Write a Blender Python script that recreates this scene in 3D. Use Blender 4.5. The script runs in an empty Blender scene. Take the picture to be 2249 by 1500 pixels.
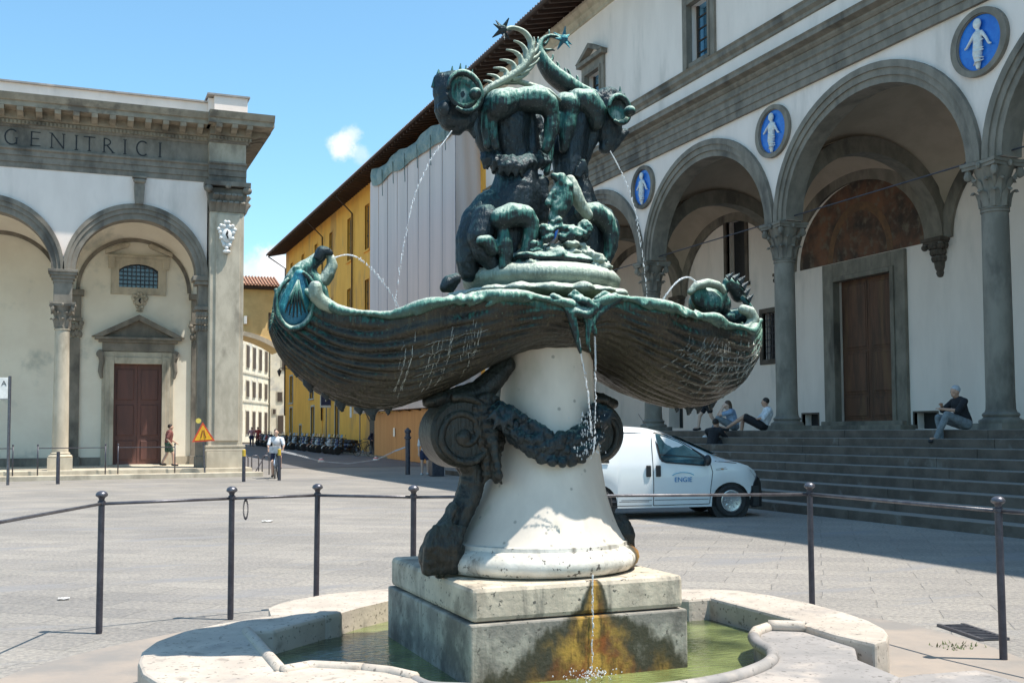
import bpy, bmesh, math, random
from mathutils import Vector, Matrix, Euler
from mathutils.geometry import tessellate_polygon
R = math.radians
PI = math.pi
rnd = random.Random(7)
S = bpy.context.scene
COL = S.collection

# ------------------------------------------------------------------ camera, sky, sun, exposure
FPX, PX, PY, W0, H0 = 2371.54, 1123.84, 818.30, 2249.0, 1500.0
YAW, PITCH, ROLL = .386114, .0540333, -.00497825
EYE = Vector((0, 0, 1.55))
_f = Vector((math.sin(YAW) * math.cos(PITCH), math.cos(YAW) * math.cos(PITCH), math.sin(PITCH)))
_r = Vector((math.cos(YAW), -math.sin(YAW), 0))
_u = _r.cross(_f)
_r2 = _r * math.cos(ROLL) + _u * math.sin(ROLL)
_u2 = -_r * math.sin(ROLL) + _u * math.cos(ROLL)
cam = bpy.data.cameras.new("camera")
cam.sensor_width = 36
cam.lens = FPX / W0 * 36
cam.shift_x = (W0 / 2 - PX) / W0
cam.shift_y = (PY - H0 / 2) / W0
cam.clip_start, cam.clip_end = .1, 4000
co = bpy.data.objects.new("camera", cam)
COL.objects.link(co)
co.matrix_world = Matrix(((_r2.x, _u2.x, -_f.x, EYE.x), (_r2.y, _u2.y, -_f.y, EYE.y), (_r2.z, _u2.z, -_f.z, EYE.z), (0, 0, 0, 1)))
S.camera = co

SUN = Vector((.37, -.23, 1)).normalized()
sl = bpy.data.lights.new("sun", 'SUN')
sl.energy = 5.0
sl.angle = R(.55)
sl.color = (1, .94, .85)
so = bpy.data.objects.new("sun", sl)
COL.objects.link(so)
so.rotation_euler = SUN.to_track_quat('Z', 'Y').to_euler()

w = bpy.data.worlds.new("World")
S.world = w
w.use_nodes = True
nt = w.node_tree
for n in list(nt.nodes):
    nt.nodes.remove(n)
def nn(t, typ, **k):
    n = t.nodes.new(typ)
    for a, b in k.items():
        setattr(n, a, b)
    return n
sky = nn(nt, 'ShaderNodeTexSky', sky_type='NISHITA')
sky.sun_disc = False
sky.sun_elevation = math.asin(SUN.z)
sky.sun_rotation = math.atan2(SUN.x, SUN.y)
sky.air_density, sky.dust_density, sky.ozone_density = 1.0, .6, 1.0
tint = nn(nt, 'ShaderNodeMix', data_type='RGBA', blend_type='MULTIPLY')
tint.inputs[0].default_value = 1
tint.inputs[7].default_value = (1.10, 1.50, 1.50, 1)
nt.links.new(sky.outputs[0], tint.inputs[6])
# small fair weather clouds, fixed in the sky
tc = nn(nt, 'ShaderNodeTexCoord')
cloud_prev = tint.outputs[2]
def sky_dir(px, py):
    return (_r2 * ((px - PX) / FPX) + _u2 * ((PY - py) / FPX) + _f).normalized()
nz = nn(nt, 'ShaderNodeTexNoise')
nz.inputs['Scale'].default_value = 55
nz.inputs['Detail'].default_value = 10
nz.inputs['Roughness'].default_value = .65
nt.links.new(tc.outputs['Generated'], nz.inputs['Vector'])
for (px, py, rad, k) in ((752, 325, .0125, .85), (775, 298, .010, .6), (612, 585, .018, 1.0), (560, 600, .020, .6), (790, 338, .010, .35)):
    d = nn(nt, 'ShaderNodeVectorMath', operation='DISTANCE')
    nt.links.new(tc.outputs['Generated'], d.inputs[0])
    d.inputs[1].default_value = sky_dir(px, py)
    m1 = nn(nt, 'ShaderNodeMapRange')
    m1.inputs[1].default_value = rad * 1.6
    m1.inputs[2].default_value = 0
    nt.links.new(d.outputs['Value'], m1.inputs[0])
    m2 = nn(nt, 'ShaderNodeMath', operation='MULTIPLY_ADD')
    nt.links.new(nz.outputs[0], m2.inputs[0])
    m2.inputs[1].default_value = 2.2
    m2.inputs[2].default_value = -1.35
    m3 = nn(nt, 'ShaderNodeMath', operation='MULTIPLY_ADD')
    nt.links.new(m1.outputs[0], m3.inputs[0])
    m3.inputs[1].default_value = 1.7
    nt.links.new(m2.outputs[0], m3.inputs[2])
    m4 = nn(nt, 'ShaderNodeMapRange', interpolation_type='SMOOTHSTEP')
    nt.links.new(m3.outputs[0], m4.inputs[0])
    m4.inputs[1].default_value, m4.inputs[2].default_value, m4.inputs[4].default_value = .1, 1.1, k
    gate = nn(nt, 'ShaderNodeMapRange')
    gate.inputs[2].default_value = .35
    nt.links.new(m1.outputs[0], gate.inputs[0])
    mg = nn(nt, 'ShaderNodeMath', operation='MULTIPLY')
    nt.links.new(m4.outputs[0], mg.inputs[0])
    nt.links.new(gate.outputs[0], mg.inputs[1])
    mx = nn(nt, 'ShaderNodeMix', data_type='RGBA')
    nt.links.new(mg.outputs[0], mx.inputs[0])
    nt.links.new(cloud_prev, mx.inputs[6])
    mx.inputs[7].default_value = (7.4, 7.5, 7.6, 1)
    cloud_prev = mx.outputs[2]
bg = nn(nt, 'ShaderNodeBackground')
bg.inputs[1].default_value = .112
wo = nn(nt, 'ShaderNodeOutputWorld')
nt.links.new(cloud_prev, bg.inputs[0])
nt.links.new(bg.outputs[0], wo.inputs[0])
vs = S.view_settings
vs.view_transform = 'Standard'
vs.look = 'None'
vs.exposure = .52
vs.gamma = 1
vs.use_curve_mapping = False
S.cycles.use_denoising = True
S.cycles.max_bounces = 6

# ------------------------------------------------------------------ helpers
def at(px, py, ax='z', v=0.0):
    """world point on the plane <ax> = v seen at photograph pixel px, py"""
    d = _r2 * ((px - PX) / FPX) + _u2 * ((PY - py) / FPX) + _f
    i = 'xyz'.index(ax)
    return EYE + d * ((v - EYE[i]) / d[i])

class MB:
    def __init__(s):
        s.v, s.f = [], []
    def add(s, vs, fs):
        n = len(s.v)
        s.v += [tuple(p) for p in vs]
        s.f += [tuple(i + n for i in f) for f in fs]
        return s
    def box(s, x0, x1, y0, y1, z0, z1):
        return s.add([(x0, y0, z0), (x1, y0, z0), (x1, y1, z0), (x0, y1, z0), (x0, y0, z1), (x1, y0, z1), (x1, y1, z1), (x0, y1, z1)],
                     [(3, 2, 1, 0), (4, 5, 6, 7), (0, 1, 5, 4), (1, 2, 6, 5), (2, 3, 7, 6), (3, 0, 4, 7)])
    def prism(s, poly, ax, a, b):
        """poly: 2D points in the two other axes (in x,y,z order), extruded along ax from a to b"""
        def q(p, t):
            return {'x': (t, p[0], p[1]), 'y': (p[0], t, p[1]), 'z': (p[0], p[1], t)}[ax]
        n = len(poly)
        vs = [q(p, a) for p in poly] + [q(p, b) for p in poly]
        tri = tessellate_polygon([[Vector((p[0], p[1], 0)) for p in poly]])
        fs = [tuple(reversed(t)) for t in tri] + [tuple(i + n for i in t) for t in tri]
        fs += [(i, (i + 1) % n, n + (i + 1) % n, n + i) for i in range(n)]
        return s.add(vs, fs)
    def lathe(s, prof, c=(0, 0, 0), n=24, a0=0, a1=2 * PI, closed=True, axis='z'):
        vs, fs = [], []
        k = n if closed else n + 1
        for (r, z) in prof:
            for i in range(k):
                a = a0 + (a1 - a0) * i / n
                p = (r * math.cos(a), r * math.sin(a), z)
                if axis == 'x': p = (p[2], p[0], p[1])
                if axis == 'y': p = (p[0], p[2], p[1])
                vs.append((c[0] + p[0], c[1] + p[1], c[2] + p[2]))
        for j in range(len(prof) - 1):
            for i in range(n):
                a, b = j * k + i, j * k + (i + 1) % k
                fs.append((a, b, b + k, a + k))
        if closed:
            fs.append(tuple(reversed(range(k))))
            fs.append(tuple(range((len(prof) - 1) * k, len(prof) * k)))
        return s.add(vs, fs)
    def tube(s, pts, rad, n=8, flat=1.0, cap=True):
        pts = [Vector(p) for p in pts]
        if not hasattr(rad, '__len__'): rad = [rad] * len(pts)
        vs, fs = [], []
        up = None
        for i, p in enumerate(pts):
            t = (pts[min(i + 1, len(pts) - 1)] - pts[max(i - 1, 0)])
            if t.length < 1e-9: t = Vector((0, 0, 1))
            t.normalize()
            if up is None:
                up = Vector((0, 1, 0)) if abs(t.y) < .8 else Vector((1, 0, 0))
            up = (up - t * up.dot(t)).normalized()
            sd = t.cross(up)
            for k in range(n):
                a = 2 * PI * k / n
                vs.append(p + sd * math.cos(a) * rad[i] + up * math.sin(a) * rad[i] * flat)
        for i in range(len(pts) - 1):
            for k in range(n):
                a, b = i * n + k, i * n + (k + 1) % n
                fs.append((a, b, b + n, a + n))
        if cap:
            fs.append(tuple(reversed(range(n))))
            fs.append(tuple(range((len(pts) - 1) * n, len(pts) * n)))
        return s.add(vs, fs)
    def ball(s, c, r, n=10, m=7, rot=None):
        if not hasattr(r, '__len__'): r = (r, r, r)
        vs, fs = [], []
        for j in range(1, m):
            th = PI * j / m
            for i in range(n):
                a = 2 * PI * i / n
                vs.append(Vector((r[0] * math.sin(th) * math.cos(a), r[1] * math.sin(th) * math.sin(a), r[2] * math.cos(th))))
        vs += [Vector((0, 0, r[2])), Vector((0, 0, -r[2]))]
        if rot: vs = [rot @ v for v in vs]
        vs = [v + Vector(c) for v in vs]
        for j in range(m - 2):
            for i in range(n):
                a, b = j * n + i, j * n + (i + 1) % n
                fs.append((b, a, a + n, b + n))
        t, bt = (m - 1) * n, (m - 1) * n + 1
        for i in range(n):
            fs.append((t, i, (i + 1) % n))
            fs.append((bt, (m - 2) * n + (i + 1) % n, (m - 2) * n + i))
        return s.add(vs, fs)
    def chain(s, pr, n=10):
        """capsule chain: list of (point, radius)"""
        for (p, r) in pr: s.ball(p, r * 1.0, n, 7)
        for (a, ra), (b, rb) in zip(pr[:-1], pr[1:]):
            s.tube([a, b], [ra, rb], n)
        return s
    def grid(s, fn, nu, nv):
        vs = [fn(i / nu, j / nv) for i in range(nu + 1) for j in range(nv + 1)]
        fs = [(i * (nv + 1) + j, (i + 1) * (nv + 1) + j, (i + 1) * (nv + 1) + j + 1, i * (nv + 1) + j + 1) for i in range(nu) for j in range(nv)]
        return s.add(vs, fs)
    def xf(s, m, k0=0):
        s.v = s.v[:k0] + [tuple(m @ Vector(p)) for p in s.v[k0:]]
        return s
    def mesh(s, name, mat=None, smooth=False, auto=None):
        me = bpy.data.meshes.new(name)
        me.from_pydata(s.v, [], s.f)
        bm = bmesh.new()
        bm.from_mesh(me)
        bmesh.ops.recalc_face_normals(bm, faces=bm.faces)
        bm.to_mesh(me)
        bm.free()
        if mat: me.materials.append(mat)
        if smooth: me.polygons.foreach_set('use_smooth', [True] * len(me.polygons))
        if auto:
            me.polygons.foreach_set('use_smooth', [True] * len(me.polygons))
            me.set_sharp_from_angle(angle=R(auto))
        me.update()
        return me

def put(name, me, parent=None, loc=None, rot=None, scale=None, **k):
    o = bpy.data.objects.new(name, me)
    COL.objects.link(o)
    if parent is not None:
        o.parent = parent
        if loc is None:
            o.matrix_parent_inverse = Matrix.Translation(-org(parent))
    if loc is not None: o.location = loc
    if rot is not None: o.rotation_euler = rot
    if scale is not None: o.scale = scale
    for a, b in k.items(): o[a] = b
    return o
def org(o):
    v = Vector(o.location)
    if o.parent is not None: v += org(o.parent) + o.matrix_parent_inverse.translation
    return v
def part(name, mb, mat, parent, smooth=False, auto=None, bevel=0, **k):
    """mesh given in world coordinates, linked as a child"""
    o = put(name, mb.mesh(name, mat, smooth, auto), parent, **k)
    if bevel: bev(o, bevel)
    return o
def lpart(name, mb, mat, parent, loc=(0, 0, 0), rot=None, smooth=False, auto=None, bevel=0, **k):
    """mesh given in the local coordinates of the parent"""
    o = put(name, mb.mesh(name, mat, smooth, auto), parent, loc=loc, rot=rot, **k)
    if bevel: bev(o, bevel)
    return o
def bev(o, wd, seg=2):
    m = o.modifiers.new('bevel', 'BEVEL')
    m.width, m.segments, m.limit_method = wd, seg, 'ANGLE'
    return o
def sculpt(o, vox=.012, sm=6, disp=0, size=.1):
    m = o.modifiers.new('remesh', 'REMESH')
    m.mode, m.voxel_size, m.use_smooth_shade = 'VOXEL', vox, True
    m = o.modifiers.new('smooth', 'SMOOTH')
    m.iterations, m.factor = sm, .5
    if disp:
        t = bpy.data.textures.new('relief', 'CLOUDS')
        t.noise_scale, t.noise_depth = size, 3
        m = o.modifiers.new('relief', 'DISPLACE')
        m.texture, m.strength, m.texture_coords, m.mid_level = t, disp, 'GLOBAL', .5
    return o
def thing(name, label, cat, loc=(0, 0, 0), rz=0, group=None):
    o = bpy.data.objects.new(name, None)
    COL.objects.link(o)
    o.location = loc
    o.rotation_euler = (0, 0, rz)
    o.empty_display_size = .2
    o['label'], o['category'] = label, cat
    if group: o['group'] = group
    return o
def tag(o, label, cat, group=None):
    o['label'], o['category'] = label, cat
    if group: o['group'] = group
    return o
def struct(name, mb, mat, **k):
    o = put(name, mb.mesh(name, mat, **k))
    o['kind'] = 'structure'
    return o
def copy_tree(o, parent=None):
    c = o.copy()
    COL.objects.link(c)
    if parent is not None: c.parent = parent
    for ch in list(o.children): copy_tree(ch, c)
    return c
def text_mb(s, size, depth, M4, align='CENTER'):
    cu = bpy.data.curves.new('lettering', 'FONT')
    cu.body, cu.size, cu.extrude, cu.align_x, cu.align_y = s, size, depth, align, 'CENTER'
    o = bpy.data.objects.new('lettering', cu)
    me = bpy.data.meshes.new_from_object(o)
    mb = MB()
    mb.add([M4 @ v.co for v in me.vertices], [tuple(p.vertices) for p in me.polygons])
    bpy.data.objects.remove(o)
    return mb

# ------------------------------------------------------------------ materials
def M(name, c1, c2=None, scale=4, rough=.85, bump=.0, bscale=None, metal=0, detail=6, stretch=(1, 1, 1), lo=.35, hi=.65,
      c3=None, s3=1.0, t3=(.5, .62), spec=.5, bdist=.02, coat=0):
    m = bpy.data.materials.new(name)
    m.use_nodes = True
    t = m.node_tree
    b = t.nodes['Principled BSDF']
    b.inputs['Roughness'].default_value = rough
    b.inputs['Metallic'].default_value = metal
    b.inputs['Specular IOR Level'].default_value = spec
    b.inputs['Coat Weight'].default_value = coat
    b.inputs['Base Color'].default_value = (*c1, 1)
    g = nn(t, 'ShaderNodeNewGeometry')
    def noise(sc, st=(1, 1, 1), det=detail):
        mp = nn(t, 'ShaderNodeMapping')
        mp.inputs['Scale'].default_value = st
        t.links.new(g.outputs['Position'], mp.inputs[0])
        n = nn(t, 'ShaderNodeTexNoise')
        n.inputs['Scale'].default_value = sc
        n.inputs['Detail'].default_value = det
        n.inputs['Roughness'].default_value = .6
        t.links.new(mp.outputs[0], n.inputs['Vector'])
        return n.outputs[0]
    def ramp(s, a, bb):
        r = nn(t, 'ShaderNodeMapRange', interpolation_type='SMOOTHSTEP')
        t.links.new(s, r.inputs[0])
        r.inputs[1].default_value, r.inputs[2].default_value = a, bb
        return r.outputs[0]
    def mix(fac, a, bb, mode='MIX'):
        x = nn(t, 'ShaderNodeMix', data_type='RGBA', blend_type=mode)
        for i, v in ((0, fac), (6, a), (7, bb)):
            if isinstance(v, (tuple, list)): x.inputs[i].default_value = (*v, 1) if len(v) == 3 else v
            elif isinstance(v, (int, float)): x.inputs[i].default_value = v
            else: t.links.new(v, x.inputs[i])
        return x.outputs[2]
    col = None
    if c2 is not None:
        col = mix(ramp(noise(scale, stretch), lo, hi), c1, c2)
        if c3 is not None:
            col = mix(ramp(noise(s3, stretch), *t3), col, c3)
        t.links.new(col, b.inputs['Base Color'])
    if bump:
        bn = nn(t, 'ShaderNodeBump')
        bn.inputs['Strength'].default_value = bump
        bn.inputs['Distance'].default_value = bdist
        t.links.new(noise(bscale or scale * 6), bn.inputs['Height'])
        t.links.new(bn.outputs[0], b.inputs['Normal'])
    M.last = dict(t=t, b=b, g=g, noise=noise, ramp=ramp, mix=mix, col=col)
    return m
def flat(name, c, rough=.6, **k):
    return M(name, c, tuple(x * .82 for x in c), scale=9, rough=rough, **k)
# grey sandstone, plasters, stones
STONE = M('grey_sandstone', (.18, .158, .128), (.255, .224, .183), 3, .85, .25, 30, stretch=(1, 1, .5), c3=(.095, .085, .072), s3=.9, t3=(.5, .68))
STONE_C = M('weathered_cornice_stone', (.36, .305, .23), (.26, .22, .165), 2.5, .88, .3, 26, c3=(.16, .135, .105), s3=1.4, t3=(.5, .68))
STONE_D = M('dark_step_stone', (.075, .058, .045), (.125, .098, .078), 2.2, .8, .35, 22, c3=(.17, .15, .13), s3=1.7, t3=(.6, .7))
_d = M.last                      # treads painted paler than the risers, light on them put into the colour
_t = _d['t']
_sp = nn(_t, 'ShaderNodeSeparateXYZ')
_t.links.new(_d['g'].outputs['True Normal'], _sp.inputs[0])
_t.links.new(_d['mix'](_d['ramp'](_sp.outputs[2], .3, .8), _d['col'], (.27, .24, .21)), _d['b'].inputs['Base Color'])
STONE_W = M('weathered_church_stone', (.55, .485, .38), (.43, .375, .29), 2.5, .88, .3, 26, stretch=(1, 1, .45), c3=(.28, .245, .19), s3=1.1, t3=(.52, .72))
PLAST = M('white_plaster', (.88, .765, .69), (.81, .70, .63), 1.3, .92, .08, 30, c3=(.66, .58, .52), s3=.8, t3=(.52, .72), stretch=(1, 1, .3))
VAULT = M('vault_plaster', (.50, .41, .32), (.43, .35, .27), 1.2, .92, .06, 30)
CPLAST = M('church_plaster', (.83, .765, .64), (.77, .70, .58), 1.1, .92, .08, 30, c3=(.5, .49, .42), s3=.5, t3=(.55, .7))
YELLOW = M('ochre_plaster', (.93, .45, .07), (.84, .39, .06), 1.2, .9, .1, 20, c3=(.60, .30, .08), s3=.5, t3=(.52, .68), stretch=(1, 1, .4))
CREAM = M('cream_plaster', (.78, .55, .25), (.68, .47, .21), 1.4, .9, .1, 20)
PALE = M('pale_far_plaster', (.74, .66, .52), (.64, .56, .43), 1.0, .9, .1, 20, c3=(.5, .46, .4), s3=.7, t3=(.52, .66))
TILE = M('terracotta_tile', (.36, .17, .10), (.26, .13, .085), 3, .9, .3, 20, c3=(.42, .27, .18), s3=5, t3=(.5, .6))
EAVEW = M('dark_eave_wood', (.065, .035, .024), (.045, .026, .02), 5, .8, .3, 30, stretch=(.3, 1, 1))
DOORW = M('church_door_wood', (.15, .06, .045), (.105, .045, .036), 6, .55, .2, 40, stretch=(1, 1, .15))
DOORI = M('old_dark_door_wood', (.12, .052, .028), (.06, .028, .016), 5, .6, .3, 40, stretch=(1, 1, .15), c3=(.14, .075, .035), s3=1.2, t3=(.52, .66))
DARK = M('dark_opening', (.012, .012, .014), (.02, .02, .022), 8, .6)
GLASS = M('window_glass', (.28, .62, .92), (.18, .46, .74), 1.2, .07, metal=.9)
SHUT = M('brown_shutter', (.07, .045, .03), (.05, .032, .022), 9, .7)
GLASSD = M('dark_glass', (.05, .08, .12), (.03, .05, .08), 1.5, .1, spec=1.0)
IRON = M('painted_iron', (.045, .045, .06), (.07, .068, .085), 14, .42, .15, 60, metal=.3)
IRON_T = M('worn_iron_top', (.16, .16, .18), (.10, .10, .12), 20, .35, .1, 60, metal=.6)
RAILM = M('worn_iron_bar', (.09, .085, .10), (.16, .155, .165), 9, .4, .1, 60, metal=.5)
BLK = flat('black_plastic', (.02, .02, .022), .45)
SHEET = M('scaffold_netting', (.64, .56, .545), (.61, .535, .52), .6, .9, .3, 4, stretch=(1, 2, .15), c3=(.56, .50, .49), s3=.3, t3=(.45, .6))
TARP = M('green_tarpaulin', (.10, .165, .165), (.20, .25, .235), 1.2, .5, .8, 3, bdist=.2)
HOARD = M('orange_hoarding', (.55, .27, .08), (.48, .22, .06), 3, .7, .1, 20, stretch=(1, 1, .1))
GLAZE = M('blue_glazed_terracotta', (.02, .14, .55), (.03, .20, .66), 5, .18, .1, 12)
WGLAZE = flat('white_glazed_terracotta', (.78, .78, .76), .25)
FRESCO = M('faded_fresco', (.05, .036, .030), (.20, .09, .05), 1.1, .9, 0, c3=(.16, .125, .09), s3=3.4, t3=(.48, .72), hi=.70, lo=.34, detail=12)
GREENSTAIN = M('wet_basin_floor', (.30, .34, .16), (.22, .27, .12), 3, .6, .1)

PAVE = M('plaza_paving', (.295, .272, .245), (.245, .228, .207), .35, .86, .0, c3=(.20, .19, .18), s3=.16, t3=(.48, .7))
d = M.last
t = d['t']
g2 = d['noise'](24, det=10)
g3 = d['noise'](1.3, (.25, 1, 1), 8)
c = d['mix'](d['ramp'](g2, .38, .62), (.80, .80, .82), (1.14, 1.13, 1.10))
col = d['mix'](1.0, d['col'], c, 'MULTIPLY')
# slabs laid in courses: fine recessed joints
br = nn(t, 'ShaderNodeTexBrick')
mp = nn(t, 'ShaderNodeMapping')
mp.inputs['Rotation'].default_value = (0, 0, R(38))
wn = nn(t, 'ShaderNodeTexNoise')
wn.inputs['Scale'].default_value = .9
va = nn(t, 'ShaderNodeVectorMath', operation='MULTIPLY_ADD')
t.links.new(wn.outputs['Color'], va.inputs[0])
va.inputs[1].default_value = (.10, .10, 0)
t.links.new(d['g'].outputs['Position'], wn.inputs['Vector'])
t.links.new(d['g'].outputs['Position'], va.inputs[2])
t.links.new(va.outputs[0], mp.inputs[0])
t.links.new(mp.outputs[0], br.inputs['Vector'])
br.inputs['Scale'].default_value = 1
br.inputs['Brick Width'].default_value = .95
br.inputs['Row Height'].default_value = .42
br.inputs['Mortar Size'].default_value = .008
br.inputs['Mortar Smooth'].default_value = .5
br.inputs['Color1'].default_value = (.89, .89, .90, 1)
br.inputs['Color2'].default_value = (1.08, 1.07, 1.05, 1)
br.inputs['Mortar'].default_value = (.88, .88, .87, 1)
col = d['mix'](1.0, col, br.outputs['Color'], 'MULTIPLY')
col = d['mix'](d['ramp'](g3, .54, .66), col, (.235, .225, .22))
vo = nn(t, 'ShaderNodeTexVoronoi')
vo.inputs['Scale'].default_value = 3.2
t.links.new(va.outputs[0], vo.inputs['Vector'])
spk = nn(t, 'ShaderNodeMapRange')
t.links.new(vo.outputs['Distance'], spk.inputs[0])
spk.inputs[1].default_value, spk.inputs[2].default_value, spk.inputs[3].default_value, spk.inputs[4].default_value = .02, .06, .5, 0
col = d['mix'](spk.outputs[0], col, (.13, .125, .12))
t.links.new(col, d['b'].inputs['Base Color'])
bn = nn(t, 'ShaderNodeBump')
bn.inputs['Strength'].default_value = .9
bn.inputs['Distance'].default_value = .02
ad = nn(t, 'ShaderNodeMath', operation='MULTIPLY_ADD')
t.links.new(d['noise'](22, det=8), ad.inputs[0])
ad.inputs[1].default_value = 1.0
iv = nn(t, 'ShaderNodeMath', operation='MULTIPLY')
t.links.new(br.outputs['Fac'], iv.inputs[0])
iv.inputs[1].default_value = -.5
t.links.new(iv.outputs[0], ad.inputs[2])
t.links.new(ad.outputs[0], bn.inputs['Height'])
t.links.new(bn.outputs[0], d['b'].inputs['Normal'])

APRON = M('pinkish_apron_stone', (.34, .28, .23), (.285, .245, .21), 1.3, .85, .5, 16, c3=(.23, .21, .19), s3=.8, t3=(.45, .62), bdist=.01)
STREET = M('street_stone', (.16, .15, .15), (.12, .115, .12), .8, .8, .3, 12)

RIM = M('basin_marble', (.54, .465, .39), (.43, .37, .31), 3, .7, .6, 24, c3=(.33, .29, .26), s3=2.2, t3=(.56, .74), bdist=.008)
RIM_G = M('grey_basin_stone', (.32, .295, .28), (.25, .235, .225), 3, .7, .4, 24, c3=(.44, .385, .34), s3=2.0, t3=(.5, .66), bdist=.008)
for _m, _dk in ((RIM, (.20, .17, .14)), (RIM_G, (.15, .14, .13))):
    _t = _m.node_tree
    _b = _t.nodes['Principled BSDF']
    _src = _b.inputs['Base Color'].links[0].from_socket
    _g = nn(_t, 'ShaderNodeNewGeometry')
    for _sc, _lo, _hi, _k in ((34, .60, .68, 1.0), (7, .58, .74, .6)):
        _n = nn(_t, 'ShaderNodeTexNoise')
        _n.inputs['Scale'].default_value = _sc
        _n.inputs['Detail'].default_value = 9
        _t.links.new(_g.outputs['Position'], _n.inputs['Vector'])
        _r = nn(_t, 'ShaderNodeMapRange', interpolation_type='SMOOTHSTEP')
        _t.links.new(_n.outputs[0], _r.inputs[0])
        _r.inputs[1].default_value, _r.inputs[2].default_value, _r.inputs[4].default_value = _lo, _hi, _k
        _x = nn(_t, 'ShaderNodeMix', data_type='RGBA')
        _t.links.new(_r.outputs[0], _x.inputs[0])
        _t.links.new(_src, _x.inputs[6])
        _x.inputs[7].default_value = (*_dk, 1)
        _src = _x.outputs[2]
    _t.links.new(_src, _b.inputs['Base Color'])
# pale marble of the stem with small pits
MARBLE = M('stem_marble', (.70, .63, .54), (.57, .51, .44), 2.2, .5, .15, 20, stretch=(1, 1, .5), c3=(.42, .40, .31), s3=2.4, t3=(.50, .70), bdist=.006)
d = M.last
t = d['t']
vo = nn(t, 'ShaderNodeTexVoronoi')
vo.inputs['Scale'].default_value = 9
t.links.new(d['g'].outputs['Position'], vo.inputs['Vector'])
mk = d['ramp'](vo.outputs['Distance'], .13, .07)
c = d['mix'](mk, d['col'], (.36, .33, .28))
t.links.new(c, d['b'].inputs['Base Color'])

def stained(name, base_hi, base_lo, cx, cy, strength):
    """plinth stone: rust and algae running down from the overflow at cx on the front face"""
    m = M(name, base_hi, base_lo, 5, .7, .5, 26, c3=tuple(x * .55 for x in base_lo), s3=2.6, t3=(.5, .66), bdist=.01, hi=.6, lo=.4)
    d = M.last
    t = d['t']
    sp = nn(t, 'ShaderNodeSeparateXYZ')
    t.links.new(d['g'].outputs['Position'], sp.inputs[0])
    def math_(op, a, b, c=None):
        n = nn(t, 'ShaderNodeMath', operation=op)
        for i, v in enumerate((a, b, c)):
            if v is None: continue
            if isinstance(v, (int, float)): n.inputs[i].default_value = v
            else: t.links.new(v, n.inputs[i])
        return n.outputs[0]
    nz1 = d['noise'](4.5, det=8)
    nz2 = d['noise'](16, (1, 1, .35), 8)
    x = math_('ABSOLUTE', math_('ADD', sp.outputs[0], -cx), 0)
    # half width of the stain grows downward
    hw = math_('MULTIPLY_ADD', sp.outputs[2], strength[0], strength[1])
    q = math_('DIVIDE', x, hw)
    q = math_('ADD', q, math_('MULTIPLY_ADD', nz1, 1.5, -.75))
    q = math_('ADD', q, math_('MULTIPLY_ADD', nz2, .9, -.45))
    q = math_('ADD', q, math_('MULTIPLY', d['ramp'](sp.outputs[1], cy + .02, cy + .06), 5))
    mask = d['ramp'](q, 1.0, .62)
    core = d['ramp'](q, .62, .0)
    gold = d['mix'](d['ramp'](nz2, .35, .6), (.09, .055, .014), (.50, .29, .05))
    rust = d['mix'](d['ramp'](nz1, .4, .6), gold, (.28, .075, .012))
    dk = d['mix'](core, (.055, .05, .03), rust)
    spk_ = d['noise'](30, det=8)
    basec = d['mix'](d['ramp'](spk_, .60, .66), d['col'], (.11, .10, .085))
    streak_ = d['noise'](9, (1, 1, .12), 8)
    basec = d['mix'](d['ramp'](streak_, .55, .72), basec, (.20, .18, .15))
    c = d['mix'](mask, basec, dk)
    t.links.new(c, d['b'].inputs['Base Color'])
    return m
PL_TOP = stained('stained_upper_plinth', (.60, .515, .40), (.48, .41, .32), 2.80, 5.64, (-.55, .41))
PL_LOW = stained('stained_lower_plinth', (.40, .365, .305), (.235, .215, .185), 2.78, 5.62, (-1.9, 1.14))
TORUS = stained('stained_torus_marble', (.68, .65, .58), (.58, .54, .47), 3.30, 8.0, (0, .17))

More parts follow.
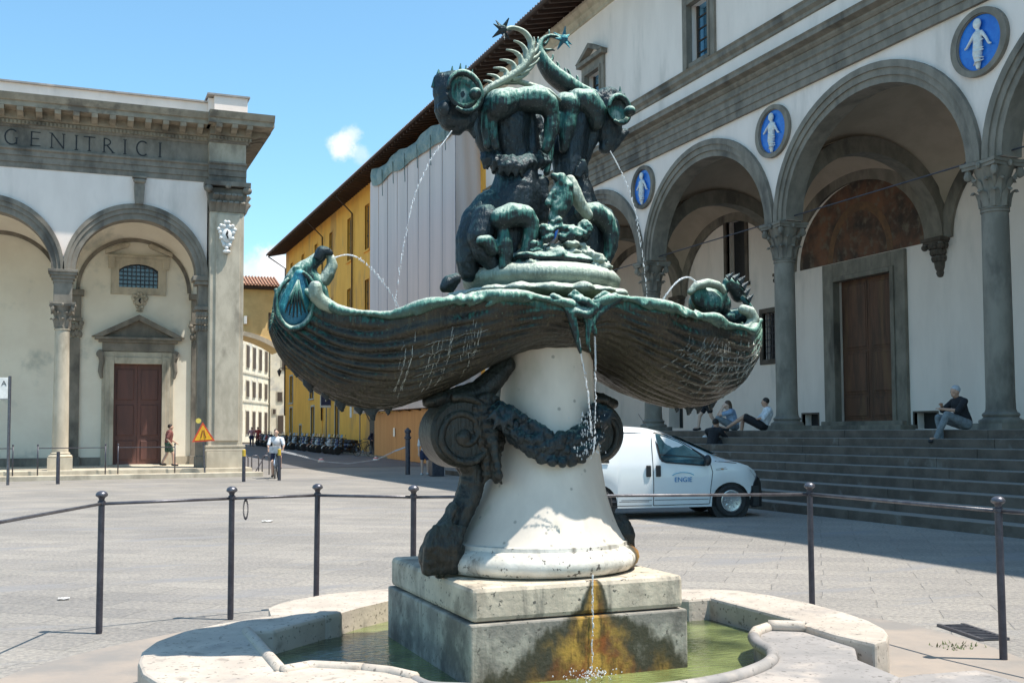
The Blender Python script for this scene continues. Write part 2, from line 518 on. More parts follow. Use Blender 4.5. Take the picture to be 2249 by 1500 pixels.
def bronze(name, dark, green, pale, k=.5, streak=(1, 1, .10), brown=None, zgreen=None):
    m = M(name, dark, tuple(x * 1.7 for x in dark), 6, .40, 0, metal=.35)
    d = M.last
    t = d['t']
    sp = nn(t, 'ShaderNodeSeparateXYZ')
    t.links.new(d['g'].outputs['Normal'], sp.inputs[0])
    n1 = d['noise'](3.6, det=8)
    n2 = d['noise'](60, streak, 7)
    n4 = d['noise'](28, det=8)
    def mad(a, b, c):
        n = nn(t, 'ShaderNodeMath', operation='MULTIPLY_ADD')
        for i_, v in enumerate((a, b, c)):
            if isinstance(v, (int, float)): n.inputs[i_].default_value = v
            else: t.links.new(v, n.inputs[i_])
        return n.outputs[0]
    e = mad(sp.outputs[2], .72, mad(n1, 1.1, k - 1.22))
    e = mad(n2, 1.25, e)
    e = mad(n4, .5, e)
    if zgreen:
        ps = nn(t, 'ShaderNodeSeparateXYZ')
        t.links.new(d['g'].outputs['Position'], ps.inputs[0])
        e = mad(d['ramp'](mad(n2, .10, ps.outputs[2]), zgreen[0], zgreen[1]), zgreen[2], e)
    e = mad(e, 1.0, -.30)
    col = d['mix'](d['ramp'](e, .32, .66), d['col'], green)
    col = d['mix'](d['ramp'](e, .66, 1.02), col, pale)
    if brown:
        n3 = d['noise'](70, (1, 1, .05), 6)
        col = d['mix'](d['ramp'](n3, .50, .72), col, brown)
    spots = d['noise'](120, det=3)
    col = d['mix'](d['ramp'](spots, .66, .74), col, pale)
    t.links.new(col, d['b'].inputs['Base Color'])
    rg_ = d['ramp'](e, .3, .9)
    mr = nn(t, 'ShaderNodeMapRange')
    t.links.new(rg_, mr.inputs[0])
    mr.inputs[3].default_value, mr.inputs[4].default_value = .33, .72
    t.links.new(mr.outputs[0], d['b'].inputs['Roughness'])
    bn = nn(t, 'ShaderNodeBump')
    bn.inputs['Strength'].default_value = .9
    bn.inputs['Distance'].default_value = .012
    t.links.new(mad(n2, .7, mad(n4, .8, 0)), bn.inputs['Height'])
    t.links.new(bn.outputs[0], d['b'].inputs['Normal'])
    return m
BRZ = bronze('green_bronze', (.011, .018, .020), (.035, .140, .120), (.38, .47, .41), .60)
BRZ_D = bronze('dark_bronze', (.011, .018, .023), (.020, .055, .062), (.18, .26, .23), .24)
BRZ_S = bronze('shell_bronze', (.018, .016, .012), (.03, .11, .085), (.16, .25, .19), .08, brown=(.060, .052, .030), zgreen=(2.12, 2.36, .55))
BRZ_T = bronze('teal_bronze', (.015, .08, .13), (.03, .23, .27), (.26, .46, .42), .52)
BRZ_L = bronze('pale_bronze', (.13, .16, .13), (.26, .33, .28), (.50, .54, .47), .60)
BRZ_LIP = bronze('lip_bronze', (.03, .06, .05), (.10, .25, .20), (.42, .48, .42), .52)
BRZ_B = bronze('brown_bracket_bronze', (.018, .018, .016), (.035, .042, .036), (.10, .11, .095), .26)

# water
def water_mat():
    m = bpy.data.materials.new('basin_water')
    m.use_nodes = True
    t = m.node_tree
    b = t.nodes['Principled BSDF']
    b.inputs['Roughness'].default_value = .05
    b.inputs['Specular IOR Level'].default_value = .6
    g = nn(t, 'ShaderNodeNewGeometry')
    n = nn(t, 'ShaderNodeTexNoise')
    n.inputs['Scale'].default_value = 2.3
    n.inputs['Detail'].default_value = 6
    t.links.new(g.outputs['Position'], n.inputs['Vector'])
    r = nn(t, 'ShaderNodeValToRGB')
    r.color_ramp.elements[0].position = .38
    r.color_ramp.elements[0].color = (.045, .06, .02, 1)
    r.color_ramp.elements[1].position = .62
    r.color_ramp.elements[1].color = (.20, .235, .085, 1)
    t.links.new(n.outputs[0], r.inputs[0])
    t.links.new(r.outputs[0], b.inputs['Base Color'])
    mp = nn(t, 'ShaderNodeMapping')
    mp.inputs['Scale'].default_value = (1, 2.2, 1)
    t.links.new(g.outputs['Position'], mp.inputs[0])
    n2 = nn(t, 'ShaderNodeTexNoise')
    n2.inputs['Scale'].default_value = 13
    n2.inputs['Detail'].default_value = 3
    t.links.new(mp.outputs[0], n2.inputs['Vector'])
    bn = nn(t, 'ShaderNodeBump')
    bn.inputs['Strength'].default_value = .5
    bn.inputs['Distance'].default_value = .02
    t.links.new(n2.outputs[0], bn.inputs['Height'])
    t.links.new(bn.outputs[0], b.inputs['Normal'])
    return m
WATER = water_mat()
JET = M('falling_water', (.80, .83, .86), (.9, .92, .94), 40, .15, .5, 60, spec=.8)
JET.node_tree.nodes['Principled BSDF'].inputs['Alpha'].default_value = .55
FILM = M('thin_water_film', (.62, .66, .62), (.7, .74, .70), 40, .12, 0, spec=1.0)
FILM.node_tree.nodes['Principled BSDF'].inputs['Alpha'].default_value = .28

# ------------------------------------------------------------------ ground
def gz(y):
    return 0.0 if y < 44 else min((y - 44) / 51 * .45, .45)
mb = MB()
ys = [-60, -20, 0, 44, 50, 60, 70, 80, 95, 140, 400, 1500]
for a, b in zip(ys[:-1], ys[1:]):
    mb.add([(-600, a, gz(a)), (900, a, gz(a)), (900, b, gz(b)), (-600, b, gz(b))], [(0, 1, 2, 3)])
struct('ground', mb, PAVE)
mb = MB()
ys = [46, 50, 60, 70, 80, 95, 150]
for a, b in zip(ys[:-1], ys[1:]):
    mb.add([(6.2, a, gz(a) + .012), (15.6, a, gz(a) + .012), (15.6, b, gz(b) + .012), (6.2, b, gz(b) + .012)], [(0, 1, 2, 3)])
struct('road', mb, STREET)
mb = MB().box(15.6, 17.2, 61.5, 95, -.2, .10)
mb2 = MB()
for a, b in zip(ys[1:], ys[2:]):
    mb2.add([(15.6, a, gz(a)), (17.25, a, gz(a)), (17.25, b, gz(b)), (15.6, b, gz(b)), (15.6, a, gz(a) + .12), (17.25, a, gz(a) + .12), (17.25, b, gz(b) + .12), (15.6, b, gz(b) + .12)],
            [(4, 5, 6, 7), (0, 1, 5, 4), (3, 0, 4, 7)])
struct('pavement', mb2, STONE)
# apron around the fountain
mb = MB()
n = 72
ap = []
for i in range(n):
    a = 2 * PI * i / n
    rx, ry = 3.35, 3.05
    k = 1 + .02 * math.sin(5 * a)
    ap.append((2.75 + rx * k * math.cos(a), 6.35 + ry * k * math.sin(a)))
mb.prism(ap, 'z', -.05, .022)
struct('apron_paving', mb, APRON)
# drain grate in the paving
gr = thing('drain_grate', 'rusty slotted drain grate let into the paving beside the right hand post', 'drain grate', (6.36, 6.38, .0), R(75))
mb = MB().box(-.30, .30, -.085, .085, -.02, .008)
lpart('grate_pan', mb, DARK, gr)
for i in range(10):
    lpart('grate_bar', MB().box(-.28 + i * .06, -.262 + i * .06, -.085, .085, .008, .02), RAILM, gr)
for k in (-1, 1):
    lpart('grate_frame', MB().box(-.31, .31, k * .10 - .015, k * .10 + .015, -.02, .021), RAILM, gr)
# weeds
mb = MB()
for i in range(70):
    x, y = 5.80 + rnd.uniform(-.16, .16), 5.95 + rnd.uniform(-.12, .12)
    h = rnd.uniform(.01, .03)
    a = rnd.uniform(0, 6.28)
    dx, dy = math.cos(a) * .018, math.sin(a) * .018
    mb.add([(x - dy * .4, y + dx * .4, .02), (x + dy * .4, y - dx * .4, .02), (x + dx, y + dy, .02 + h)], [(0, 1, 2)])
o = put('weeds', mb.mesh('weeds', flat('weed_green', (.10, .13, .04), .8)))
o['kind'] = 'stuff'
for (lx, ly, s, lab) in ((3.15, 19.0, .09, 'crumpled white scrap of paper on the paving behind the left railing'),
                         (-.05, 11.0, .05, 'tiny white scrap of litter at the left edge of the plaza')):
    mb = MB().grid(lambda u, v: ((u - .5) * 2 * s, (v - .5) * 1.4 * s, .006 + .02 * abs(math.sin(u * 4 + v * 7 + 1)) * s * 10), 6, 5)
    o = put('paper_scrap', mb.mesh('paper_scrap', WGLAZE), loc=(lx, ly, .005))
    tag(o, lab, 'litter')
# ------------------------------------------------------------------ fountain
CX, CY = 2.77, 6.30
FO = thing('fountain', 'green bronze sea monster fountain with two shell basins on a white marble stem', 'fountain', (CX, CY, 0))
def F(px, py, y=CY):
    return at(px, py, 'y', y)
PXM = 2.72e-3            # metres for one photograph pixel at the stem
# plinth
mb = MB().box(2.030, 3.402, 5.612, 7.28, -.02, .492)
part('lower_plinth', mb, PL_LOW, FO, bevel=.012)
mb = MB().box(2.046, 3.386, 5.630, 7.262, .497, .69)
part('upper_plinth', mb, PL_TOP, FO, bevel=.028)
def lean(mb):
    """the stem and its base stand slightly out of plumb"""
    def dx(z): return -.052 + .085 * min(1, max(0, (z - .72) / .7)) + .02 * max(0, (z - 1.42) / .6)
    mb.v = [(x + dx(z), y + .02, z) for x, y, z in mb.v]
    return mb
prof = [(.30, .692), (.57, .692), (.62, .705), (.648, .735), (.655, .765), (.646, .795), (.615, .825), (.585, .838), (.575, .842), (.572, .866), (.553, .872), (.30, .872)]
part('torus_base', lean(MB().lathe(prof, (CX, CY, 0), 72)), TORUS, FO, auto=50)
prof = [(.2, .870), (.552, .872), (.532, .90), (.496, .96), (.462, 1.03), (.432, 1.10), (.406, 1.17), (.385, 1.25), (.364, 1.33), (.347, 1.40), (.333, 1.48), (.321, 1.56),
        (.311, 1.65), (.303, 1.74), (.295, 1.85), (.288, 1.96), (.284, 2.15), (.2, 2.15)]
part('marble_stem', lean(MB().lathe(prof, (CX, CY, 0), 72)), MARBLE, FO, auto=60)

# scroll brackets on both sides of the stem
def bracket(sx):
    # the right hand bracket is set further round the back of the stem
    X = (lambda x: x + .02) if sx > 0 else (lambda x: CX + sx * (x - CX) - .20)
    BY = 0 if sx > 0 else .26
    bks = BRZ_B
    mb = MB()
    st = [((1020, 1010), 26), ((1040, 1040), 27), ((1030, 1085), 26), ((1010, 1130), 25), ((990, 1170), 26), ((970, 1203), 27), ((962, 1228), 25)]
    pts = [(F(a[0], a[1], 6.2), r) for a, r in st]
    pts = [((X(p.x), p.y + BY, p.z), r * PXM) for p, r in pts]
    for off in (-.05, .05):
        mb.chain([((p[0], p[1] + off + .05, p[2]), r * .92) for p, r in pts])
    mb.chain([((p[0] - sx * .045, p[1] + .02, p[2] + .01), r * .6) for p, r in pts])
    # crinkled outer edge and hanging folds at the foot
    for (a, b), r in (((984, 1120), 12), ((972, 1145), 13), ((957, 1165), 14), ((940, 1185), 17), ((932, 1210), 20), ((938, 1232), 20), ((968, 1236), 22), ((994, 1225), 20)):
        p = F(a, b, 6.16)
        mb.ball((X(p.x), p.y + BY, p.z), (r * PXM * .8, .09, r * PXM * 1.7), 9, 7, Euler((0, sx * R(25), 0)).to_matrix())
    for k in range(5):
        p = F(935 + k * 14, 1200, 6.10)
        mb.tube([(X(p.x + .05), p.y + BY, p.z + .12), (X(p.x), p.y + BY - .02, p.z), (X(p.x - .01), p.y + BY, .71)], [.03, .04, .035], 7)
    top = [((935, 882), 14), ((970, 876), 22), ((1010, 874), 28), ((1050, 862), 30), ((1082, 832), 28), ((1110, 800), 22)]
    tp = [(F(a[0], a[1], 6.2), r) for a, r in top]
    mb.chain([((X(p.x), p.y + .03 + BY, p.z), r * PXM) for p, r in tp])
    o = part('bracket_stem', mb, bks, FO)
    sculpt(o, .012, 3, .016, .04)
    # volute drum with spiral
    c = F(1000, 952, 6.2)
    cxx = X(c.x)
    vy = 6.23 + BY
    mb = MB().lathe([(.0, -.13), (.185, -.13), (.205, -.11), (.21, .11), (.185, .13), (.0, .13)], (cxx, vy, c.z), 40, axis='y')
    v = part('volute', mb, bks, FO, auto=40)
    for side in (-1, 1):
        pts = []
        rr = []
        for i in range(64):
            a = i / 63 * 3.6 * PI + 1.2
            r = .195 * (1 - i / 63) ** .9 + .03
            pts.append((cxx + sx * -math.cos(a) * r * .98, vy + side * .13, c.z + math.sin(a) * r))
            rr.append(.030 - .010 * i / 63)
        o = part('spiral', MB().tube(pts, rr, 8).ball((cxx, vy + side * .13, c.z - .02), (.05, .03, .05)), bks, v)
        sculpt(o, .010, 2, .012, .04)
    # acanthus drop beside the volute
    mb = MB()
    for k in range(10):
        z = c.z + .20 - k * .05
        wv = .055 * math.sin(min(1, (k + 1.5) / 8) * PI) + .035
        x0 = X(c.x + .15 + .004 * k)
        mb.ball((x0, 6.13 - .01 * k + BY, z), (wv * .9, .07, .05), 8, 6)
        for q in (-1, 1):
            mb.tube([(x0, 6.10 + BY, z + .03), (x0 + q * wv, 6.10 + BY, z), (x0 + q * (wv + .025), 6.12 + BY, z - .06)], [.03, .025, .008], 6)
    o = part('acanthus_drop', mb, bks, FO)
    sculpt(o, .010, 2, .022, .03)
bracket(1)
bracket(-1)

# garland across the stem
gp = [(1088, 905), (1108, 918), (1135, 940), (1162, 965), (1195, 983), (1232, 988), (1262, 980), (1288, 958), (1304, 930), (1316, 905)]
mb = MB()
for i in range(len(gp) - 1):
    for k in range(5):
        u = (i + k / 5) / (len(gp) - 1)
        a = gp[i][0] + (gp[i + 1][0] - gp[i][0]) * k / 5
        b = gp[i][1] + (gp[i + 1][1] - gp[i][1]) * k / 5
        th = .155 * math.sin(PI * min(1, max(0, .12 + u * .74))) ** .9
        p = F(a, b, 5.97 + .18 * abs(u - .5) ** 1.5 * 2)
        mb.ball(p, (th * .6, th * .45, th * .6), 8, 6)
        for q in range(7):
            an = rnd.uniform(0, 6.28)
            mb.ball(p + Vector((math.cos(an) * th * .5, -abs(math.sin(an * 1.7)) * th * .45, math.sin(an) * th * .5)), rnd.uniform(.022, .044), 7, 5)
o = part('garland', mb, BRZ_D, FO)
sculpt(o, .008, 1, .014, .02)
for (a, b, ds) in (((1100, 905), (1130, 890), 1), ((1315, 905), (1290, 885), -1)):
    mb = MB()
    c = F(a[0], a[1], 5.98)
    for k in range(5):
        an = R(200 + k * 35) if ds > 0 else R(-20 - k * 35)
        tip = c + Vector((math.cos(an) * .12, -.04, -abs(math.sin(an)) * .13))
        mb.tube([c, (c + tip) / 2 + Vector((0, -.03, .01)), tip], [.035, .03, .006], 7, .5)
    tip = F(b[0], b[1], 5.95)
    mb.tube([c, tip], [.035, .008], 7, .6)
    mb.ball(c, .045, 8, 6)
    o = part('ribbon_bow', mb, BRZ_D, FO)
    sculpt(o, .009, 1, .010, .03)

# shell basins
TBL = dict(d=[0, .2, .4, .6, .8, 1.0, 1.2, 1.4, 1.55, 1.65, 1.72],
           zl=[2.235, 2.30, 2.315, 2.312, 2.29, 2.24, 2.20, 2.225, 2.32, 2.38, 2.40],
           zb=[2.05, 2.03, 1.94, 1.83, 1.74, 1.685, 1.70, 1.78, 1.89, 2.01, 2.18],
           w=[.60, .66, .68, .67, .63, .57, .49, .38, .27, .17, .07])
TBR = dict(TBL, zl=[2.25, 2.335, 2.31, 2.285, 2.258, 2.23, 2.21, 2.195, 2.25, 2.29, 2.31],
           zb=[2.05, 2.03, 1.94, 1.83, 1.745, 1.70, 1.72, 1.80, 1.92, 2.04, 2.18])
TB = TBL
def tb(k, d):
    D = TB['d']
    d = min(max(d, 0), 1.7199)
    for i in range(len(D) - 1):
        if D[i] <= d <= D[i + 1]:
            u = (d - D[i]) / (D[i + 1] - D[i])
            v = TB[k]
            m0 = (v[i + 1] - v[max(i - 1, 0)]) / (D[i + 1] - D[max(i - 1, 0)]) * (D[i + 1] - D[i])
            j = min(i + 2, len(D) - 1)
            m1 = (v[j] - v[i]) / (D[j] - D[i]) * (D[i + 1] - D[i])
            return (2 * u ** 3 - 3 * u * u + 1) * v[i] + (u ** 3 - 2 * u * u + u) * m0 + (-2 * u ** 3 + 3 * u * u) * v[i + 1] + (u ** 3 - u * u) * m1
def shell(sx):
    global TB
    TB = TBL if sx < 0 else TBR
    LX = .985 if sx < 0 else .94
    nu, nv = 150, 170
    def fn(u, v, out=0):
        d = 1.72 * u - .02
        t = (v - .5) * PI
        zl, zb, wd = tb('zl', d), tb('zb', d), tb('w', d)
        # long ribs fanning from the tip, drifting across the side
        ph = (v - .5) * 2 * 12.5 * PI + 2.6 * math.sin(d * 1.9)
        rib = abs(math.sin(ph)) ** .5
        a = .036 * (1 - rib) * min(1, d * 1.2) * min(1, (1 - abs(v - .5) * 2) * 8)
        crinkle = .004 * math.sin(d * 9 + v * 130) + .003 * math.sin(d * 14 - v * 170)
        lobe = .030 * math.sin(d * 15) * max(0, (abs(v - .5) - .36) / .14)
        y = (wd - a + lobe + crinkle + out) * math.sin(t)
        z = zl - (zl - zb + crinkle + a * -.8 + out) * max(0, math.cos(t)) ** .78
        x = CX + sx * (d + .05 * math.cos(t) * (1 if d > 1.2 else d / 1.2)) * LX
        return (x, CY + y, z)
    mb = MB().grid(fn, nu, nv)
    o = part('shell_basin', mb, BRZ_S, FO, smooth=True)
    m = o.modifiers.new('solid', 'SOLIDIFY')
    m.thickness, m.offset = .022, -1
    tx = bpy.data.textures.new('relief', 'CLOUDS')
    tx.noise_scale = .03
    m = o.modifiers.new('relief', 'DISPLACE')
    m.texture, m.strength, m.texture_coords = tx, .006, 'GLOBAL'
    # rolled lip with folds of the scallop breaking over it
    for s in (-1, 1):
        pts, rr = [], []
        for i in range(70):
            d = 1.70 * i / 69
            lobe = .030 * math.sin(d * 15)
            pts.append((CX + sx * d * LX, CY + s * (tb('w', d) + lobe * .8), tb('zl', d) + .006 * math.sin(d * 21)))
            rr.append(.030 + .010 * math.sin(d * 13 + 1) - .006 * (d > 1.3))
        mb = MB()
        mb.tube(pts, rr, 10)
        if s < 0:
            rq = random.Random(5 + sx)
            d = .35
            while d < 1.02:
                y = CY - tb('w', d) - .004
                z = tb('zl', d)
                L = rq.uniform(.03, .075)
                mb.tube([(CX + sx * d * LX, y + .03, z + .01), (CX + sx * (d + .04) * LX, y - .012, z - L * .35), (CX + sx * (d + .11) * LX, y + .012, z - L)], [.028, .026, .010], 7, .8)
                d += rq.uniform(.05, .11)
        lp_ = part('rolled_lip', mb, BRZ_LIP if s < 0 else BRZ, o)
        sculpt(lp_, .010, 3, .008, .04)
    # ragged fringe along the keel
    mb = MB()
    for d in (1.02, 1.12, 1.20, 1.31, 1.40, 1.50, 1.58, 1.66):
        z = tb('zb', d)
        q = rnd.uniform(.5, 1.2)
        mb.tube([(CX + sx * d * LX, CY - .02, z + .03), (CX + sx * (d + .02) * LX, CY - .02, z - .02), (CX + sx * (d + .005) * LX, CY - .02, z - .065 * q)], [.06 * q, .035 * q, .010], 7, .5)
    fr = part('keel_fringe', mb, BRZ_D, o)
    sculpt(fr, .010, 1, .016, .03)
    # water creeping down the outside in thin broken threads
    mb = MB()
    rq = random.Random(9 + sx)
    rngs = [(.62, 1.10, 26)] if sx < 0 else [(.75, 1.62, 60)]
    for (d0, d1, cnt) in rngs:
        for q in range(cnt):
            d = rq.uniform(d0, d1)
            v0 = rq.uniform(.03, .12)
            v1 = v0 + rq.uniform(.06, .26)
            pts = []
            for i in range(9):
                vv = v0 + (v1 - v0) * i / 8
                pts.append(fn(min(.98, (d + .004 * math.sin(i * 2.3 + q) - (.16 * (i / 8) ** 1.3 if sx > 0 else 0) + .02) / 1.72), vv, .001))
            mb.tube(pts, [rq.uniform(.0006, .0022) for _ in pts], 5)
        for q in range(5 if sx < 0 else 7):      # threads lying along the ribs
            vv = .10 + .04 * q + rq.uniform(-.01, .01)
            dd = rq.uniform(d0, d0 + .2)
            pts = [fn((dd + (d1 - .1 - dd) * i / 14) / 1.72, vv + .004 * math.sin(i), .001) for i in range(15)]
            mb.tube(pts, [rq.uniform(.0006, .0020) for _ in pts], 5)
    wt = part('water_threads', mb, FILM, o, smooth=True)
    wt['kind'] = 'stuff'
    return o
shell(-1)
shell(1)
TB = TBL
# water standing in the shells
mb = MB()
n = 60
pl = [(CX + 1.05 * math.cos(2 * PI * i / n), CY + tb('w', abs(1.05 * math.cos(2 * PI * i / n))) * .70 * (1 if math.sin(2 * PI * i / n) > 0 else -1) * min(1, abs(math.sin(2 * PI * i / n)) * 3)) for i in range(n)]
mb.prism(pl, 'z', 2.19, 2.205)
part('shell_water', mb, WATER, FO)

# knotted tails at the front where the shells meet
mb = MB()
def tp(seq, y=5.64, k=PXM):
    return [(F(a, b, y + (c if len(q) > 3 else 0)), r * k) for q in seq for a, b, r, c in [q if len(q) > 3 else (*q, 0)]]
mb.chain(tp([(1215, 652, 9), (1245, 668, 10), (1270, 682, 11), (1300, 680, 11), (1322, 664, 10), (1350, 652, 10)]))
mb.chain(tp([(1360, 655, 9), (1335, 672, 9), (1312, 690, 9), (1300, 712, 8), (1308, 735, 5)]))
mb.chain(tp([(1238, 668, 9), (1255, 695, 10), (1262, 722, 9), (1268, 752, 6), (1275, 775, 4)]))
mb.chain(tp([(1262, 655, 8), (1290, 662, 9, -.05), (1308, 678, 9, -.05), (1290, 692, 9, -.05), (1268, 684, 8, -.03)]))
mb.chain(tp([(1285, 690, 7), (1292, 720, 7), (1290, 750, 5), (1296, 772, 3)]))
mb.chain(tp([(1280, 655, 6), (1262, 640, 5), (1250, 650, 4)]))
mb.chain(tp([(1310, 655, 6), (1328, 642, 5), (1340, 648, 4)]))
o = part('knotted_tails', mb, BRZ, FO)
sculpt(o, .009, 1, .008, .03)

# left spouting sea monster at the tip of the shell
def sm(name, seqs, mat, y, k=PXM, vox=.010, disp=.008, balls=(), size=.05, sit=2, par=FO):
    mb = MB()
    for s in seqs: mb.chain(tp(s, y, k))
    for (a, b, dy, rx, ry, rz) in balls: mb.ball(F(a, b, y + dy), (rx * k, ry * k, rz * k), 14, 10)
    o = part(name, mb, mat, par)
    sculpt(o, vox, sit, disp, size)
    return o
yl = 6.22
b = sm('spouting_monster', [[(642, 622, 20), (655, 603, 21), (672, 590, 20), (690, 575, 15), (706, 560, 13), (712, 555, 10)],
                            [(640, 640, 26), (634, 665, 28), (632, 690, 26), (636, 715, 20)],
                            [(676, 605, 20), (692, 622, 22), (700, 645, 22), (712, 664, 15), (740, 680, 11), (775, 690, 9), (810, 694, 7)],
                            [(700, 650, 18), (680, 690, 14), (690, 720, 10)]],
       BRZ, yl, balls=((659, 596, -.05, 6, 6, 5), (655, 588, -.03, 12, 8, 5)))
mb = MB()
drop = [(658, 604, 12), (657, 622, 18), (654, 642, 26), (650, 664, 33), (646, 682, 35)]
for (a, q, r0) in drop: mb.ball(F(a, q, 6.10), (r0 * PXM, .05, r0 * PXM), 16, 12)
for (a, q, r0), (a2, q2, r2) in zip(drop[:-1], drop[1:]): mb.ball(F((a + a2) / 2, (q + q2) / 2, 6.10), ((r0 + r2) / 2 * PXM, .05, (r0 + r2) / 2 * PXM), 16, 12)
ff = part('gill_fin', mb, BRZ_T, b)
sculpt(ff, .010, 3, .006, .04)
outl = [(664, 598), (680, 612), (690, 632), (692, 655), (688, 680), (678, 702), (660, 718), (640, 722), (622, 712), (610, 692), (606, 668), (610, 645), (622, 625), (638, 610)]
pts = []
for i in range(len(outl) - 1):
    for k in range(4):
        a0, a1, a2, a3 = [Vector(outl[max(0, min(len(outl) - 1, i + q))]) for q in (-1, 0, 1, 2)]
        u = k / 4
        v_ = .5 * ((2 * a1) + (a2 - a0) * u + (2 * a0 - 5 * a1 + 4 * a2 - a3) * u * u + (3 * a1 - a0 - 3 * a2 + a3) * u ** 3)
        pts.append(F(v_.x, v_.y, 6.06))
part('fin_rim', MB().tube(pts, [.012 + .006 * math.sin(PI * i / len(pts)) for i in range(len(pts))], 8), BRZ, b, smooth=True)
mb = MB()
for k in range(6):
    a = 626 + k * 9
    mb.tube([F(655, 615, 6.05), F((a + 652) / 2, 650, 6.045), F(a, 700 - abs(k - 2.5) * 5, 6.055)], [.006, .008, .003], 6)
part('fin_ray', mb, BRZ, ff, smooth=True, kind='stuff')
sm('lower_jaw', [[(708, 618, 13), (722, 600, 14), (730, 584, 12), (727, 568, 10), (720, 560, 7)], [(718, 622, 7), (724, 612, 8), (730, 604, 6)]], BRZ_L, 6.20, par=b)
sm('snout', [[(700, 563, 11), (706, 552, 12), (716, 551, 10), (725, 556, 7)]], BRZ_D, 6.18, par=b)
sm('body_coil', [[(692, 632, 15), (694, 650, 16), (708, 665, 15), (732, 678, 13), (768, 687, 11), (810, 692, 9), (852, 692, 7), (890, 687, 5)]], BRZ_L, 5.97, par=b)
# right spouting sea monster
k2 = 3.18e-3
b = sm('spouting_monster', [[(1548, 662, 34), (1560, 655, 38), (1570, 668, 30), (1582, 668, 24)],
                            [(1530, 640, 14), (1540, 632, 14), (1560, 625, 11), (1585, 636, 10), (1592, 640, 8)],
                            [(1600, 622, 14), (1615, 632, 18), (1622, 650, 16)],
                            [(1598, 700, 18), (1618, 694, 17), (1634, 690, 15), (1646, 702, 13), (1648, 722, 14), (1635, 735, 13), (1608, 732, 11), (1580, 722, 8)]],
       BRZ, 6.30, k2, balls=((1550, 668, -.05, 38, 36, 34), (1536, 650, -.12, 22, 10, 26)))
mb = MB()
pp = [(1598, 612), (1612, 614), (1624, 620), (1631, 632), (1636, 646), (1642, 660)]
for i, (a, q) in enumerate(pp):
    p = F(a, q, 6.22)
    mb.tube([p, p + Vector((.05, 0, .045))], [.028, .002], 5, .4)
part('crest_spine', mb, BRZ_D, b)
pts = [F(a, q, 6.24) for a, q in ((1628, 652), (1642, 668), (1653, 688), (1661, 710), (1664, 735), (1660, 752), (1656, 766))]
part('back_fin', MB().tube(pts, [.018, .026, .03, .03, .028, .02, .008], 8, .5), BRZ, b, smooth=True)
sm('brow', [[(1516, 642, 7), (1530, 628, 10), (1552, 622, 10), (1575, 626, 9), (1590, 640, 7)]], BRZ_L, 6.14, k2, par=b)

sm('body_coil', [[(1545, 700, 6), (1572, 708, 8), (1600, 718, 10), (1626, 726, 12), (1646, 720, 13), (1656, 702, 13), (1648, 686, 13), (1632, 680, 12)]], BRZ_L, 6.02, 2.95e-3, par=b)
# drum and cushion carrying the upper group
prof = [(.30, 2.22), (.42, 2.40), (.46, 2.43), (.50, 2.47), (.505, 2.51), (.47, 2.55), (.40, 2.575), (.2, 2.59)]
part('cushion', MB().lathe(prof, (CX, CY, 0), 60), BRZ_L, FO, auto=60)
mb = MB()
mb.lathe([(.40, 2.36), (.50, 2.37), (.54, 2.40), (.50, 2.43), (.40, 2.44)], (CX, CY, 0), 40)
for i in range(17):
    a = 2 * PI * i / 17 + rnd.uniform(-.1, .1)
    mb.ball((CX + .50 * math.cos(a), CY + .50 * math.sin(a), 2.40), (rnd.uniform(.06, .13), rnd.uniform(.06, .13), rnd.uniform(.025, .045)), 8, 6)
o = part('cushion_roll', mb, BRZ_L, FO)
sculpt(o, .012, 3, .014, .06)
sm('paw', [[(1002, 612, 12), (985, 620, 15), (976, 632, 12)], [(996, 625, 10), (990, 636, 9)]], BRZ_D, 6.0)
mb = MB()
for i in range(60):
    a, rr = rnd.uniform(0, 6.28), rnd.uniform(0, .40)
    mb.ball((CX + rr * math.cos(a), CY + rr * math.sin(a), 2.60 + (.42 - rr) * .22), (rnd.uniform(.05, .10), rnd.uniform(.05, .10), rnd.uniform(.03, .07)), 8, 6)
mb.ball((CX, CY, 2.60), (.42, .42, .08), 20, 8)
o = part('rocky_seat', mb, BRZ, FO)
sculpt(o, .013, 2, .02, .06)

# upper group: two crouching winged monsters back to back
km = PXM
sm('left_monster', [
    [(1126, 235, 42), (1120, 270, 47), (1122, 308, 42), (1130, 342, 39), (1136, 380, 50), (1132, 425, 62), (1122, 470, 64), (1108, 520, 60), (1098, 560, 56)],
    [(1204, 300, 18), (1192, 330, 17), (1168, 348, 15), (1140, 356, 12)],
    [(1172, 262, 20, .10), (1184, 295, 22, .10), (1182, 330, 24, .10)],
    [(1150, 240, 28), (1164, 285, 20), (1162, 330, 26), (1174, 352, 20)],
    [(1070, 235, 28), (1062, 270, 26), (1064, 305, 24), (1078, 340, 20), (1098, 362, 17)],
    [(1052, 285, 14), (1062, 320, 14), (1078, 350, 13), (1090, 376, 9)],
    [(1078, 238, 30), (1050, 228, 34), (1030, 222, 34)],
    [(1080, 460, 46), (1050, 490, 42), (1034, 530, 37), (1028, 570, 30), (1030, 598, 24)],
    [(1068, 480, 32, -.12), (1052, 520, 28, -.14), (1062, 558, 24, -.14), (1085, 582, 20, -.14)],
    [(1185, 400, 18), (1192, 440, 20), (1190, 480, 16)]],
   BRZ_D, 6.24, disp=.010, sit=3, size=.04)
sm('left_leg', [[(1100, 482, 26), (1125, 472, 28), (1152, 474, 25), (1166, 490, 20), (1166, 515, 18), (1158, 545, 15), (1148, 570, 12), (1138, 588, 12), (1118, 594, 10)],
                [(1108, 462, 9), (1104, 495, 12), (1108, 535, 19), (1112, 562, 16), (1104, 588, 11)],
                [(1058, 530, 13), (1072, 532, 17), (1080, 550, 15)]], BRZ, 6.02, disp=.008, sit=3)
